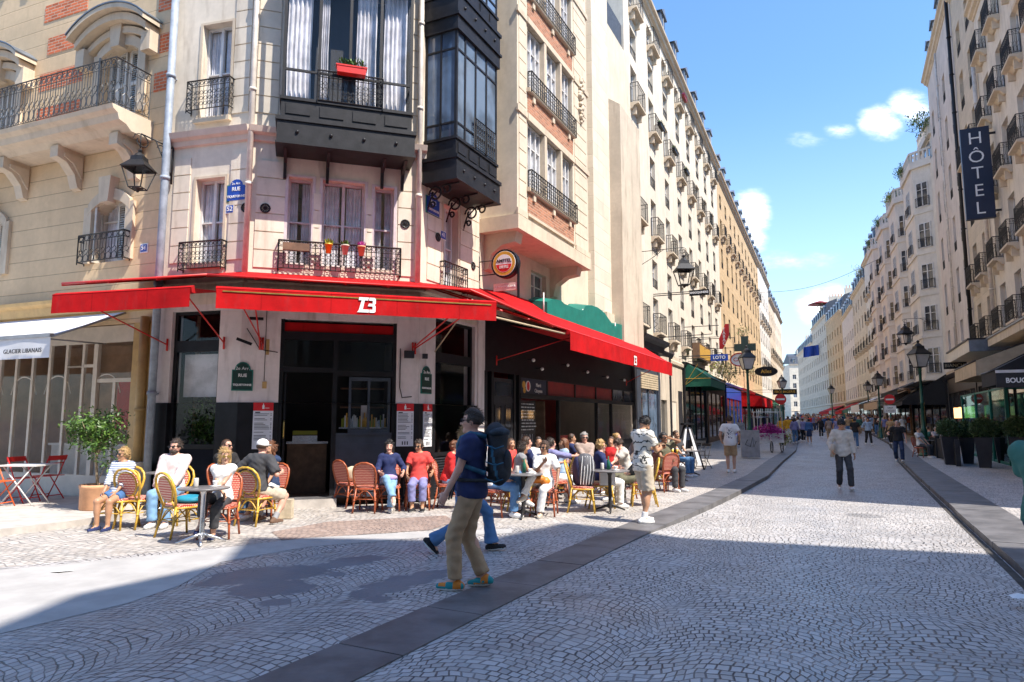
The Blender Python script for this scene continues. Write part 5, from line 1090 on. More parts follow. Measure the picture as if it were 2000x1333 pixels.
tenement(FW2,-80,-44.05,20,[(5,1.7),(8,1.8),(11,1.8),(14,1.5),(17,1.4)],cols(-80,-44.2,10),'sand facade','farthest house of the right row near the vanishing point',(1.1,1.7),(),-1,chim=3,rnd=17)
bush(FW.p(-3,.2,21),1.2,'climbing greenery on the roof edge of the warm tan house',220,'yellow green leaf'); bush(FW2.p(-25,.3,24.5),1.5,'green roof garden on the tall grey house',220,'leaf green')
t=empty('parasol',FW2.p(-27,.0,25),label='dark red roof terrace parasol on top of the tall grey house',cat='parasol'); mb=MB(); mb.tube([FW2.p(-27,0,23),FW2.p(-27,0,26.8)],.06,5); mb.build('pole','iron',t); mb=MB(); mb.lathe([(2.6,0),(1.4,.45),(.1,.8)],FW2.p(-27,0,26.2),10); mb.build('shade','deep red',t)
# blue banner strung across the far street
mb=MB(); a,b=Vector((64.4,150,17.6)),Vector((68,150,18.2)); n=10
mb.add([a.lerp(b,i/n)+Vector((0,.3*math.sin(i),0)) for i in range(n+1)]+[a.lerp(b,i/n)+Vector((0,.3*math.sin(i+1),-2.3)) for i in range(n+1)],[(i,i+1,n+2+i,n+1+i) for i in range(n)]); mb.build('banner','sign blue',None,label='blue banner hung high over the far end of the street',cat='banner')
for (p,q,lab) in (((FL.p(60,0,17.2)),(FQ.p(-25,0,18.2)),'thin cable strung high across the street between the roofs'),):
    mb=MB(); mb.tube([p.lerp(q,i/12)-Vector((0,0,1.2*math.sin(math.pi*i/12))) for i in range(13)],.02,4); mb.build('overhead_cable','iron',None,label=lab,cat='cable')
# ---- the block on the camera's side of the crossing: out of the picture, it casts the foreground shadow
NB=[(6.9,-30),(6.6,-8),(6.6,-2.),(7.4,-.6),(7.0,1.2),(10.3,.9),(11.6,2.6),(13.2,1.3),(18.0,.2),(30,-.8),(34,-22)]
t=empty('apartment_building',(12,-10,0),label='cream house on the near corner of the crossing, behind the camera on the right',cat='building'); HN=20.5
mb=MB(); mb.prism([(p[0],p[1]) for p in NB],0,HN,'z'); mb.build('wall','pale facade',t)
mb=MB(); mb.box(8.5,9.6,-4,-2.8,HN,HN+2.2); mb.box(14,15,-2,-1,HN,HN+1.5); mb.build('chimney','pale facade',t)
for k in range(6):
    for i in range(7): 
        fcn=Fac((6.55,-24),(0,-1)); window(t,fcn.M@Tr((-18+i*2.6,-.05,2.5+k*3)),1.1,1.8)
t=empty('apartment_building',(-14,-14,0),label='long pale house facing the cafe from behind the camera',cat='building')  # unseen house, added so the shop glass reflects it, not bright ground
mb=MB(); mb.prism([(-36,-24),(4.,-26),(3.0,-10.5),(-34,-8.5)],0,17.5,'z'); mb.build('wall','sand facade',t)
ff=Fac((3.0,-10.45),(-37,2.0))
for kk_ in range(5):
    for i in range(11): window(t,ff.M@Tr((1.6+i*3.2,-.05,1.0+kk_*3.3)),1.2,1.9)
# ================================================ right hand shop fronts, awnings and signs
shop(FR,-21,-13.5,4.2,'black paint','dark butcher shop front at the right edge',n=4,panes='shop glass')
shop(FR,-27,-21.6,4.2,'black paint','dark hotel entrance front behind the tubs',n=2)
shop(FR,-38,-27.4,4.2,'black paint','black brasserie front behind the lamp post on the right',n=5)
shop(FQ,-15,-1,4.1,'black paint','dark shop front under the art deco house',n=5); shop(FQ,-32,-16,4.1,'wood brown','brown shop front under the last white bays',n=5)
shop(FQ,-45,-34,4.1,'white wood','white shop front past the art deco house',n=4); shop(FW,-33,-1,4.1,'wood brown','long brown shop front midway down the right side',n=8)
t=awning(FR,-11.3,-9.1,4.3,2.3,1.25,.42,'black fabric','black butcher awning lettered BOUCHERIE with a red and white trim at the right edge',True)
PZ=Fac(FR.p(-9.08,0,0).xy,(SD[1],-SD[0]))
mb=MB(PZ.M); mb.box(-2.3,-.1,-.03,-.0,2.55,2.95); mb.build('side_valance','charcoal paint',t)
mb=MB(PZ.M); mb.box(-2.3,-.1,-.035,-.0,2.96,3.04); mb.build('edge_band','white wood',t)
text('BOUCHERIE',.19,TM(PZ,-1.62,.036,2.74),'sign white',t,bold=.006,sx=.9)
mb=MB(PZ.M); mb.box(-1.45,-.9,-.12,-.04,2.9,3.3); mb.m=1; mb.box(-1.45,-.9,-.125,-.03,3.25,3.36); mb.build('red_sign',['red paint','sign white'],t)
# glass screen enclosure with teal frame, canopy with dark edge
t=empty('glass_screen',None,label='teal framed glass terrace screens behind the potted shrubs on the right',cat='screen',M_=FR.M@Tr((-22,-2,0)))
mb=MB(FR.M)
for x in (-26.5,-22.5,-19.,-16.): mb.box(x-.05,x+.05,-.95,-.85,0,2.85)
for x in (-26.5,-16.): mb.box(x-.04,x+.04,-.85,-.1,2.75,2.85)
mb.box(-26.5,-16.,-.93,-.87,2.78,2.85); mb.box(-26.5,-16.,-.93,-.87,.0,.1); mb.build('frame','green enamel',t)
mb=MB(FR.M); mb.box(-26.4,-16.1,-.905,-.895,.1,2.78); mb.box(-26.5,-26.49,-.85,-.1,.1,2.75); mb.build('pane','screen glass',t)
t=empty('canopy',None,label='grey metal box canopy over the hotel entrance on the right',cat='canopy',M_=FR.M@Tr((-25,-1,5)))
mb=MB(FR.M); mb.box(-25.5,-18.9,-1.5,-.05,4.42,4.9); mb.m=1; mb.box(-25.55,-18.85,-1.55,-.03,4.9,4.96); mb.m=2; mb.box(-18.9,-18.88,-1.5,-.05,4.42,4.9); mb.build('box',['greige paint','iron','zinc'],t)
mb=MB(FR.M); mb.box(-18.6,-9.5,-.9,-.05,4.55,4.85); mb.m=1; mb.box(-18.65,-9.5,-.95,-.03,4.85,4.9); mb.build('entrance_canopy',['white facade dirty','zinc'],None,label='thin zinc topped stone canopy above the butcher awning',cat='canopy')
t=awning(FR,-16.9,-12.15,4.4,2.3,.85,.48,'beige fabric','beige awning with a small dark monogram left of the glass screens on the right',True)
t=awning(FR,-56,-39.,4.7,2.7,1.75,.3,'black fabric','large black brasserie awning behind the nearest right lamp post',True)
awning(FQ,-13,-3.5,4.9,2.6,1.1,.35,'black fabric','dark awning under the first white bay on the right'); awning(FQ,-28,-16,4.3,2.6,1.,.7,'beige fabric','cream awning farther along the right side')
awning(FQ,-44,-33,4.3,2.6,.9,.9,'white sheet','white awning past the art deco house'); awning(FW,-10,-2,4.2,2.6,1.2,.4,'green fabric','green striped far awning on the right'); awning(FW,-24,-12,4.2,2.6,1.2,.5,'red fabric','red awning far down the right side'); awning(FW2,-16,-2,4.2,2.6,1.,.5,'red fabric','second red awning deep in the crowd on the right')
t=empty('shop_sign',None,label='black sign with pale letters BIANCO under the grey canopy on the right',cat='sign'); 
PB=Fac(FR.p(-24.5,1.8,0).xy,(SD[1],-SD[0])); t.matrix_basis=PB.M.copy(); mb=MB(PB.M); mb.box(.0,.95,-.02,.06,4.08,4.40); mb.build('board','black paint',t); text('BIANCHI',.22,TM(PB,.47,.025,4.24),'beige fabric',t)
# vertical hotel sign
PH=Fac(FR.p(-19.,0,0).xy,(SD[1],-SD[0])); t=empty('hotel_sign',None,label='tall vertical black sign reading HÔTEL in thin white capitals',cat='sign',M_=PH.M@Tr((-1,0,11)))
hx0,hx1,hz0,hz1=-1.24,-.22,9.9,13.8
mb=MB(PH.M); mb.box(hx0,hx1,-.12,.12,hz0,hz1); mb.build('panel','sign navy',t)
for i,ch in enumerate('HÔTEL'): text(ch,.74,TM(PH,(hx0+hx1)/2,.124,hz1-.48-i*.75-(.05 if ch=='Ô' else 0)),'sign white',t,bold=-.004)
mb=MB(PH.M)
for z in (hz1-.3,hz0+.3): mb.box(hx1,.0,-.04,.04,z-.04,z+.04)
mb.build('bracket','iron',t)
# vistas signs on the left
def psign(s_,fac,x0,x1,z0,z1,base,lab,txt=None,size=.3,tm='sign white',th=.08,brk=True,cat='sign',outline=None,vertical=False,sx=1.):
    P_=Fac(fac.p(s_,0,0).xy,(fac.d[1],-fac.d[0])); t=empty('shop_sign',None,label=lab,cat=cat,M_=P_.M@Tr(((x0+x1)/2,0,z0)))
    mb=MB(P_.M)
    if outline: mb.prism([(x0+(x1-x0)*a,z0+(z1-z0)*b) for a,b in outline],-th,0,'y')
    else: mb.box(x0,x1,-th,0,z0,z1)
    mb.build('board',base,t)
    if txt: 
        if vertical: 
            for i,ch in enumerate(txt): text(ch,size,TM(P_,(x0+x1)/2,th+.01,z1-(z1-z0)*(.22+.56*i/(len(txt)-1))),tm,t,bold=.004)
        else: text(txt,size,TM(P_,(x0+x1)/2,th+.01,(z0+z1)/2),tm,t,sx=sx,bold=.004)
    if brk: mb=MB(P_.M); mb.tube([(0,-th/2,z1-.05),(x0,-th/2,z1-.05)],.02,4); mb.tube([(0,-th/2,(z0+z1)/2),(x0,-th/2,(z0+z1)/2)],.015,4); mb.build('bracket','iron',t)
    return t
t=psign(4.6,FL,1.69,2.57,7.38,7.64,'black paint','black sign reading MAROQUINERIE on a long iron frame, left side','MAROQUINERIE',.135,sx=.85)
P_=Fac(FL.p(4.6,0,0).xy,(FL.d[1],-FL.d[0])); mb=MB(P_.M); mb.tube([(0,-.04,7.5),(2.65,-.04,7.5),(2.65,-.04,5.55),(0,-.04,5.5)],.02,4)
for i in range(5): mb.tube([(.0,-.04,5.1+i*.3),(.2,-.04,5.25+i*.3),(0,-.04,5.4+i*.3)],.014,4)
mb.build('iron_frame','iron',t)
psign(12.2,FL,1.95,2.5,5.6,7.0,'sign red','tall red tobacconist lozenge reading TABAC, left side','TABAC',.24,outline=[(.0,.0),(.35,.0),(1,.55),(1,1),(.65,1),(0,.42)],vertical=True)
psign(10.5,FL,1.7,2.6,4.8,5.15,'sign blue','blue ticket sign with white lettering left of the café sign','LOTO',.24)
CIR=[(.5+.5*math.cos(a),.5+.5*math.sin(a)) for a in [i*math.pi/10 for i in range(20)]]
t=psign(13.3,FL,2.4,3.4,4.7,5.42,'sign white','oval white sign reading CAFE in red with vines round it','CAFÉ',.30,'red lettering',outline=CIR)
mb=MB(Fac(FL.p(13.3,0,0).xy,(FL.d[1],-FL.d[0])).M); pr=[(2.9+.5*math.cos(a),5.06+.37*math.sin(a)) for a in [i*math.pi/12 for i in range(24)]]; mb.tube([(a,-.1,b) for a,b in pr],.035,5,True); mb.build('red_ring','red paint',t)
psign(16.5,FL,2.27,3.53,5.4,6.75,'pharmacy green','dark green pharmacy cross standing out over the left pavement',outline=[(.33,0),(.66,0),(.66,.33),(1,.33),(1,.66),(.66,.66),(.66,1),(.33,1),(.33,.66),(0,.66),(0,.33),(.33,.33)],th=.16)
psign(24,FL,2.75,4.3,4.7,5.4,'black paint','black oval sign with a gilt leaf, hanging past the pharmacy cross','Ailes',.36,'gold',outline=CIR)
psign(40,FL,2.9,4.95,3.95,4.45,'black paint','black signboard with yellow letters above the far red awning','FROMAGERIE',.3,'gold')
# greenery and lights over the flower shop
for i,(s_,z,r,n,m) in enumerate(((21,5.1,.9,200,'yellow green leaf'),(24.5,4.9,.8,200,'leaf green'),(36,9.5,.6,120,'leaf green'),(44,6.3,.7,120,'leaf green'))):
    bush(FL.p(s_,.9,z-.3),r,['yellowish hanging vines above the flower shop, left of the near lamp post','green hanging vines above the flower shop, right of the near lamp post','small green balcony plant on the ochre house','green balcony plants low on the far ochre house'][i],n,m,ls=.2)
wall_lantern(FL.p(2.1,.05,9.1),FL.p(2.1,1.9,9.1),'iron wall lantern on a long bracket on the long white house, left side',1.55)
wall_lantern(FQ.p(-2.,.05,8.6),FQ.p(-2.,2.1,8.6),'iron wall lantern on a long bracket against the curved white house, right side',1.6)
# ================================================ lamp posts
def lamp_post(x,y,lab,h=4.05,s=1.25,head='iron',z=0):
    t=empty('street_lamp',(x,y,z),label=lab,cat='street lamp',group='green street lamps along the market street')
    mb=MB(); k=1.; c=(x,y,z)
    mb.lathe([(.30,0),(.30,.06),(.24,.10),(.24,.45),(.20,.50),(.22,.55),(.17,.60),(.12,1.1),(.14,1.14),(.14,1.2),(.085,1.3),(.07,2.4),(.09,2.43),(.07,2.46),(.055,h-.15),(.09,h-.1),(.06,h-.05),(.1,h)],c,14); mb.build('post','lamp green',t)
    f,gl=lantern_bm((x,y,z+h+.05),s); f.build('lantern_frame',head,t); gl.build('lantern_glass','lamp glass',t); return t
x,y=at(1808,890); l1=lamp_post(x*.985,y*.985,'dark green street lamp standing beside the potted shrubs, right pavement',4.05,1.45)
lps=[(1722,862,'street lamp with ornate head on the right pavement beside the cream awning'),(1700,850,'farther street lamp on the right pavement, third from the tubs'),(1466,888,'dark green street lamp behind the grey litter bin, left pavement'),(1532,858,'far street lamp on the left pavement beyond the flower cart'),(1628,846,'tiny distant street lamp amid the crowd')]
for (u,v,lab) in lps:
    x,y=at(u,v); lamp_post(x,y,lab,4.05 if y<60 else 4.3,1.35)
# no entry signs
def noentry(x,y,z,lab,plate=None,h=2.6):
    t=empty('road_sign',(x,y,0),label=lab,cat='road sign'); mb=MB(); mb.tube([(x,y,0),(x,y,h+.35)],.045,8); mb.build('post','green enamel',t)
    P_=Fac((x,y),(SD[1],-SD[0]),.05); mb=MB(P_.M); mb.prism([(.34*math.cos(a),h+.34*math.sin(a)) for a in [i*math.pi/12 for i in range(24)]],-.03,0,'y'); mb.m=1; mb.box(-.24,.24,-.035,-.03,h-.055,h+.055); mb.build('disc',['sign red','sign white'],t)
    if plate: mb=MB(P_.M); mb.box(-.36,.36,-.03,0,h-.92,h-.42); mb.build('plate','sign white',t); text(plate[0],.15,TM(P_,0,.034,h-.58),'black lettering',t); text(plate[1],.15,TM(P_,0,.034,h-.78),'black lettering',t)
x,y=at(1743,868); noentry(x,y,0,'round red no entry sign with a white plate on a green post, right pavement',('SAUF','CYCLES'),2.9)
x,y=at(1529,872); noentry(x,y,0,'round red no entry sign on a pale green post, left pavement beyond the flower cart',None,2.85)
# ================================================ furniture
def heading(h): return -R(h)      # heading 0 = +Y, clockwise, as an object rotation about z for things that face +y
def make_chair(kind):
    """rattan bistro chair facing +y"""
    yel=kind in('yellow',); fm='bamboo yellow' if yel else 'bamboo red'; wv='weave red' if yel else 'weave dark red'
    t=empty('rattan_chair',(0,0,0),cat='chair')
    def part(name,mat,fn):
        mb=MB(); fn(mb); o=link(name,mb.mesh(name,mat if isinstance(mat,list) else [mat])); o.parent=t; return o
    def seat(mb):
        pts=[]; n=24
        for i in range(n):
            a=2*math.pi*i/n; ca,sa=math.cos(a),math.sin(a); e=.55
            pts.append((.215*math.copysign(abs(ca)**e,ca)*(1+.06*sa),.205*math.copysign(abs(sa)**e,sa)+.01))
        mb.prism(pts,.425,.462,'z')
    part('seat',wv,seat)
    part('seat_frame',fm,lambda mb:mb.tube([(.22*math.copysign(abs(math.cos(a))**.55,math.cos(a)),.21*math.copysign(abs(math.sin(a))**.55,math.sin(a))+.01,.415) for a in [2*math.pi*i/20 for i in range(20)]],.015,6,True))
    for sx in(-1,1):
        part('leg',fm,lambda mb:(mb.tube([(sx*.185,.175,.43),(sx*.20,.20,.2),(sx*.215,.225,0)],.0165,7),mb.tube([(sx*.20,.20,.205),(sx*.20,.2,.235)],.021,7)))
        part('leg',fm,lambda mb:(mb.tube([(sx*.165,-.18,.44),(sx*.19,-.22,.2),(sx*.20,-.265,0)],.0165,7),mb.tube([(sx*.19,-.22,.205),(sx*.19,-.22,.235)],.021,7)))
    def brace(mb):
        for (a,b) in (((-.185,.185),(.185,.185)),((-.17,-.2),(.17,-.2)),((-.18,.185),(-.17,-.2)),((.18,.185),(.17,-.2))):
            P=Vector((a[0],a[1],.22));Q=Vector((b[0],b[1],.22)); mb.tube([P.lerp(Q,i/8)+Vector((0,0,.17*math.sin(math.pi*i/8))) for i in range(9)],.010,5)
            mb.tube([P+Vector((0,0,.02)),Q+Vector((0,0,.02))],.008,5)
    part('brace',fm,brace)
    def back(mb):
        lean=lambda z:-.185-.13*(z-.44)/.46
        if yel:
            o=[(-.15,.42),(-.19,.52),(-.225,.63),(-.232,.72),(-.205,.81),(-.14,.875),(-.05,.905),(.05,.905),(.14,.875),(.205,.81),(.232,.72),(.225,.63),(.19,.52),(.15,.42)]
            mb.tube([(x,lean(z),z) for x,z in o],.019,7)
            p=[(.162*math.cos(a)*(1+.08*math.sin(a)),.675+.178*math.sin(a)) for a in [2*math.pi*i/20 for i in range(20)]]
            mb.tube([(x,lean(z)+.004,z) for x,z in p],.015,6,True)
            for sx in(-1,1): mb.tube([(sx*.09,lean(.515),.515),(sx*.12,lean(.43),.43)],.013,5)
        else:
            o=[(-.17,.42),(-.20,.55),(-.205,.70),(-.19,.79),(-.14,.85),(-.05,.885),(.05,.885),(.14,.85),(.19,.79),(.205,.70),(.20,.55),(.17,.42)]
            mb.tube([(x,lean(z),z) for x,z in o],.019,7); mb.tube([(-.18,lean(.5),.5),(.18,lean(.5),.5)],.012,5)
    part('back_frame',fm,back)
    def panel(mb):
        lean=lambda z:-.185-.13*(z-.44)/.46
        if yel: p=[(.155*math.cos(a)*(1+.08*math.sin(a)),.675+.17*math.sin(a)) for a in [2*math.pi*i/20 for i in range(20)]]
        else: p=[(-.165,.5),(-.185,.70),(-.17,.79),(-.13,.84),(-.05,.868),(.05,.868),(.13,.84),(.17,.79),(.185,.70),(.165,.5)]
        n=len(p); vs=[(x,lean(z)+.008,z) for x,z in p]+[(x,lean(z)-.008,z) for x,z in p]
        mb.add(vs,[tuple(range(n)),tuple(range(2*n-1,n-1,-1))]+[(i,i+n,(i+1)%n+n,(i+1)%n) for i in range(n)])
    part('back_panel',wv,panel); return t
PROTO={}
def chair(kind,x,y,h,lab,s=1.,group='rattan chairs on the cafe terrace'):
    if kind not in PROTO: PROTO[kind]=make_chair(kind); o=PROTO[kind]
    else: o=copy_tree(PROTO[kind])
    o.location=(x,y,.002); o.rotation_euler=(0,0,heading(h)); o.scale=(s,s,s); o['label']=lab; o['category']='chair'; o['group']=group; return o
Y_='yellow'; D__='dark'
chair(Y_,*at(268,1030),14,'yellow framed rattan chair seen from behind, leftmost, hiding the woman in stripes',1.)
chair(Y_,*at(352,1048),34,'yellow framed rattan chair holding a turquoise bag, left of the silver table')
chair(D__,*at(684,990),38,'dark rattan chair with a linen bag on it, nearest the cafe door')
chair(D__,*at(718,1000),4,'red backed rattan chair turned away from us, left of the woman in jeans')
chair(D__,*at(815,988),2,'red backed rattan chair turned away from us, in front of the woman in coral')
chair(Y_,*at(1138,1000),98,'yellow rattan chair carrying the big grey rucksack')
chair(Y_,*at(1112,965),60,'yellow rattan chair partly hidden behind the grey rucksack')
chair(D__,*at(1300,960),-20,'dark rattan chair beside the far terrace table, near the ladder board')
def round_table(x,y,lab,base='iron',top='table top grey',r=.31,h=.735,rim='steel',rot=0):
    t=empty('bistro_table',(x,y,0.002),R(rot),label=lab,cat='table',group='round pedestal tables on the terrace')
    def part(name,mats,fn):
        mb=MB(); fn(mb); o=link(name,mb.mesh(name,mats)); o.parent=t
    part('table_top',[top,rim],lambda mb:(mb.lathe([(0,h-.02),(r-.01,h-.02),(r,h-.012),(r,h),(r-.008,h+.004),(0,h+.004)],(0,0,0),28)))
    part('column',[base],lambda mb:mb.lathe([(.05,.07),(.032,.12),(.032,h-.1),(.05,h-.04),(.10,h-.02)],(0,0,0),12))
    for k in range(3 if base=='iron' else 4):
        a=2*math.pi*k/(3 if base=='iron' else 4)+.4; c,s_=math.cos(a),math.sin(a)
        part('foot',[base],lambda mb:mb.tube([(c*.0,s_*.0,.13),(c*.12,s_*.12,.085),(c*.22,s_*.22,.05),(c*.31,s_*.31,.016)],.028,6,r1=.014))
    return t
round_table(*at(393,1062),'round silver table with a bright steel column and splayed foot, nearest the camera','steel','table top grey',.33)
round_table(*at(790,985),'small round table between the two seated women on the left of the terrace',)
round_table(*at(318,1006),'small round table behind the leftmost yellow chairs','steel')
round_table(*at(1022,1012),'round table with black cast foot beside the woman in white trousers',r=.34)
round_table(*at(1192,1000),'round table with black cast foot in front of the blonde woman in navy',r=.36)
round_table(*at(1098,965),'round table deep in the terrace between the lavender and plaid shirts')
round_table(*at(1325,942),'first of two far round tables near the ladder board'); round_table(*at(1350,930),'second of two far round tables near the ladder board')
def crockery(x,y,z,kind,lab):
    mb=MB(); c=(x,y,z)
    if kind=='cup': t=empty('coffee_cup',c,label=lab,cat='cup'); mb.lathe([(.07,.0),(.075,.008),(.03,.01),(.03,.012)],c,14); mb.build('saucer','sign white',t); mb=MB(); mb.lathe([(.022,.012),(.036,.06),(.038,.075),(.034,.075)],c,12); mb.build('cup','sign white',t)
    elif kind=='beer': t=empty('beer_glass',c,label=lab,cat='glass'); mb.lathe([(.028,0),(.036,.12)],c,12); mb.build('beer','gold',t); mb=MB(); mb.lathe([(.036,.12),(.038,.145),(0,.15)],c,12); mb.build('foam','sign white',t)
    elif kind=='bottle': t=None; mb.lathe([(.032,0),(.032,.14),(.012,.19),(.012,.24)],c,10); mb.build('bottle','green fabric',None,label=lab,cat='bottle')
    elif kind=='can': mb.lathe([(.03,0),(.033,.01),(.033,.11),(.028,.12)],c,10); mb.build('tumbler','lamp glass',None,label=lab,cat='glass')
def ontab(u,v,dx,dy): x,y=at(u,v); return x+dx,y+dy,.745
crockery(*ontab(790,985,.1,.05),'cup','white coffee cup on the small table between the seated women'); crockery(*ontab(790,985,-.1,-.05),'bottle','green bottle on the small table between the seated women')
crockery(*ontab(1192,1000,.1,-.08),'cup','white coffee cup nearest the edge of the table with the black cast foot'); crockery(*ontab(1192,1000,-.12,.1),'can','clear tumbler on the table before the blonde woman in navy')
crockery(*ontab(1022,1012,-.1,.1),'can','clear tumbler on the round table beside the woman in white trousers'); crockery(*ontab(1325,942,.0,.05),'beer','beer glass on the first far table near the ladder board'); crockery(*ontab(1325,942,-.14,-.02),'beer','second beer glass at the left edge of the first far table'); crockery(*ontab(1098,965,.0,.0),'cup','coffee cup on the table deep in the terrace')
for i,(u,v,dx_,dy_,kd,lab) in enumerate(((393,1062,.1,.12,'cup','white coffee cup on the silver table nearest the camera'),(393,1062,-.12,.02,'can','clear tumbler on the silver table nearest the camera'),(318,1006,.05,.0,'cup','white cup on the small table behind the leftmost yellow chairs'),(1022,1012,.12,.02,'cup','white coffee cup beside the woman in white trousers'),(1022,1012,.02,.14,'bottle','green bottle on the table beside the woman in white trousers'),(1192,1000,.0,.14,'bottle','green bottle on the table with the black cast foot'),(1350,930,.05,.0,'can','clear tumbler on the second far table'),(1098,965,.1,.1,'beer','beer glass on the table deep in the terrace'))): crockery(*ontab(u,v,dx_,dy_),kd,lab)
# bags
def blob(name,mat,c,r,lab,cat,seed=1,flat=.0,jit=.12,rot=0):
    rr=np.random.default_rng(seed); n,m=20,14; mb=MB(); vs=[]; ph=rr.random((6,4))*6
    for i in range(m+1):
        a=math.pi*i/m-math.pi/2
        for k in range(n):
            w=2*math.pi*k/n; d=1+jit*(math.sin(3*w+ph[0,0]+2*a)+.6*math.sin(5*w+ph[1,0]-3*a)+.5*math.sin(7*a+ph[2,0]+w))/2
            se=lambda v,e:math.copysign(abs(v)**e,v)
            vs.append((r[0]*d*se(math.cos(a),.7)*se(math.cos(w),.7),r[1]*d*se(math.cos(a),.7)*se(math.sin(w),.7),r[2]*d*se(math.sin(a),.75)))
    mb.smooth=True; mb.add(vs,[(i*n+k,i*n+(k+1)%n,(i+1)*n+(k+1)%n,(i+1)*n+k) for i in range(m) for k in range(n)])
    mw=Matrix.Translation(c)@Matrix.Rotation(rot,4,'Z'); mb.v=[tuple(mw@Vector(q)) for q in mb.v]
    return mb.build(name,mat,None,label=lab,cat=cat) if lab else mb
M('turquoise',(.01,.22,.32),.6,.2,6); M('linen',(.55,.46,.33),.85,.2,8); M('orange leather',(.65,.20,.02),.5,.2,6); M('rucksack grey',(.10,.10,.11),.7,.3,8); M('rucksack navy',(.02,.02,.07),.7,.3,8); M('white plastic',(.7,.7,.72),.4,.1,6); M('cardboard',(.5,.42,.33),.7,.15,5)
x,y=at(352,1048); blob('cloth_bag','turquoise',(x+.09,y+.05,.52),(.2,.15,.055),'crumpled turquoise bag lying on the yellow rattan chair','bag',3)
x,y=at(684,990); blob('tote_bag','linen',(x+.03,y+.04,.60),(.17,.13,.15),'natural linen tote bag standing on the dark chair nearest the door','bag',4)
x,y=at(1138,1000)
t=empty('rucksack',(x+.03,y,.46),label='large grey and navy rucksack propped on the yellow chair in mid terrace',cat='bag'); mb=blob('body','rucksack grey',(x+.06,y+.02,.74),(.16,.17,.29),None,None,5,jit=.08,rot=.4); mb.build('body','rucksack grey',t)
mb=blob('p','rucksack navy',(x-.04,y+.06,.72),(.12,.15,.26),None,None,6,jit=.08,rot=.4); mb.build('back_panel','rucksack navy',t)
mb=MB()
for k in range(5): mb.tube([(x-.05+k*.05,y-.155,.5),(x-.03+k*.055,y-.17,.75),(x+.0+k*.045,y-.1,1.0)],.006,4)
mb.build('strap','sign white',t)
x,y=at(1192,1000); mb=MB(Tr((x-.02,y+.25,0))); mb.box(-.13,.15,-.06,.06,.45,.72); mb.build('carrier_bag','white plastic',None,label='white paper carrier bag behind the table with the black cast foot',cat='bag')
x,y=at(555,1015); mb=MB(Tr((x,y+.1,0))); mb.box(-.1,.1,-.08,.08,0.01,.32); mb.build('carrier_bag','linen',None,label='beige paper bag on the ground under the chair of the man in the cap',cat='bag')
# folding chairs and table of the ice cream shop
M('orange paint',(.70,.12,.02),.4,.15,5)
def folding_chair(x,y,h,mat,lab,z=.102):
    t=empty('folding_chair',(x,y,z),heading(h),label=lab,cat='chair',group='folding metal chairs of the ice cream shop')
    def part(name,fn): mb=MB(); fn(mb); o=link(name,mb.mesh(name,[mat])); o.parent=t
    for sx in(-1,1): part('leg',lambda mb:mb.tube([(sx*.19,.22,0),(sx*.19,-.02,.45),(sx*.19,-.2,.85)],.012,5)); part('leg',lambda mb:mb.tube([(sx*.17,-.22,0),(sx*.17,.19,.46)],.012,5))
    part('seat',lambda mb:[mb.box(-.2,.2,-.17+i*.062,-.12+i*.062,.45,.462) for i in range(6)])
    part('backrest',lambda mb:(mb.add([(-.2,-.175,.76),(.2,-.175,.76),(.2,-.205,.85),(-.2,-.205,.85),(-.2,-.185,.757),(.2,-.185,.757),(.2,-.215,.847),(-.2,-.215,.847)],[(0,1,2,3),(7,6,5,4),(3,2,6,7),(0,4,5,1)]),mb.tube([(-.19,-.15,.7),(.19,-.15,.7)],.009,4)))
    part('crossbar',lambda mb:(mb.tube([(-.19,.18,.08),(.19,.18,.08)],.009,4),mb.tube([(-.17,-.18,.08),(.17,-.18,.08)],.009,4)))
x,y=at(92,975,.1); folding_chair(x,y,-75,'red paint','red folding chair facing left, right of the white folding table'); x,y=at(20,985,.1); folding_chair(x,y+.3,100,'red paint','red folding chair behind the white folding table'); x,y=at(-2,990,.1); folding_chair(x,y-.1,90,'orange paint','orange folding chair cut by the left edge of the picture')
x,y=at(48,985,.1); t=empty('folding_table',(x,y,.102),label='white square folding table with crossed legs outside the ice cream shop',cat='table')
def part(name,mat,fn): mb=MB(Tr((x,y,.102))); fn(mb); mb.build(name,mat,t)
part('table_top','white wood',lambda mb:mb.box(-.36,.36,-.3,.3,.70,.725))
for sy in(-1,1): part('leg','white wood',lambda mb:mb.tube([(-.3,sy*.25,0),(.28,sy*.25,.7)],.013,5)); part('leg','white wood',lambda mb:mb.tube([(.3,sy*.23,0),(-.28,sy*.23,.7)],.013,5))
# potted orange tree
x,y=at(180,1008,.0); y+=.1; zb=.10
t=empty('potted_tree',(x,y,zb),label='small evergreen tree with a lollipop crown in a terracotta pot, left of the terrace',cat='tree')
mb=MB(); mb.lathe([(.25,0),(.265,.02),(.27,.36),(.285,.38),(.285,.43),(.25,.43),(.25,.38)],(x,y,zb),28); mb.build('pot','terracotta',t)
mb=MB(); mb.lathe([(.25,.385),(.1,.40),(0,.405)],(x,y,zb),20); mb.build('soil','soil',t)
mb=MB(); tr=[(x,y,zb+.39),(x-.03,y,zb+.6),(x-.07,y+.01,zb+.85),(x-.05,y,zb+1.05)]; mb.tube(tr,.027,7,r1=.02)
rng=np.random.default_rng(5); tips=[]
for i in range(16):
    a=rng.random()*6.28; d=Vector((math.cos(a)*rng.uniform(.3,1),math.sin(a)*rng.uniform(.3,1),rng.uniform(.2,1.5))).normalized(); p=Vector(tr[-1])-Vector((0,0,rng.random()*.2)); q=p+d*rng.uniform(.28,.5); r_=q+(d+Vector((0,0,.3))).normalized()*rng.uniform(.15,.3); mb.tube([p,q,r_],.010,5,r1=.004); tips+=[q,r_]
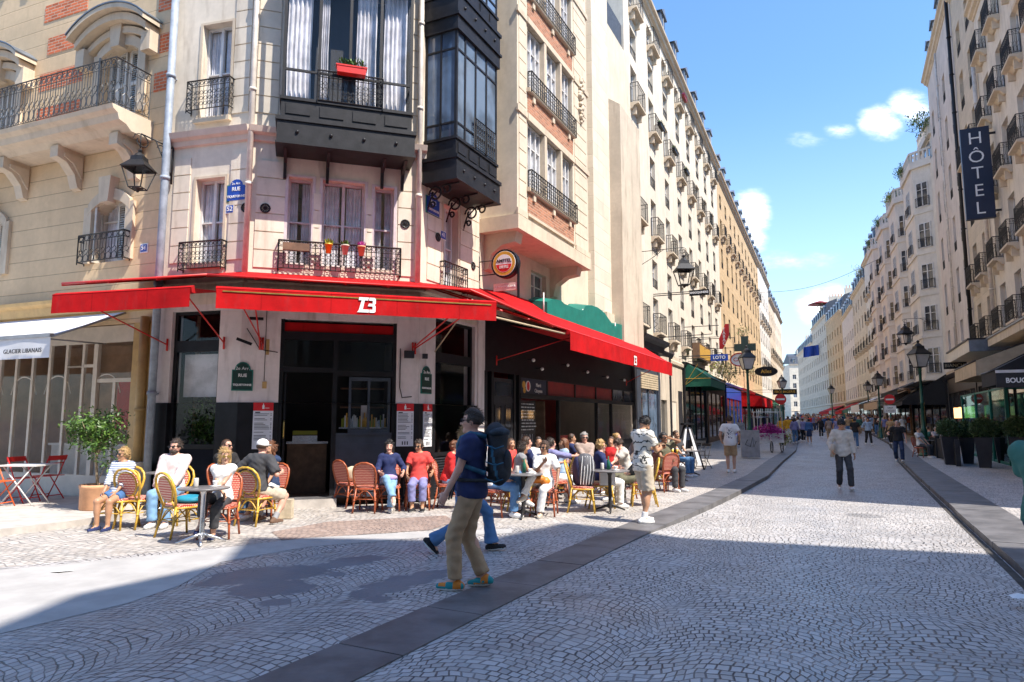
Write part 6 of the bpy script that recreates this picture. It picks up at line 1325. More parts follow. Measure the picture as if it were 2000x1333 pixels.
mb.tube([(x,y,zb+.5),(x+.12,y,zb+.75),(x+.16,y,zb+.8)],.007,4); tips.append(Vector((x+.17,y,zb+.8)))
mb.build('trunk','bark',t)
mb=MB()
for i in range(2300):
    c=tips[int(rng.random()*len(tips))]+Vector((rng.normal()*.1,rng.normal()*.1,rng.normal()*.085)); 
    d=Vector((rng.normal(),rng.normal(),rng.normal()*.7-.15)); mb.leaf(c,d,(rng.normal(),rng.normal(),1.5),.085*(.7+rng.random()*.6),.017)
for i in range(300):
    a=rng.random()*6.28; c=Vector((x-.05,y,zb+1.25))+Vector((math.cos(a)*.5,math.sin(a)*.3,rng.normal()*.13)); mb.leaf(c,(rng.normal(),rng.normal(),rng.normal()),(0,0,1),.08,.017)
mb.build('crown','leaf green',t)
mb=MB(F0.M); mb.box(-.55,.05,-.35,-.05,.1,.82); mb.m=1; mb.box(-.56,.06,-.36,-.04,.82,.84); mb.build('utility_box',['greige paint','greige paint'],None,label='plain greige metal cabinet at the foot of the ochre pipe',cat='cabinet')
# planters on the right
def planter_leafs():
    mb=MB(); r=np.random.default_rng(9)
    for i in range(2600):
        d=Vector((r.normal(),r.normal(),r.normal())).normalized(); rad=(.36+.04*math.sin(d.x*9+d.z*7)+.04*math.sin(d.y*11))*(r.random()**.18); c=Vector((d.x*rad,d.y*rad,d.z*rad*.85)); mb.leaf(c,(r.normal()+d.x,r.normal()+d.y,r.normal()+d.z+.4),(r.normal(),r.normal(),1),.07,.02)
    return mb.mesh('foliage',['box leaf'])
PLM=planter_leafs()
def planter(x,y,lab,s=1.,rz=0):
    t=empty('planter',(x,y,0),rz,label=lab,cat='planter',group='box shrubs in tall dark tubs on the right pavement'); t.scale=(s,s,s)
    mb=MB(); b,w,h=.165,.25,.98; mb.add([(-b,-b,0),(b,-b,0),(b,b,0),(-b,b,0),(-w,-w,h),(w,-w,h),(w,w,h),(-w,w,h)],[(0,1,5,4),(1,2,6,5),(2,3,7,6),(3,0,4,7),(0,3,2,1),(4,5,6,7)]); o=link('tub',mb.mesh('tub',['dark planter'])); o.parent=t
    o=link('foliage',PLM); o.parent=t; o.location=(0,0,1.27); o.rotation_euler=(0,0,random.random()*6)
for i,(u,v,s,lab) in enumerate(((1857,908,1.05,'box shrub in a tall dark tub, leftmost, just right of the near lamp post'),(1892,906,1.,'box shrub in a tall dark tub, second, set back between the first and third'),(1925,914,1.07,'box shrub in a tall dark tub, third and nearest the kerb'),(1960,905,1.,'box shrub in a tall dark tub, fourth, behind the third'),(1993,917,1.1,'box shrub in a tall dark tub, fifth, partly behind the green shirted person'))):
    x,y=at(u,v); planter(x,y,lab,s,-.55+random.uniform(-.1,.1))
t=empty('terrace_barrier',None,label='low black terrace screen between the lamp post and the tubs on the right',cat='barrier',M_=FR.M@Tr((-27,-2.6,0))); mb=MB(FR.M); mb.box(-24,-15,-2.65,-2.6,.05,.85); mb.build('panel','black fabric',t); mb=MB(FR.M)
for x in (-24,-21,-18,-15): mb.box(x-.04,x+.04,-2.7,-2.55,0,.95)
mb.build('post','charcoal paint',t)
# lamps glowing in the brasserie
for i,s_ in enumerate((-33.5,-31.5,-30.5,-28.4)):
    t=empty('wall_lamp',None,label=['warm lit lamp box in the brasserie, farthest from the tubs','second warm lit lamp box in the brasserie','third warm lit lamp box in the brasserie','warm lit lamp box behind the teal glass screen'][i],cat='lamp',M_=FR.M@Tr((s_,-.2,2)),group='warm lamps in the brasserie front'); mb=MB(FR.M); mb.box(s_-.22,s_+.22,-.42,-.17,1.75,2.35); mb.build('shade','lit lamp',t); mb=MB(FR.M); mb.box(s_-.24,s_+.24,-.44,-.15,2.35,2.4); mb.box(s_-.24,s_+.24,-.44,-.15,1.7,1.75); mb.build('frame','wood brown',t)
# ladder board, folding bar chairs, bin, flower cart
x,y=at(1345,918); t=empty('ladder_board',(x,y,0),.3,label='black folding ladder used as an easel with pale panels, beside the far terrace tables',cat='easel')
def part(name,mat,fn): mb=MB(Tr((x,y,0))@Matrix.Rotation(.3,4,'Z')); fn(mb); mb.build(name,mat,t)
for sx in(-1,1): part('leg','black paint',lambda mb:mb.tube([(sx*.5,-.15+0,0),(sx*.08,0,1.5)],.03,5)); part('leg','black paint',lambda mb:mb.tube([(sx*.45,.35,0),(sx*.08,.05,1.5)],.025,5))
part('panel','menu paper',lambda mb:mb.add([(-.44,-.14,.15),(-.25,-.14,.15),(-.03,-.02,1.4),(-.1,-.02,1.4)],[(0,1,2,3)])); part('panel','menu paper',lambda mb:mb.add([(.28,-.14,.15),(.46,-.14,.15),(.1,-.02,1.4),(.03,-.02,1.4)],[(0,1,2,3)])); part('top','black paint',lambda mb:mb.box(-.2,.2,-.1,.1,1.48,1.54))
for i,(u,v,h) in enumerate(((1368,905,200),(1375,916,230))):
    x,y=at(u,v); folding_chair(x,y,h,'iron',['thin black folding chair right of the ladder board, nearer the wall','thin black folding chair right of the ladder board, nearer the kerb'][i],0)
x,y=at(1466,894); t=empty('litter_bin',(x*.98,y*.98,0),label='grey sheet metal cabinet covered in graffiti at the foot of the left lamp post',cat='cabinet'); mb=MB(Tr((x*.98,y*.98,0))@Matrix.Rotation(-.3,4,'Z')); mb.box(-.38,.38,-.25,.25,.05,1.15); mb.box(-.4,.4,-.27,.27,1.15,1.2); mb.build('body','grey metal',t)
mb=MB(Tr((x*.98,y*.98,0))@Matrix.Rotation(-.3,4,'Z')); mb.tube([(-.1,-.26,.8),(-.2,-.26,.6),(.0,-.26,.5),(.1,-.26,.9),(.15,-.26,.5),(.25,-.26,.75)],.012,4); mb.build('graffiti','black lettering',t)
x,y=at(1503,884); cx,cy=x,y
t=empty('flower_cart',(x,y,0),label='cargo tricycle heaped with magenta flowers on the left pavement',cat='cart'); Mc=Tr((x,y,0))@Matrix.Rotation(-.15,4,'Z')
def part(name,mat,fn): mb=MB(Mc); fn(mb); mb.build(name,mat,t)
part('box','white wood',lambda mb:(mb.box(-.65,.65,-.35,.5,.5,.95),mb.box(-.7,.7,-.4,.55,.93,.97)))
for sx,yy in((-.62,0),(.62,0),(0,-.55)): part('wheel',['black paint','steel'],lambda mb:(mb.tube([(sx,yy+.28*math.cos(a),.29+.28*math.sin(a)) for a in [i*math.pi/9 for i in range(18)]],.025,5,True),[mb.tube([(sx,yy,.29),(sx,yy+.27*math.cos(a),.29+.27*math.sin(a))],.006,3) for a in [i*math.pi/4 for i in range(8)]]))
part('frame','white wood',lambda mb:(mb.tube([(-.6,.5,.95),(-.6,.5,2.05),(.6,.5,2.05),(.6,.5,.95)],.02,5),mb.tube([(-.6,-.35,.95),(-.6,-.35,2.05),(.6,-.35,2.05),(.6,-.35,.95)],.02,5),mb.tube([(-.7,.5,2.05),(-.7,-.4,2.05)],.02,5),mb.tube([(0,-.55,.29),(0,-.4,.9)],.03,5)))
mb=MB(Mc)
for i in range(2200):
    th,ph=rng.random()*6.28,rng.random(); rad=.80*(ph**.4); p=(rad*math.cos(th)*1.05,.05+rad*math.sin(th)*.6,.95+(1-ph)*.45*(.6+.4*math.sin(th*3))+rng.normal()*.06-(.25 if ph>.8 else 0)*rng.random()); mb.leaf(p,(rng.normal(),rng.normal()-.5,rng.normal()),(0,0,1),.10,.04)
mb.build('flowers','magenta petals',t)
mb=MB(Mc)
for i in range(500): p=(.75+rng.normal()*.16,.1+rng.normal()*.2,.75+rng.normal()*.16); mb.leaf(p,(rng.normal(),rng.normal(),rng.normal()),(0,0,1),.1,.03)
mb.build('side_bouquet','yellow green leaf',t)
x,y=at(1490,872); 
for i,(dx_,lab) in enumerate(((.3,'rack of dark clothes outside the blue shop front'),)):
    t=empty('clothes_rack',(x+1,y+3,0),label=lab,cat='rack'); mb=MB(Tr((x+1.,y+3,0))); mb.tube([(-.8,0,0),(-.8,0,1.7),(.8,0,1.7),(.8,0,0)],.02,5); mb.build('frame','steel',t); mb=MB(Tr((x+1.,y+3,0)))
    for k in range(9): mb.m=k%3; mb.box(-.7+k*.15,-.6+k*.15,-.2,.2,.75,1.62)
    mb.build('garment',['rucksack navy','linen','black fabric'],t)
# ================================================ people: one smooth surface per body from a blended distance field
V3=lambda *a: np.array(a,float)
def unit(v): n=np.linalg.norm(v); return v/n if n>1e-9 else V3(0,0,1)
class Field:
    def __init__(s,lo,hi,h):
        s.h=h; s.lo=np.array(lo,float); n=np.ceil((np.array(hi)-s.lo)/h).astype(int)+1; s.n=n; s.F=np.full(n,1.,np.float32)
        s.ax=[(s.lo[i]+h*np.arange(n[i])).astype(np.float32) for i in range(3)]
    def add(s,lo,hi,fn,k,cut=None):
        m=k+3*s.h; a=np.maximum(0,np.floor((np.array(lo)-m-s.lo)/s.h).astype(int)); b=np.minimum(s.n,np.ceil((np.array(hi)+m-s.lo)/s.h).astype(int)+1)
        if (b<=a).any(): return
        P=(s.ax[0][a[0]:b[0],None,None],s.ax[1][None,a[1]:b[1],None],s.ax[2][None,None,a[2]:b[2]]); d=fn(*P)
        if cut is not None: 
            for (pt,nn) in cut: d=np.maximum(d,(P[0]-pt[0])*nn[0]+(P[1]-pt[1])*nn[1]+(P[2]-pt[2])*nn[2])
        sl_=tuple(slice(a[i],b[i]) for i in range(3)); B=s.F[sl_]; hh=np.clip(.5+.5*(B-d)/k,0,1); s.F[sl_]=B*(1-hh)+d*hh-k*hh*(1-hh)
    def cone(s,a,b,ra,rb,k=.02,cut=None):
        a=np.asarray(a,float);b=np.asarray(b,float); ba=b-a; L=max(float(ba@ba),1e-9); R_m=max(ra,rb)
        def fn(x,y,z):
            px,py,pz=x-a[0],y-a[1],z-a[2]; t=np.clip((px*ba[0]+py*ba[1]+pz*ba[2])/L,0,1)
            return np.sqrt((px-t*ba[0])**2+(py-t*ba[1])**2+(pz-t*ba[2])**2)-(ra+(rb-ra)*t)
        s.add(np.minimum(a,b)-R_m,np.maximum(a,b)+R_m,fn,k,cut)
    def ell(s,c,r,M3=None,k=.02,cut=None):
        c=np.asarray(c,float); r=np.asarray(r,float); M3=np.eye(3) if M3 is None else M3; R_m=max(r)
        def fn(x,y,z):
            p=(x-c[0],y-c[1],z-c[2]); q=[(M3[0][i]*p[0]+M3[1][i]*p[1]+M3[2][i]*p[2])/r[i] for i in range(3)]
            k0=np.sqrt(q[0]**2+q[1]**2+q[2]**2)+1e-6; k1=np.sqrt((q[0]/r[0])**2+(q[1]/r[1])**2+(q[2]/r[2])**2)+1e-6; return k0*(k0-1)/k1
        s.add(c-R_m,c+R_m,fn,k,cut)
    def wrinkle(s,amp,fx=38,seed=0):
        x,y,z=s.ax[0][:,None,None],s.ax[1][None,:,None],s.ax[2][None,None,:]; q=seed*1.7
        s.F=s.F+amp*(np.sin(fx*z*.8+fx*.5*x+q+2.5*np.sin(13*y+9*z+q))*np.sin(17*x+11*z+14*y+q)+.7*np.sin(fx*.9*z-fx*.6*y+q+2*np.sin(19*x))*np.sin(23*x+13*y+q)).astype(np.float32)
    def extract(s):
        F=s.F; I=F<0; nx,ny,nz=F.shape
        c=[I[i:nx-1+i,j:ny-1+j,k:nz-1+k] for i in(0,1) for j in(0,1) for k in(0,1)]
        sm=sum(q.astype(np.int8) for q in c); act=(sm>0)&(sm<8); idx=np.full(act.shape,-1,np.int64); cells=np.argwhere(act); idx[act]=np.arange(len(cells))
        if not len(cells): return np.zeros((0,3)),np.zeros((0,4),int)
        g=np.stack([F[cells[:,0]+i,cells[:,1]+j,cells[:,2]+k] for i in(0,1) for j in(0,1) for k in(0,1)],1); off=np.array([(i,j,k) for i in(0,1) for j in(0,1) for k in(0,1)],float)
        acc=np.zeros((len(cells),3)); cnt=np.zeros(len(cells))
        for a in range(8):
            for b in range(a+1,8):
                if np.abs(off[a]-off[b]).sum()!=1: continue
                m=(g[:,a]<0)!=(g[:,b]<0); t=g[:,a]/(g[:,a]-g[:,b]+1e-12); p=off[a]+(off[b]-off[a])*t[:,None]; acc[m]+=p[m]; cnt[m]+=1
        V=s.lo+s.h*(cells+acc/cnt[:,None]); Q=[]
        for ax in range(3):
            sl0=[slice(1,-1)]*3; sl1=[slice(1,-1)]*3; sl0[ax]=slice(0,-1); sl1[ax]=slice(1,None); A=I[tuple(sl0)];B=I[tuple(sl1)]
            e=np.argwhere(A!=B); 
            if not len(e): continue
            st=A[tuple(e.T)]; base=e.copy(); 
            for o in range(3):
                if o!=ax: base[:,o]+=1
            u,v=[(1,2),(2,0),(0,1)][ax]; 
            def cell(du,dv): q=base.copy(); q[:,u]-=du; q[:,v]-=dv; return idx[q[:,0],q[:,1],q[:,2]]
            q=np.stack([cell(1,1),cell(0,1),cell(0,0),cell(1,0)],1); q[~st]=q[~st][:,::-1]; Q.append(q[(q>=0).all(1)])
        return V,np.concatenate(Q)
def sdf_mesh(name,parts,mats,tag=None):
    """parts: list of (V,Q); tag(centres)->material index"""
    V=np.concatenate([p[0] for p in parts]); o=0; Qs=[]
    for p in parts: Qs.append(p[1]+o); o+=len(p[0])
    Q=np.concatenate(Qs); me=bpy.data.meshes.new(name); me.vertices.add(len(V)); me.vertices.foreach_set('co',V.ravel().astype(np.float32))
    me.loops.add(len(Q)*4); me.loops.foreach_set('vertex_index',Q.ravel().astype(np.int32)); me.polygons.add(len(Q)); me.polygons.foreach_set('loop_start',(np.arange(len(Q))*4).astype(np.int32)); me.polygons.foreach_set('loop_total',np.full(len(Q),4,np.int32))
    for m in mats: me.materials.append(mat_(m))
    if tag is not None: me.polygons.foreach_set('material_index',tag(V[Q].mean(1)).astype(np.int32))
    me.polygons.foreach_set('use_smooth',np.ones(len(Q),bool)); me.update(calc_edges=True); me.validate(); return me
def rot(ax,a):
    c,s_=math.cos(a),math.sin(a)
    return {'x':np.array([[1,0,0],[0,c,-s_],[0,s_,c]]),'y':np.array([[c,0,s_],[0,1,0],[-s_,0,c]]),'z':np.array([[c,-s_,0],[s_,c,0],[0,0,1]])}[ax]
def two_bone(a,b,l1,l2,hint):
    a=np.asarray(a,float); b=np.asarray(b,float); d=b-a; L=np.linalg.norm(d); L2_=min(max(L,abs(l1-l2)+.01),l1+l2-.002); u=unit(d); b=a+u*L2_
    x=(l1*l1-l2*l2+L2_*L2_)/(2*L2_); hgt=math.sqrt(max(0,l1*l1-x*x)); n=hint-u*float(hint@u); return a+u*x+unit(n)*hgt,b
M('skin light',(.58,.33,.22),.5,.06,6); M('skin tan',(.45,.24,.14),.5,.06,6); M('skin brown',(.30,.15,.085),.5,.06,6); M('skin pink',(.62,.34,.25),.5,.06,6)
M('eye',(.03,.02,.02),.3,.1,5,0,0); M('lip',(.42,.13,.10),.5,.1,5,0,0); M('eye white',(.6,.57,.53),.4,.05,5,0,0)
for n_,c in {'hair black':(.012,.010,.010),'hair brown':(.06,.03,.016),'hair blond':(.42,.26,.10),'hair grey':(.30,.28,.26),'hair auburn':(.16,.06,.025),'hair dark':(.04,.024,.016)}.items(): M(n_,c,.45,.4,60,0,.5)
for n_,c in dict(navy=(.014,.024,.095),khaki=(.42,.28,.16),beige=(.50,.42,.32),white=(.74,.73,.71),black=(.018,.018,.020),charcoal=(.05,.05,.055),jeans=(.085,.19,.36),light_jeans=(.20,.36,.56),dark_jeans=(.02,.04,.10),coral=(.66,.06,.05),red=(.58,.02,.02),pink=(.74,.60,.58),lavender=(.22,.22,.42),olive=(.14,.13,.08),grey=(.28,.28,.29),oat=(.58,.54,.48),green=(.05,.17,.13),stripe=(.6,.6,.65),plaid=(.34,.26,.22),yellow=(.70,.34,.02),denim_blue=(.05,.13,.30),tan=(.42,.28,.15),brown=(.14,.08,.05),lilac=(.42,.30,.50),sky=(.36,.48,.62)).items(): M('cloth '+n_,c,.85,.14,9,0,.25,ns=160)
def stripes(name,a,b_,per,duty=.5,wob=0.):
    m,b=newmat(name); o=oc(); x,y,z=xyz(o); v=(z+(noise(o,6,3)-.5)*wob)/per; f=sstep(ab(fr(v)-.5),duty*.5-.04,duty*.5+.04); setb(b,'Base Color',mixc(f,a,b_)); setb(b,'Roughness',.85); return m
stripes('cloth stripe',(.08,.14,.30),(.72,.72,.74),.034,.35); stripes('cloth zebra',(.03,.03,.03),(.70,.66,.58),.11,.20,.42)
m,b=newmat('shoe patchwork'); o=oc(); x,y,z=xyz(o); w=white(comb(fl(x/.05),fl(y/.075),fl(z/.05))); setb(b,'Base Color',mixc(sstep(w,.45,.5),(.62,.20,.02),(.01,.24,.26))); setb(b,'Roughness',.7)
m,b=newmat('cloth printed'); o=oc(); x,y,z=xyz(o); msk=(1.-sstep(ab(x),.07,.10))*(1.-sstep(ab(z-1.24),.15,.19))*sstep(0.-y,.0,.03)*sstep(noise(comb(x,z,0.),26,3),.52,.56)
setb(b,'Base Color',mixc(msk,(.74,.73,.71),(.05,.06,.10))); setb(b,'Roughness',.85); bump(b,noise(o,160,3),.25,.01)
def person(px,py,h,head,label,pose='stand',pelvis=None,lean=0.,roll=0.,yaw=0.,hyaw=0.,hpitch=0.,feet=None,toes=None,hands=None,elb=None,skin='skin light',top='cloth navy',sleeve='short',bottom='cloth jeans',leg='long',shoes='cloth white',hair=('short','hair brown'),glasses=None,beard=None,sex='m',res=.016,fit=1.,group=None,extra=None,hem=.02,z0=0.,socks=None,sole='sign white',curl=.5,thumb=None):
    """px,py ground point; h standing height; head: compass heading faced. Local frame: x right, y forward, z up"""
    k=h/1.75; root=empty('person',(px,py,z0),heading(head),label=label,cat='person',group=group)
    wS=1. if sex=='m' else .88
    P=V3(*(pelvis or ((0,0,.965) if pose=='stand' else (0,0,.52)))); U=rot('z',-yaw*.3)@rot('y',roll)@rot('x',-lean)@V3(0,0,1); U=unit(U)
    right=rot('z',-yaw)@V3(1,0,0); right=unit(right-U*float(right@U)); fw=unit(np.cross(U,right)); Tm=np.stack([right,fw,U],1)
    hr=unit(V3(1,0,0)); 
    chest=P+U*.37; neckb=P+U*.51; sh=[P+U*.465-right*.175*wS,P+U*.465+right*.175*wS]; hip=[P+V3(-.09,0,-.03),P+V3(.09,0,-.03)]
    Hm=Tm@np.eye(3); Hm=rot('z',-yaw)@rot('z',-hyaw)@rot('x',-hpitch-lean*.35)@np.eye(3); hc=neckb+unit(U+Hm[:,2])*.155+Hm[:,1]*.025
    if pose=='stand': feet=feet or [(-.10,0,.08),(.10,0,.08)]
    else: feet=feet or [(-.10,.42,.08),(.10,.42,.08)]
    toes=toes or [V3(-.12,1,0),V3(.12,1,0)]
    feet=[V3(*f) for f in feet]; kn=[];ft=[]
    for i in(0,1): a,b=two_bone(hip[i],feet[i],.44,.43,V3((-.08,.08)[i],1,.15 if pose=='stand' else .9)); kn.append(a); ft.append(b)
    hands=hands or [(-.26,.08,.80),(.26,.08,.80)]
    if pose!='stand' and hands==[(-.26,.08,.80),(.26,.08,.80)]: hands=[(-.12,.30,.62),(.12,.30,.62)]
    elb=elb or [V3(-.5,-.8,-.4),V3(.5,-.8,-.4)]; el=[];wr=[]
    for i in(0,1): a,b=two_bone(sh[i],V3(*hands[i]),.285,.25,np.asarray(elb[i],float)); el.append(a); wr.append(b)
    allp=np.array([P,chest,neckb,hc+V3(0,0,.15),hc-V3(0,0,.1)]+sh+hip+kn+ft+el+wr); lo=allp.min(0)-.24; hi=allp.max(0)+.24; lo[2]=max(lo[2],-.03 if z0>-.2 else lo[2])
    S=lambda me:(me.transform(Matrix.Scale(k,4)),me)[1]
    def torso(F,g,kk=.05,top_=True,bot=True,cut=None):
        F.ell(chest+U*.0,(.158*wS+g,.108+g,.19+g),Tm,kk,cut); F.cone(sh[0]*.9+sh[1]*.1,sh[1]*.9+sh[0]*.1,.062+g,.062+g,kk,cut); F.ell(P+U*.16,(.135*wS+g,.102+g,.16+g),Tm,kk,cut)
        if sex=='f': F.ell(chest-U*.0+fw*.07-right*.06,(.062+g*.6,.055+g*.6,.06+g*.6),Tm,.03,cut); F.ell(chest+fw*.07+right*.06,(.062+g*.6,.055+g*.6,.06+g*.6),Tm,.03,cut)
        F.ell(P,(.150+g,.115+g,.125+g),Tm,kk,cut)
    # body
    F=Field(lo,hi,res); torso(F,0); F.cone(neckb-U*.03,hc-Hm[:,2]*.06,.056*wS+.004,.050*wS,.03); 
    for i in(0,1):
        F.cone(neckb+U*.0,sh[i]+U*.005,.05,.05,.04)
        F.cone(sh[i],el[i],.050*wS,.038*wS,.03); F.cone(el[i],wr[i],.039*wS,.026*wS,.015)
        F.cone(hip[i],kn[i],.088,.056,.04); F.cone(kn[i],ft[i],.054,.036,.02); F.ell(kn[i]*.68+ft[i]*.32-unit(V3(0,1,0))*.018*(1 if pose=='stand' else .4),(.052,.055,.12) if abs((ft[i]-kn[i])[2])>.3 else (.05,.05,.05),None,.03); F.cone(ft[i],ft[i]+unit(np.asarray(toes[i],float))*.10-V3(0,0,.03),.034,.03,.02)
    F.ell(hc+Hm@V3(0,-.008,.02),(.076,.094,.096),Hm,.02); F.ell(hc+Hm@V3(0,.022,-.045),(.058,.066,.078),Hm,.025); F.ell(hc+Hm@V3(0,.070,-.100),(.026,.024,.022),Hm,.02)
    F.cone(hc+Hm@V3(0,.088,.012),hc+Hm@V3(0,.108,-.028),.009,.015,.010); 
    for sx in(-1,1): F.ell(hc+Hm@V3(sx*.077,-.006,-.01),(.012,.022,.034),Hm,.008); F.ell(hc+Hm@V3(sx*.035,.075,-.030),(.02,.02,.022),Hm,.02)
    parts=[F.extract()]
    fine=res<.02
    for i in(0,1):
        d=unit(wr[i]-el[i]); sx=(-1,1)[i]; pn=np.cross(d,V3(0,0,1)); pn=unit(pn) if np.linalg.norm(pn)>.2 else V3(1,0,0)
        lat=unit(np.cross(pn,d)); 
        if lat[2]<0: lat=-lat
        W0=wr[i]; r_=.0048 if fine else res
        if not fine: G_=Field(W0-.2,W0+.2,res*.8); G_.cone(W0-d*.06,W0+d*.08,.027,.028,.01); G_.cone(W0+d*.07,W0+d*.15,.022,.012,.01); parts.append(G_.extract()); continue
        G_=Field(W0-.20,W0+.20,r_); G_.cone(W0-d*.09,W0+d*.0,.0285*wS+.002,.0255*wS,.01); G_.ell(W0+d*.048,(.050,.040,.019),np.stack([d,lat,unit(np.cross(d,lat))],1),.012)
        inw=unit(np.cross(d,lat))*(-sx); inw=inw if float(inw@(V3(0,1,0)*0+ (P+V3(0,.3,.2)-W0)))>0 else -inw; cu=curl
        for j,(o,L_) in enumerate(((.029,.068),(.010,.078),(-.010,.073),(-.028,.058))):
            b0=W0+d*.082+lat*o; c1=unit(d+inw*cu*.6+lat*o*1.5); c2=unit(d+inw*cu*1.9); c3=unit(d*.6+inw*cu*3); b1=b0+c1*L_*.46; b2=b1+c2*L_*.32; b3=b2+c3*L_*.25
            G_.cone(b0-d*.02,b1,.0098,.0088,.005); G_.cone(b1,b2,.0088,.008,.003); G_.cone(b2,b3,.008,.0068,.003)
        t0=W0+d*.02+lat*.028; t1=t0+unit(d*.8+lat*.7+inw*.4)*.042; t2=t1+unit(d+lat*.2+inw*.5)*.03; G_.cone(t0,t1,.0135,.0105,.008); G_.cone(t1,t2,.0105,.008,.004); parts.append(G_.extract())
    hi_=np.linalg.inv(Hm)
    def tag(C):
        q=(C-hc)@Hm; m=np.zeros(len(C),int); hd=(np.abs(q[:,0])<.09)&(np.abs(q[:,2])<.16)&(q[:,1]>.05)&(np.linalg.norm(q,axis=1)<.16)
        for sx in(-1,1): m[hd&(((q[:,0]-sx*.033)/.013)**2+((q[:,2]-.004)/.0075)**2<1)]=1; m[hd&(((q[:,0]-sx*.035)/.022)**2+((q[:,2]-.03)/.006)**2<1)]=3
        m[hd&((q[:,0]/.024)**2+((q[:,2]+.066)/.0085)**2<1)]=2; return m
    b_=link('body',S(sdf_mesh('body',parts,[skin,'eye','lip',hair[1] if hair[1] else 'hair brown'],tag))); b_.parent=root
    rc=max(res,.015); seed=hash(label)%97
    def piece(name,mat,fill,amp=.0042,fx=64,lo_=None,hi2=None,tagf=None,r=None,mats=None):
        F=Field(lo if lo_ is None else lo_,hi if hi2 is None else hi2,r or rc); fill(F); 
        if amp: F.wrinkle(amp,fx,seed)
        V,Q=F.extract()
        if len(V)==0: return None
        o=link(name,S(sdf_mesh(name,[(V,Q)],mats or [mat],tagf))); o.parent=root; return o
    # trousers / shorts / skirt
    wl=P+U*.09
    def trousers(F):
        g=.006+.010*fit; cut=[(wl,U)]
        F.ell(P,(.150+g,.115+g,.125+g),Tm,.05,cut)
        for i in(0,1):
            a=hip[i];b=kn[i];c=ft[i]
            if leg=='long': 
                F.cone(a,b,.082+g,.060+g*1.1,.03,cut); fr_=.93; e=b+(c-b)*fr_; F.cone(b,e,.060+g*1.1,.050+g*1.3,.02,[(e,unit(c-b))])
            elif leg=='flare': F.cone(a,b,.082+g,.060+g,.03,cut); e=b+(c-b)*.95; F.cone(b,b+(c-b)*.5,.058+g,.055+g,.02); F.cone(b+(c-b)*.5,e,.055+g,.10,.02,[(e,unit(c-b))])
            elif leg=='crop': F.cone(a,b,.082+g,.060+g,.03,cut); e=b+(c-b)*.72; F.cone(b,e,.060+g,.055+g,.02,[(e,unit(c-b))])
            else: e=a+(b-a)*(.92 if leg=='shorts' else .6); F.cone(a,a+(b-a)*1.05,.086+g,.080+g,.03,[(e,unit(b-a)),(wl,U)])
    if leg!='skirt': piece({'shorts':'shorts','short':'shorts'}.get(leg,'trousers'),bottom,trousers)
    else: piece('skirt',bottom,lambda F:(F.ell(P,(.165,.135,.13),Tm,.05,[(wl,U)]),F.cone(P,(kn[0]+kn[1])/2,.16,.20,.06,[((kn[0]+kn[1])/2*.9+P*.1,unit((kn[0]+kn[1])/2-P)),(wl,U)])))
    # top
    hz=P-U*(.02+hem) ; nk=neckb+U*.015
    def shirt(F):
        g=.010*fit+.013; cut=[(hz,-U),(nk+fw*.03,unit(U+fw*.35))]
        torso(F,g,.05,cut=cut); F.ell(P-U*.03,(.168+g,.124+g,.28),Tm,.04,cut)
        if top in COLLAR:
            pr_=[neckb+U*(.03+.012*math.cos(a))+right*math.sin(a)*.068+fw*(math.cos(a)*-.066+.012)-U*(.045*max(0,-math.cos(a))) for a in [i*math.pi/6 for i in range(13)]]
            for q0,q1 in zip(pr_[:-1],pr_[1:]): F.cone(q0,q1,.014,.014,.008)
        for i in(0,1):
            F.cone(neckb-U*.01,sh[i]+U*.005,.055,.060,.03,cut)
            if sleeve=='none': continue
            f={'short':.62,'half':.9}.get(sleeve,None)
            if f: e=sh[i]+(el[i]-sh[i])*f; F.cone(sh[i],el[i],.060*wS+g,.058*wS+g,.03,[(e,unit(el[i]-sh[i]))])
            else: F.cone(sh[i],el[i],.056*wS+g,.044*wS+g,.03); e=el[i]+(wr[i]-el[i])*(.93 if sleeve=='long' else .5); F.cone(el[i],e,.044*wS+g,.034*wS+g,.02,[(e,unit(wr[i]-el[i]))])
    piece('shirt',top,shirt,.0042,62)
    # shoes
    for i in(0,1):
        t_=unit(np.asarray(toes[i],float)); up=unit(V3(0,0,1)-t_*t_[2]); a=ft[i]-up*.035; heel=a-t_*.055; toe=a+t_*.155; sd=np.cross(t_,up)
        def shoe(F): 
            ct=[(a-up*.042,-up)]; F.cone(heel,a+t_*.06,.040,.041,.02,ct); F.cone(a+t_*.05-up*.008,toe-up*.012,.042,.033,.02,ct); F.cone(a-up*.0,a+up*.028-t_*.012,.049,.046,.02); F.cone(a+t_*.02,a+t_*.09-up*.012,.045,.038,.02)
        rs=max(.009,res*.6); base=a-up*.042
        def tg(C):
            m_=(((C-base)@up)<.018).astype(int); q=C-a; f_=q@t_; m_[(f_>.015)&(f_<.10)&(np.abs(q@sd)<.020)&((q@up)>.012-.25*np.maximum(0,f_-.02))&(np.sin(f_*230)>-.3)]=2; return m_
        piece('shoe',shoes,shoe,0,lo_=np.minimum(heel,toe)-.08,hi2=np.maximum(heel,toe)+.10,tagf=tg,r=rs,mats=[shoes,sole,'sign white' if shoes!='cloth white' else 'cloth grey'])
        if socks: piece('sock',socks,lambda F:F.cone(ft[i],ft[i]+(kn[i]-ft[i])*.22,.042,.046,.01),0,lo_=ft[i]-.12,hi2=ft[i]+.2,r=rs)
    # hair
    style,hm=hair
    hl,hh=hc-.34,hc+.22
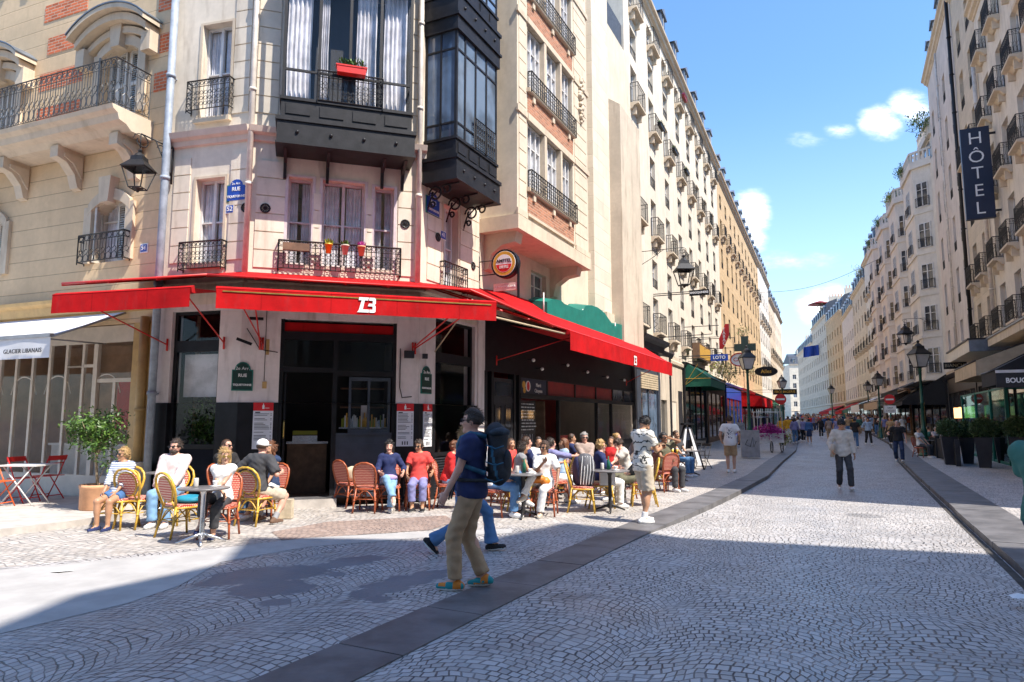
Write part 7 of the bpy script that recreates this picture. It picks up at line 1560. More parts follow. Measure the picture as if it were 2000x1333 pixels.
    if style not in('bald',):
        def hairf(F):
            g=.010 if style!='buzz' else .003; fwd=.042; hl_=.064
            def cap_(x,y,z):
                p=np.stack(np.broadcast_arrays(x-hc[0],y-hc[1],z-hc[2]),-1)@Hm; q=p-np.array([0,-.010,.022]); rr=np.array([.079+g,.097+g,.098+g+(.012 if style in('short','curly') else 0)]); rr=rr; q=q*(1+.06*np.clip((p[...,1:2])/.08,0,1)+(.07*np.clip((.01-p[...,2:3])/.06,0,1) if style in('short','buzz') else 0)); n_=q/rr; k0=np.sqrt((n_**2).sum(-1))+1e-6; k1=np.sqrt(((n_/rr)**2).sum(-1))+1e-6; d=k0*(k0-1)/k1
                face=np.maximum(-(p[...,1]-fwd+.25*np.maximum(0,p[...,2]-.02)),p[...,2]-hl_+.006*np.sin(120*p[...,0])+1.5*p[...,0]**2)      # negative inside the face region
                d=np.maximum(d,-face); low={'short':-.035,'buzz':-.03,'cap':-.03,'bun':-.06,'ponytail':-.06,'curly':-.07}.get(style,-.12); d=np.maximum(d,-(p[...,2]-low-.4*np.maximum(0,p[...,1]+.02)))
                return d
            F.add(hc-.16,hc+.16,cap_,.008)
            Hh=lambda a,b,c: hc+Hm@V3(a,b,c)
            if style=='long':
                for sx in(-1,1): F.cone(Hh(sx*.07,-.02,.0),Hh(sx*.085,-.03,-.22),.034,.030,.03)
                F.cone(Hh(0,-.075,.0),Hh(0,-.085,-.25),.06,.05,.03)
            if style=='bob':
                for sx in(-1,1): F.cone(Hh(sx*.07,-.01,.02),Hh(sx*.078,-.005,-.10),.036,.032,.03)
                F.cone(Hh(0,-.07,.0),Hh(0,-.07,-.09),.06,.05,.03)
            if style=='ponytail': F.cone(Hh(0,-.10,.03),Hh(.02,-.14,-.06),.028,.03,.02); F.cone(Hh(.02,-.14,-.06),Hh(.03,-.11,-.2),.03,.014,.02)
            if style=='bun': F.ell(Hh(0,-.10,.07),(.042,.04,.04),Hm,.02)
            if style=='curly':
                rr=np.random.default_rng(3)
                for i in range(26): a=rr.random()*6.28; F.ell(Hh(.085*math.cos(a),-.03-.06*rr.random(),-.03+.14*rr.random()),(.024,)*3,None,.01)
        if fine:
            rs_=np.random.default_rng(seed+5); mb=MB(); cnt=0; L_={'short':.042,'buzz':.0,'long':.07,'bob':.06,'curly':.035,'ponytail':.04,'bun':.035}.get(style,0)
            while L_ and cnt<420:
                d=rs_.normal(size=3); d[2]=abs(d[2])*1.1-.35; d=unit(d)
                if d[1]>.30 and d[2]<.55: cnt+=1; continue
                if d[2]<-.30: cnt+=1; continue
                p0=np.array([0,-.010,.022])+d*np.array([.080,.098,.106])*1.02; tg_=np.array([.0,-.55,-.65]) if d[2]<.75 else np.array([rs_.normal()*.5,-.9,.1]); tg_=tg_-d*float(tg_@d); v=unit(unit(tg_)+d*(.30+.55*rs_.random())+rs_.normal(size=3)*.22)
                a_=(hc+Hm@p0)*k; mb.leaf(a_,Hm@v,Hm@d,L_*(.6+.8*rs_.random())*k,.0045); cnt+=1
            if mb.v: o=link('hair',mb.mesh('hair',[hm])); o.parent=root
        amp={'curly':.006,'short':.0045,'long':.004,'bob':.004}.get(style,.002)
        piece('hair',hm,hairf,amp,70,lo_=hl,hi2=hh,r=.0095 if fine else res)
    if style=='cap' or extra=='cap':
        cm='cloth black' if 'dark cap' in label else 'cloth white'; 
        piece('cap',cm,lambda F:(F.ell(hc+Hm@V3(0,-.008,.045),(.094,.110,.088),Hm,.01,[(hc+Hm@V3(0,0,.002),-Hm[:,2])]),F.ell(hc+Hm@V3(0,.125,.032),(.062,.065,.009),Hm,.012)),0,lo_=hl,hi2=hh,r=.009 if fine else res)
    if beard: piece('beard',beard,lambda F:F.ell(hc+Hm@V3(0,.028,-.075),(.064,.072,.062),Hm,.01,[(hc+Hm@V3(0,0,-.045),Hm[:,2])]),.002,80,lo_=hl,hi2=hh,r=.009)
    if glasses:
        mb=MB(); mb.T=Matrix(((Hm[0,0],Hm[0,1],Hm[0,2],hc[0]),(Hm[1,0],Hm[1,1],Hm[1,2],hc[1]),(Hm[2,0],Hm[2,1],Hm[2,2],hc[2]),(0,0,0,1)))
        for sx in(-1,1): mb.prism([(sx*.036+.026*math.cos(a),.004+.020*math.sin(a)) for a in [i*math.pi/5 for i in range(10)]],.092,.104,'y'); mb.box(min(sx*.062,sx*.084),max(sx*.062,sx*.084),.086,.098,.008,.016); mb.box(min(sx*.081,sx*.086),max(sx*.081,sx*.086),-.01,.092,.004,.014)
        mb.box(-.014,.014,.098,.106,.006,.014); mb.T=None if False else mb.T; o=link('sunglasses',S(mb.mesh('sunglasses',[glasses]))); o.parent=root
    root['_w']=0; del root['_w']
    info=dict(P=P*k,U=U,right=right,fw=fw,chest=chest*k,hc=hc*k,sh=[s_*k for s_ in sh],wr=[w*k for w in wr],el=[e*k for e in el],kn=[q*k for q in kn],Hm=Hm,root=root,neck=neckb*k,k=k); return info
extra_cap={}; COLLAR=('cloth pink','cloth zebra','cloth plaid','cloth olive','cloth lavender','cloth oat','cloth sky')
def held(inf,name,build,mats,lab,cat):
    """a thing carried by a person: its own top level object, placed in that person's frame"""
    Mw=wm(inf['root']); mb=MB(Mw); build(mb); return mb.build(name,mats,None,label=lab,cat=cat)
def seatY(u,Y,h0=.0): 
    return ((u-1000)/1333*Y*1.0,Y)
# ---- foreground walker
x,y=at(915,1152)
fg=person(x+.03,y,1.77,-78,'man in navy tee and khaki chinos walking left across the crossing with a backpack','stand',pelvis=(0,.0,.955),lean=-.03,hyaw=-.10,hpitch=.0,feet=[(-.09,.14,.085),(.10,-.10,.10)],toes=[V3(-.1,1,.02),V3(.15,1,-.10)],hands=[(-.22,.26,.80),(.23,.16,.80)],elb=[V3(-.5,-.8,-.2),V3(.4,-1,-.1)],skin='skin pink',top='cloth navy',bottom='cloth khaki',shoes='shoe patchwork',hair=('short','hair dark'),glasses='black lettering',res=.0105,fit=1.0,hem=.05,curl=.75)
def backpack(inf):
    k_=inf['k']; R3=inf; t=empty('backpack',None,label='large black and teal rucksack on the back of the walking man in navy',cat='backpack',M_=wm(inf['root'])@Tr(inf['chest'])); Mw=wm(inf['root'])
    c=inf['chest']-inf['fw']*.245-inf['U']*.05; Tm=np.stack([inf['right'],inf['fw'],inf['U']],1)
    F=Field(c-.45,c+.45,.014); F.ell(c,(.140,.092,.24),Tm,.03); F.ell(c-inf['U']*.12-inf['fw']*.03,(.135,.115,.15),Tm,.05); F.cone(c+inf['U']*.2,c+inf['U']*.24+inf['fw']*.03,.11,.10,.05); F.wrinkle(.007,30,3)
    me=sdf_mesh('body',[F.extract()],['rucksack black','rucksack teal'],lambda C:((np.abs((C-c)@inf['right'])>.10)&(np.abs((C-c)@inf['fw']-.01-.25*((C-c)@inf['U']))<.014)&(((C-c)@inf['U'])<.12)).astype(int)); o=link('body',me,t,Mw)
    F=Field(c-.45,c+.5,.012); q=c+inf['U']*.25-inf['fw']*.0; F.ell(q,(.135,.115,.055),Tm,.02); F.wrinkle(.008,40,5); o=link('lid',sdf_mesh('lid',[F.extract()],['rucksack lid']),t,Mw)
    F=Field(c-.5,c+.5,.012); p=c-inf['fw']*.12; F.ell(p-inf['U']*.06+inf['fw']*.02,(.10,.045,.14),Tm,.02); F.wrinkle(.005,30,9); o=link('front_pocket',sdf_mesh('front_pocket',[F.extract()],['rucksack black']),t,Mw)
    for s_ in(0,1):
        sg=(-1,1)[s_]; S0=inf['sh'][s_]; mb=MB(Mw); a=c+inf['U']*.2+inf['fw']*.10+inf['right']*sg*.08; b=S0*.8+inf['neck']*.2+inf['U']*.075; d=S0*.7+inf['neck']*.3+inf['fw']*.125-inf['U']*.05; e=inf['chest']+inf['right']*sg*.155+inf['fw']*.11-inf['U']*.12; f=c+inf['right']*sg*.15-inf['U']*.15+inf['fw']*.08
        mb.tube([a,b,(b+d)/2+inf['fw']*.03+inf['U']*.01,d,e,f],.026,6); mb.build('strap','rucksack teal' if s_==0 else 'rucksack black',t)
    mb=MB(Mw); h_=inf['P']+inf['U']*.10
    mb.tube([c+inf['right']*.14-inf['U']*.22,h_+inf['right']*.185+inf['fw']*.02,h_+inf['right']*.12+inf['fw']*.14,h_+inf['fw']*.165,h_-inf['right']*.12+inf['fw']*.14,h_-inf['right']*.185+inf['fw']*.02,c-inf['right']*.14-inf['U']*.22],.020,6)
    for q in(-.05,-.13): mb.tube([h_+inf['fw']*.16+inf['right']*q,h_+inf['fw']*.20+inf['right']*q-inf['U']*.2],.010,4)
    mb.build('hip_belt','rucksack black',t)
    mb=MB(Mw)
    for i in range(3): u=c+inf['right']*(-.155)+inf['U']*(.12-.16*i); mb.tube([u+inf['fw']*.08,u-inf['fw']*.02-inf['right']*.012-inf['U']*.03,u-inf['fw']*.1],.006,4)
    mb.build('compression_cord','rucksack teal',t)
M('rucksack black',(.012,.014,.020),.7,.5,12,0,.4); M('rucksack teal',(.01,.09,.16),.6,.3,10,0,.3); M('rucksack lid',(.015,.028,.045),.7,.6,14,0,.4)
backpack(fg)
# pedestrian behind him
x,y=at(905,1078)
person(x,y-.05,1.66,88,'blonde woman in flared jeans striding right, mostly hidden behind the man with the backpack','stand',pelvis=(0,0,.85),lean=.05,feet=[(-.08,.38,.09),(.09,-.42,.16)],toes=[V3(0,1,.1),V3(0,.7,-.7)],top='cloth navy',bottom='cloth jeans',leg='flare',hair=('long','hair blond'),sex='f',shoes='cloth black',res=.016,sleeve='long')
# man with the phone
x,y=at(1258,1022)
ph=person(x,y,1.72,62,'man in patterned white shirt and beige shorts on the kerb looking at his phone','stand',pelvis=(0,0,.965),lean=.0,hyaw=-.1,hpitch=.62,feet=[(-.09,.10,.08),(.09,-.08,.08)],toes=[V3(-.1,1,0),V3(.35,1,0)],hands=[(-.04,.36,1.22),(.05,.34,1.20)],elb=[V3(-.6,-.3,-1),V3(.6,-.3,-1)],skin='skin tan',top='cloth zebra',bottom='cloth beige',leg='shorts',hair=('short','hair black'),beard='hair black',socks='cloth white',res=.0125,fit=1.5,hem=.10,sleeve='short',curl=1.)
held(ph,'mobile_phone',lambda mb:mb.box(-.03,.05,.40,.49,1.22,1.235),'black paint','mobile phone in the hands of the man in the patterned shirt','phone')
# white shirted man seen from behind, hoodie man, others walking
x,y=at(1428,924); person(x,y,1.76,22,'man in printed white tee and tan shorts seen from behind on the left pavement','stand',feet=[(-.08,.0,.08),(.10,.03,.08)],hands=[(-.27,.12,1.0),(.27,.12,1.0)],skin='skin light',top='cloth printed',bottom='cloth tan',leg='shorts',hair=('short','hair brown'),res=.018,fit=1.6,hem=.10)
mb=MB(Tr((x,y,0))@Matrix.Rotation(heading(22),4,'Z'))
x,y=at(1650,958,-.09); hd=person(x,y,1.76,196,'man in oatmeal sweater, dark cap and charcoal trousers walking in mid street','stand',pelvis=(0,0,.945),lean=.0,hyaw=.12,feet=[(-.12,.20,.09),(.10,-.10,.12)],toes=[V3(-.1,1,.15),V3(.1,1,-.25)],hands=[(-.26,.02,.86),(.27,.16,.98)],skin='skin tan',top='cloth oat',sleeve='long',bottom='cloth charcoal',hair=('short','hair black'),glasses='black lettering',res=.0165,fit=.9,hem=.10,extra='cap',z0=-.085); 
held(hd,'magazine',lambda mb:(mb.tube([(.27,.16,.82),(.25,.20,1.13)],.05,8)),'cardboard','rolled paper parcel under the arm of the man in the oatmeal sweater','parcel')
x,y=at(1757,903); person(x,y,1.72,-150,'balding man in black tee and blue jeans stepping off the right kerb','stand',pelvis=(0,0,.88),feet=[(-.12,.28,.09),(.10,-.22,.13)],toes=[V3(0,1,.2),V3(0,1,-.3)],hands=[(-.28,.15,.86),(.32,.2,1.1)],skin='skin pink',top='cloth black',bottom='cloth dark_jeans',hair=('buzz','hair grey'),res=.02,hyaw=.5)
x,y=at(1672,878,-.09); person(x,y,1.76,15,'man in black tee and blue jeans, back to us, behind the man in the cap','stand',z0=-.085,skin='skin tan',top='cloth black',bottom='cloth jeans',hair=('short','hair black'),res=.024)
x,y=at(1697,873,-.09); person(x,y,1.74,-170,'man in pale shirt and dark trousers walking on the right half of the street','stand',z0=-.085,feet=[(-.12,.2,.09),(.12,-.16,.12)],hands=[(-.28,.1,.85),(.3,.05,1.0)],skin='skin tan',top='cloth sky',sleeve='elbow',bottom='cloth black',hair=('short','hair brown'),res=.024)
x,y=at(1582,872,-.09); person(x,y,1.68,10,'woman in a blue denim jacket and blue skirt seen from behind in mid street','stand',z0=-.085,skin='skin tan',top='cloth denim_blue',sleeve='long',bottom='cloth dark_jeans',leg='skirt',hair=('bun','hair black'),sex='f',res=.024)
x,y=at(1575,870,-.09); person(x-.5,y+.3,1.62,8,'person in beige and white beside the woman in the denim jacket','stand',z0=-.085,skin='skin tan',top='cloth tan',bottom='cloth beige',leg='crop',hair=('long','hair brown'),sex='f',res=.026)
x,y=at(1447,875); person(x,y,1.66,200,'long haired woman in grey and black walking behind the man in the white tee','stand',skin='skin light',top='cloth grey',sleeve='long',bottom='cloth black',hair=('long','hair brown'),sex='f',res=.022)
person(3.90,5.05,1.72,72,'person in a green tee cut off by the right edge of the picture','stand',skin='skin tan',top='cloth green',bottom='cloth dark_jeans',hair=('short','hair brown'),hands=[(-.16,.30,1.02),(.16,.28,1.0)],elb=[V3(-.4,-1,-.5),V3(.4,-1,-.5)],res=.014,fit=1.3)
# ---- seated guests. sit(): u,Y place the hips; z of the head is matched with the stature
CHAIRS=[('blonde woman in sunglasses and striped top', 'Y_', 'yellow framed rattan chair the woman in stripes sits on'), ('man in sunglasses and pale pink shirt', 'Y_', 'rattan chair the man in the pink shirt sits on'), ('blonde woman in white tee and dark leggings', 'D__', 'dark red rattan chair the blonde woman in the white tee sits on'), ('shaven headed man', 'D__', 'dark rattan chair of the shaven headed man'), ('man in a white cap', 'Y_', 'yellow framed rattan chair under the man in the white cap'), ('long haired woman with sunglasses on her head', 'D__', 'dark rattan chair of the woman facing the man in the cap'), ('dark haired woman in navy top and light jeans', 'D__', 'dark rattan chair the dark haired woman in jeans sits on'), ('woman in sunglasses and coral tee', 'D__', 'dark rattan chair the woman in coral sits on'), ('curly haired woman in red', 'D__', 'dark rattan chair under the curly haired woman in red'), ('man in white tee, black waistcoat', 'D__', 'dark rattan chair under the man in jeans, behind the walking backpacker'), ('bald man deep', 'D__', 'dark rattan chair deepest in the terrace under the bald man'), ('dark haired person in black', 'D__', 'dark rattan chair of the dark haired person in black'), ('long dark haired woman in a grey', 'Y_', 'yellow rattan chair behind the round table, under the woman in the grey top'), ('man in navy seen in profile', 'Y_', 'yellow rattan chair under the man in navy behind the grey top'), ('woman in sunglasses, white tee and white', 'D__', 'dark rattan chair under the woman in white trousers'), ('dark haired woman in lavender shirt', 'D__', 'dark rattan chair under the woman in lavender'), ('grey haired man in plaid', 'D__', 'dark rattan chair under the grey haired man at the back of the terrace'), ('blonde woman with loose bun', 'Y_', 'yellow rattan chair under the blonde woman in navy'), ('man in cream shirt', 'D__', 'dark rattan chair under the man leaning on his hand'), ('man in black jacket', 'Y_', 'yellow rattan chair behind the man with the phone'), ('man in dark glasses and green', 'D__', 'dark rattan chair of the man shading his eyes')]
def sit(u,Y,h,head,label,**k):
    x,y=(u-1000)/1333*Y*1.005,Y; z=.462/(h/1.75)+.10
    for (a_,b2,c2) in CHAIRS:
        if label.startswith(a_): chair('yellow' if b2=='Y_' else 'dark',x+math.sin(R(head))*.03,y+math.cos(R(head))*.03,head,c2)
    k.setdefault('pelvis',(0,0,z)); k.setdefault('lean',-.10); return person(x,y,h,head,label,'sit',**k)
CR=dict(feet=[(-.06,.40,.085),(-.12,.58,.30)],toes=[V3(0,1,0),V3(-.1,.8,-.45)])
CL=dict(feet=[(.12,.58,.30),(.06,.40,.085)],toes=[V3(.1,.8,-.45),V3(0,1,0)])
sit(252,10.75,1.50,185,'blonde woman in sunglasses and striped top, leftmost guest, behind a yellow chair',top='cloth stripe',sleeve='elbow',bottom='cloth denim_blue',leg='short',hair=('ponytail','hair blond'),glasses='black lettering',sex='f',hyaw=.35,res=.015,hands=[(-.1,.24,.66),(.12,.26,.66)],shoes='cloth navy',skin='skin tan')
sit(352,11.15,1.72,178,'man in sunglasses and pale pink shirt seated facing us behind the yellow chairs',top='cloth pink',sleeve='long',bottom='cloth light_jeans',hair=('short','hair dark'),glasses='black lettering',beard='hair dark',hyaw=.25,res=.015,skin='skin pink',fit=1.5)
sit(446,9.95,1.52,176,'blonde woman in white tee and dark leggings with arms crossed beside the silver table',top='cloth white',sleeve='none',bottom='cloth charcoal',leg='crop',hair=('bob','hair blond'),glasses='brass',sex='f',hyaw=-.55,hpitch=.05,res=.0135,hands=[(.12,.22,.74),(-.12,.24,.70)],elb=[V3(-1,.2,-.6),V3(1,.2,-.6)],shoes='cloth navy',skin='skin light',feet=[(-.02,.36,.085),(.14,.46,.26)],toes=[V3(0,1,0),V3(.2,.8,-.4)])
sit(455,11.9,1.70,110,'shaven headed man in sunglasses seen in profile behind the blonde woman in white',top='cloth black',bottom='cloth jeans',hair=('buzz','hair brown'),glasses='black lettering',res=.016,skin='skin pink')
cp=sit(512,11.1,1.74,18,'man in a white cap and charcoal shirt seen from behind on a yellow chair',top='cloth charcoal',sleeve='half',bottom='cloth beige',leg='shorts',hair=('cap','hair brown'),res=.014,fit=1.6,lean=.15,hands=[(-.35,.25,.85),(.25,.3,.8)],feet=[(-.15,.3,.08),(.28,.12,.08)],socks='cloth grey',shoes='cloth brown',skin='skin pink')
sit(538,11.9,1.58,-165,'long haired woman with sunglasses on her head, facing the man in the white cap',top='cloth dark_jeans',sleeve='none',bottom='cloth white',leg='shorts',hair=('long','hair auburn'),sex='f',res=.016,lean=.05,skin='skin tan',**dict(feet=[(.12,.5,.10),(.22,.62,.28)],toes=[V3(.3,1,0),V3(.5,.8,-.3)]))
wj=sit(764,12.85,1.56,172,'dark haired woman in navy top and light jeans, legs crossed, by the cafe wall',top='cloth navy',sleeve='elbow',bottom='cloth light_jeans',hair=('bob','hair black'),sex='f',res=.014,hands=[(-.30,.18,.76),(.16,.30,.78)],shoes='cloth oat',skin='skin pink',**CR)
held(wj,'belt_bag',lambda mb:mb.ball((-.02,.17,.60),(.15,.06,.06),12,8,.03),'cloth lilac','lilac belt bag on the lap of the woman in navy','bag')
sit(822,13.0,1.60,176,'woman in sunglasses and coral tee seated against the black pillar with the menus',top='cloth coral',bottom='cloth lavender',leg='crop',hair=('bun','hair dark'),glasses='black lettering',sex='f',hyaw=.4,hpitch=.15,res=.014,hands=[(-.28,.22,.74),(.22,.26,.7)],shoes='cloth black',skin='skin tan',fit=1.3)
sit(877,13.1,1.58,95,'curly haired woman in red and pale jeans, half hidden by the walking man',top='cloth red',sleeve='long',bottom='cloth light_jeans',hair=('curly','hair auburn'),sex='f',res=.015,lean=.2)
sit(968,12.1,1.76,118,'man in white tee, black waistcoat and jeans with crossed legs behind the backpacker',top='cloth white',bottom='cloth jeans',hair=('short','hair grey'),res=.014,feet=[(-.08,.55,.30),(.10,.42,.085)],toes=[V3(0,1,-.3),V3(.1,1,0)],skin='skin pink')
sit(966,15.4,1.62,160,'bald man deep in the terrace just right of the backpack',top='cloth pink',bottom='cloth jeans',hair=('buzz','hair grey'),res=.02,skin='skin pink'); sit(990,15.1,1.56,75,'dark haired person in black seen in profile deep in the terrace',top='cloth black',bottom='cloth jeans',hair=('bun','hair black'),res=.02,skin='skin tan')
sit(1010,12.9,1.56,78,'long dark haired woman in a grey sleeveless top leaning on the round table',top='cloth grey',sleeve='none',bottom='cloth olive',hair=('long','hair dark'),sex='f',res=.014,lean=.18,hands=[(-.1,.4,.80),(.15,.42,.80)],skin='skin tan',shoes='cloth black')
sit(1032,13.9,1.68,80,'man in navy seen in profile behind the woman in the grey top',top='cloth navy',sleeve='long',bottom='cloth jeans',hair=('short','hair brown'),res=.018,skin='skin pink')
ww=sit(1062,12.2,1.60,192,'woman in sunglasses, white tee and white trousers with an orange jacket on her lap',top='cloth white',sleeve='half',bottom='cloth white',hair=('ponytail','hair brown'),glasses='black lettering',sex='f',hyaw=.35,res=.0135,hands=[(-.28,.22,.64),(-.02,.22,1.0)],elb=[V3(-1,0,-.3),V3(.3,.2,-1)],shoes='cloth beige',skin='skin brown',feet=[(.02,.42,.085),(.32,.50,.40)],toes=[V3(0,1,0),V3(.5,.7,-.3)])
held(ww,'jacket',lambda mb:(mb.ball((.12,.24,.64),(.20,.12,.075),14,8,.10),mb.ball((-.04,.20,.60),(.10,.10,.07),10,6,.1)),'orange leather','orange jacket folded on the lap of the woman in white','jacket')
sit(1078,13.7,1.66,62,'dark haired woman in lavender shirt reaching out her arm, turned to the right',top='cloth lavender',sleeve='elbow',bottom='cloth white',hair=('ponytail','hair dark'),sex='f',res=.016,hands=[(-.1,.35,.85),(.12,.52,.98)],skin='skin pink')
sit(1140,16.6,1.74,172,'grey haired man in plaid shirt with folded arms at the back of the terrace',top='cloth plaid',sleeve='long',bottom='cloth black',hair=('short','hair grey'),glasses='black lettering',res=.018,hands=[(.12,.22,.78),(-.12,.24,.74)],elb=[V3(-1,.2,-.6),V3(1,.2,-.6)],skin='skin pink')
sit(1166,13.2,1.60,86,'blonde woman with loose bun in navy top seen in profile in front of the rucksack',top='cloth navy',sleeve='elbow',bottom='cloth white',hair=('curly','hair blond'),glasses='brass',sex='f',res=.015,lean=.05,hands=[(-.1,.42,.80),(.15,.3,.95)],skin='skin pink')
sit(1222,14.4,1.66,-95,'man in cream shirt resting his bowed head on one hand',top='cloth oat',bottom='cloth olive',hair=('short','hair brown'),res=.016,lean=.25,hpitch=.5,hands=[(-.08,.25,1.06),(.12,.4,.80)],elb=[V3(-.5,.6,-1),V3(.5,-.5,-1)],skin='skin pink')
sit(1253,13.5,1.74,-84,'man in black jacket and olive trousers mostly hidden behind the man with the phone',top='cloth black',sleeve='long',bottom='cloth olive',hair=('short','hair dark'),res=.018,shoes='cloth white',feet=[(-.12,.55,.09),(.1,.42,.085)])
for (u,Y,hh,tp,sl,bt,hr_,sx_,hd_,lab) in ((1000,13.9,1.62,'cloth coral','short','cloth jeans',('bob','hair brown'),'f',150,'woman in coral facing us between the grey top and the backpack'),
 (1052,15.2,1.6,'cloth white','short','cloth black',('short','hair dark'),'m',165,'man in white tee just behind the woman in lavender'),(1096,14.6,1.6,'cloth sky','long','cloth jeans',('long','hair auburn'),'f',-100,'auburn haired woman in pale blue across from the lavender shirt'),
 (1118,17.2,1.66,'cloth navy','short','cloth khaki',('short','hair brown'),'m',95,'man in navy tee at the back left of the grey haired man'),(1190,15.8,1.6,'cloth red','none','cloth white',('ponytail','hair brown'),'f',200,'woman in red vest at the back, right of the grey haired man'),
 (1205,18.5,1.66,'cloth white','long','cloth charcoal',('bun','hair blond'),'f',110,'fair woman in white blouse at the far back of the terrace'),(1238,17.8,1.7,'cloth plaid','long','cloth jeans',('short','hair grey'),'m',-110,'grey man in checked shirt at the far back, above the phone man'),
 (1268,17.,1.62,'cloth lavender','short','cloth jeans',('long','hair dark'),'f',-60,'dark haired woman in lavender tee between the phone man and the pillar'),(1318,20.5,1.7,'cloth charcoal','short','cloth jeans',('short','hair brown'),'m',140,'man in charcoal tee at the last terrace table')):
    sit(u,Y,hh,hd_,lab,top=tp,sleeve=sl,bottom=bt,hair=hr_,sex=sx_,res=.02,skin=('skin tan','skin pink')[u%2]); chair((D__,Y_)[u%4==0],(u-1000)/1333*Y*1.005,Y,hd_,'rattan chair of the '+' '.join(lab.split()[:11]))
for u,Y,lab in ((1070,15.6,'back table beside the man in white tee'),(1150,17.6,'back table left of the grey haired man'),(1225,16.9,'back table under the right red awning'),(1268,18.6,'table by the pillar at the right end of the terrace')): round_table((u-1000)/1333*Y,Y,lab)
x,y=at(1296,955); sit(1294,16.4,1.74,150,'man in dark glasses and green shirt shading his forehead with a raised arm',top='cloth olive',bottom='cloth charcoal',hair=('short','hair black'),glasses='black lettering',res=.018,hands=[(-.05,.16,1.22),(.2,.35,.75)],elb=[V3(-1,.6,.1),V3(.5,-.5,-1)],skin='skin brown')
sit(1182,26,1.7,180,'person sitting at the back by the white doorway of the terrace',top='cloth coral',bottom='cloth black',hair=('short','hair dark'),res=.024) if False else None
for i,(u,Y,hh,lab,tp,hr_) in enumerate(((1785,30.5,150,'first seated guest of the right brasserie, in white','cloth white','hair brown'),(1795,32.5,-120,'seated guest in teal at the right brasserie','cloth green','hair grey'),(1818,33,170,'bald seated guest in pink at the right brasserie','cloth pink','hair grey'),(1835,34,190,'seated guest in cream at the right brasserie, nearest the tubs','cloth oat','hair auburn'),(1804,35.5,100,'seated guest in plaid at the right brasserie, furthest back','cloth plaid','hair dark'))):
    sit(u,Y,1.7,hh,lab,top=tp,bottom='cloth charcoal',hair=(('short','bob','buzz','long','short')[i],hr_),res=.026,group='guests of the right hand brasserie')
    c_=chair(D__,(u-1000)/1333*Y*1.005,Y,hh,'dark chair of the '+lab.replace('first ','').replace('seated ',''),group='chairs of the right hand brasserie')
for i,(u,Y) in enumerate(((1808,31.2),(1826,31.8),(1790,33.4))): round_table((u-1000)/1333*Y,Y,['round table in front of the brasserie guests, nearest the lamp post','round table of the brasserie nearest the tubs','round table of the brasserie nearest the road'][i])
# ---- the crowd further up the street
cr=np.random.default_rng(21); CT=['white','black','navy','red','sky','grey','oat','denim_blue','coral','green','yellow','plaid','charcoal','lavender','tan','pink']; CB=['jeans','black','dark_jeans','beige','charcoal','khaki','white','olive']
TN=dict(sky='pale blue',oat='oatmeal',denim_blue='denim blue'); CN=dict(sky='pale blue',oat='oatmeal',denim_blue='denim blue',dark_jeans='dark jeans',jeans='jeans',black='black trousers',beige='beige shorts',charcoal='charcoal trousers',khaki='khaki trousers',white='white trousers',olive='olive trousers')
seen=set(); used=set()
def lane(Y):
    def ix(P):
        for i in range(len(P)-1):
            if P[i][1]<=Y<=P[i+1][1]: t=(Y-P[i][1])/(P[i+1][1]-P[i][1]); return P[i][0]+t*(P[i+1][0]-P[i][0])
        return P[-1][0]
    return ix(KL),ix(KR)
n=0; tries=0
HR=['hair black','hair brown','hair blond','hair dark','hair auburn','hair grey']
while n<165 and tries<4000:
    tries+=1; Y=42+ (cr.random()**1.25)*115; a,b=lane(Y); x=a-1.+cr.random()*(b-a+3.0)
    if any(math.hypot(x-q[0],Y-q[1])<.75 for q in seen): continue
    if Y<56 and cr.random()<.5: continue
    if Y<56 and (1640<1000+1333*x/Y<1720 or 1565<1000+1333*x/Y<1600): continue
    tp=CT[int(cr.integers(len(CT)))]; bt=CB[int(cr.integers(len(CB)))]; sx_='m' if cr.random()<.5 else 'f'; st=cr.random()<.6; hs=['short','short','buzz'] if sx_=='m' else ['long','bob','bun']; away=cr.random()<.5; hr_=HR[int(cr.integers(6))]
    sp=.22 if st else 0; rs=.034 if Y<70 else .05
    side='left pavement' if x<a+.3 else ('right pavement' if x>b-.3 else ('left half of street' if x<(a+b)/2 else 'right half of street'))
    lab='distant %s, %s top, %s, walking %s, %s'%('man' if sx_=='m' else 'woman',TN.get(tp,tp),CN[bt].replace('shorts','trousers'),'away' if away else 'towards us',side)
    if lab in used: continue
    used.add(lab); seen.add((x,Y))
    person(x,Y,1.62+cr.random()*.2,(24 if away else 204)+cr.normal()*14,lab,'stand',feet=[(-.09,sp,.09),(.09,-sp,.11)],pelvis=(0,0,.965-.03*(sp>0)),hands=[(-.26,.15*cr.random(),.85+.3*cr.random()),(.26,.2*cr.random(),.82+.1*cr.random())],skin=['skin light','skin tan','skin brown','skin pink'][int(cr.integers(4))],top='cloth '+tp,sleeve=['short','long','none'][int(cr.integers(3))],bottom='cloth '+bt,hair=(hs[int(cr.integers(3))],hr_),sex=sx_,res=rs,group='people strolling far up the market street',z0=-.07 if a<x<b else 0)
    n+=1
x,y=at(1541,868); person(x,y,1.74,30,'man in bright yellow tee and white shorts on the left pavement past the flower cart','stand',skin='skin tan',top='cloth yellow',bottom='cloth white',leg='shorts',hair=('short','hair dark'),res=.028)
x,y=at(1552,868); person(x+.3,y,1.72,-60,'person in white top and black trousers beside the man in yellow','stand',skin='skin tan',top='cloth white',sleeve='long',bottom='cloth black',hair=('short','hair dark'),res=.028)
# drop shared props: things whose frame was left at the origin

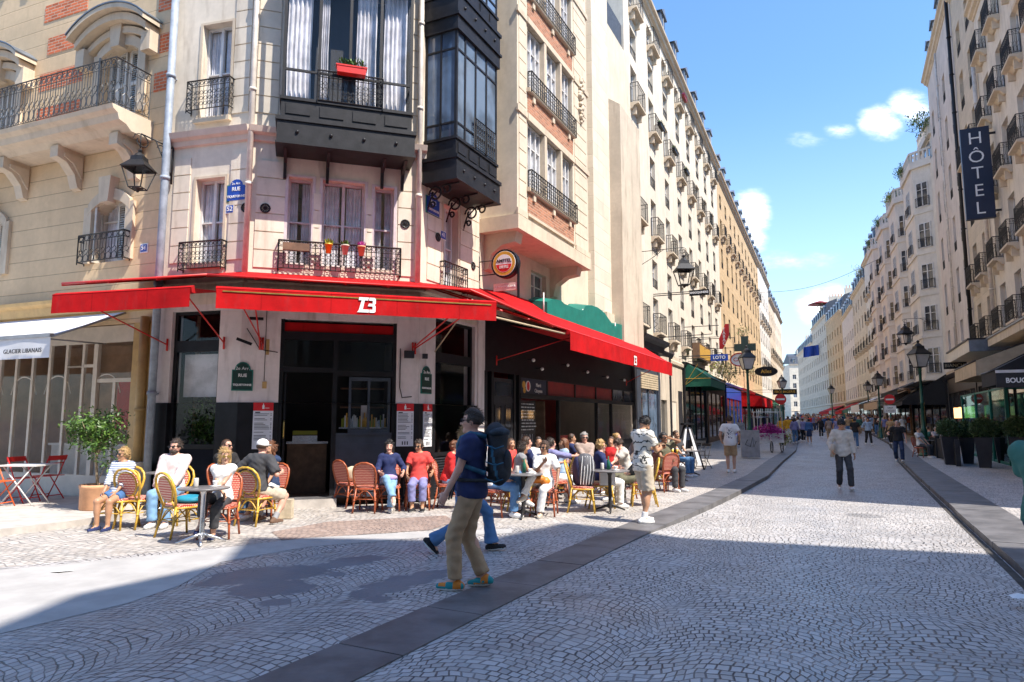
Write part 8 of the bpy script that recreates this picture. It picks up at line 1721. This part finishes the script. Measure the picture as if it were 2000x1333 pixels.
# flower boxes and aerials of the long white house
for i,(c_,z,m,lf,lab) in enumerate(((1,15.95,'black paint','leaf green','black planter box on the nearest high balcony of the long white house'),(2,15.95,'black paint','leaf green','black planter box on the next high balcony of the long white house'),(3,15.95,'black paint','leaf green','third black planter box along the high balconies of the long white house'),(3,20.5,'deep red','magenta petals','red flowers on a top floor balcony of the long white house'))):
    flowerbox(FL,1.6+3.45*c_-.45,z,.40,.9,m,lab,lf,160)
for (s_,z,lab) in ((33,25.5,'nearest roof aerial on the ochre tan house'),(52,25.5,'second roof aerial on the ochre tan house'),(75,25.8,'roof aerial on the bright white house')):
    mb=MB(); q=FL.p(s_,-1.5,z); mb.tube([q-Vector((0,0,1.5)),q+Vector((0,0,2.2))],.03,4)
    for k in range(5): mb.tube([q+Vector((-.5+k*.02,0,2.1-k*.22)),q+Vector((.5-k*.02,0,2.1-k*.22))],.018,3)
    mb.build('roof_aerial','iron',None,label=lab,cat='aerial')
# the street climbs gently beyond the near houses
rise=lambda y: max(0.,y-36.)*.013
for o in list(COL.objects):
    if o.get('kind')=='structure' and o.name!='ground' and o.type=='MESH':
        for v in o.data.vertices:
            if v.co.y>36: v.co.z+=rise(v.co.y)
    elif o.parent is None and o.get('category') in ('person','street lamp','road sign','cart','cabinet','rack','chair','table') and o.location.y>36: o.location.z+=rise(o.location.y)
# separate panes, cables and mouldings become parts of their own
def islands(o):
    me=o.data; n=len(me.vertices); par=list(range(n))
    def f(a):
        while par[a]!=a: par[a]=par[par[a]]; a=par[a]
        return a
    for pl in me.polygons:
        v=pl.vertices; r0=f(v[0])
        for q in v[1:]: par[f(q)]=r0
    g={}
    for pl in me.polygons: g.setdefault(f(pl.vertices[0]),[]).append(pl)
    return g
for o in list(COL.objects):
    if o.type!='MESH' or o.parent is None or o.name.split('.')[0] not in ('brick_spandrel','cable','shop_window','stall_riser','floodlight','pane','heater','blind','upper_panes','pier','sticker','pilaster'): continue
    if o.data.users>1: continue
    g=islands(o)
    if not 2<=len(g)<=12: continue
    base=o.name.split('.')[0]
    for pls in g.values():
        vm={};vs=[];fs=[];mi=[];sm=[]
        for pl in pls:
            for q in pl.vertices:
                if q not in vm: vm[q]=len(vs); vs.append(tuple(o.data.vertices[q].co))
            fs.append(tuple(vm[q] for q in pl.vertices)); mi.append(pl.material_index); sm.append(pl.use_smooth)
        me=bpy.data.meshes.new(base); me.from_pydata(vs,[],fs)
        for m in o.data.materials: me.materials.append(m)
        me.polygons.foreach_set('material_index',mi); me.polygons.foreach_set('use_smooth',sm); me.update()
        q=bpy.data.objects.new(base,me); COL.objects.link(q); q.parent=o.parent; q.matrix_basis=o.matrix_basis
    kids_=[c for c in COL.objects if c.parent==o]
    if not kids_: bpy.data.objects.remove(o)
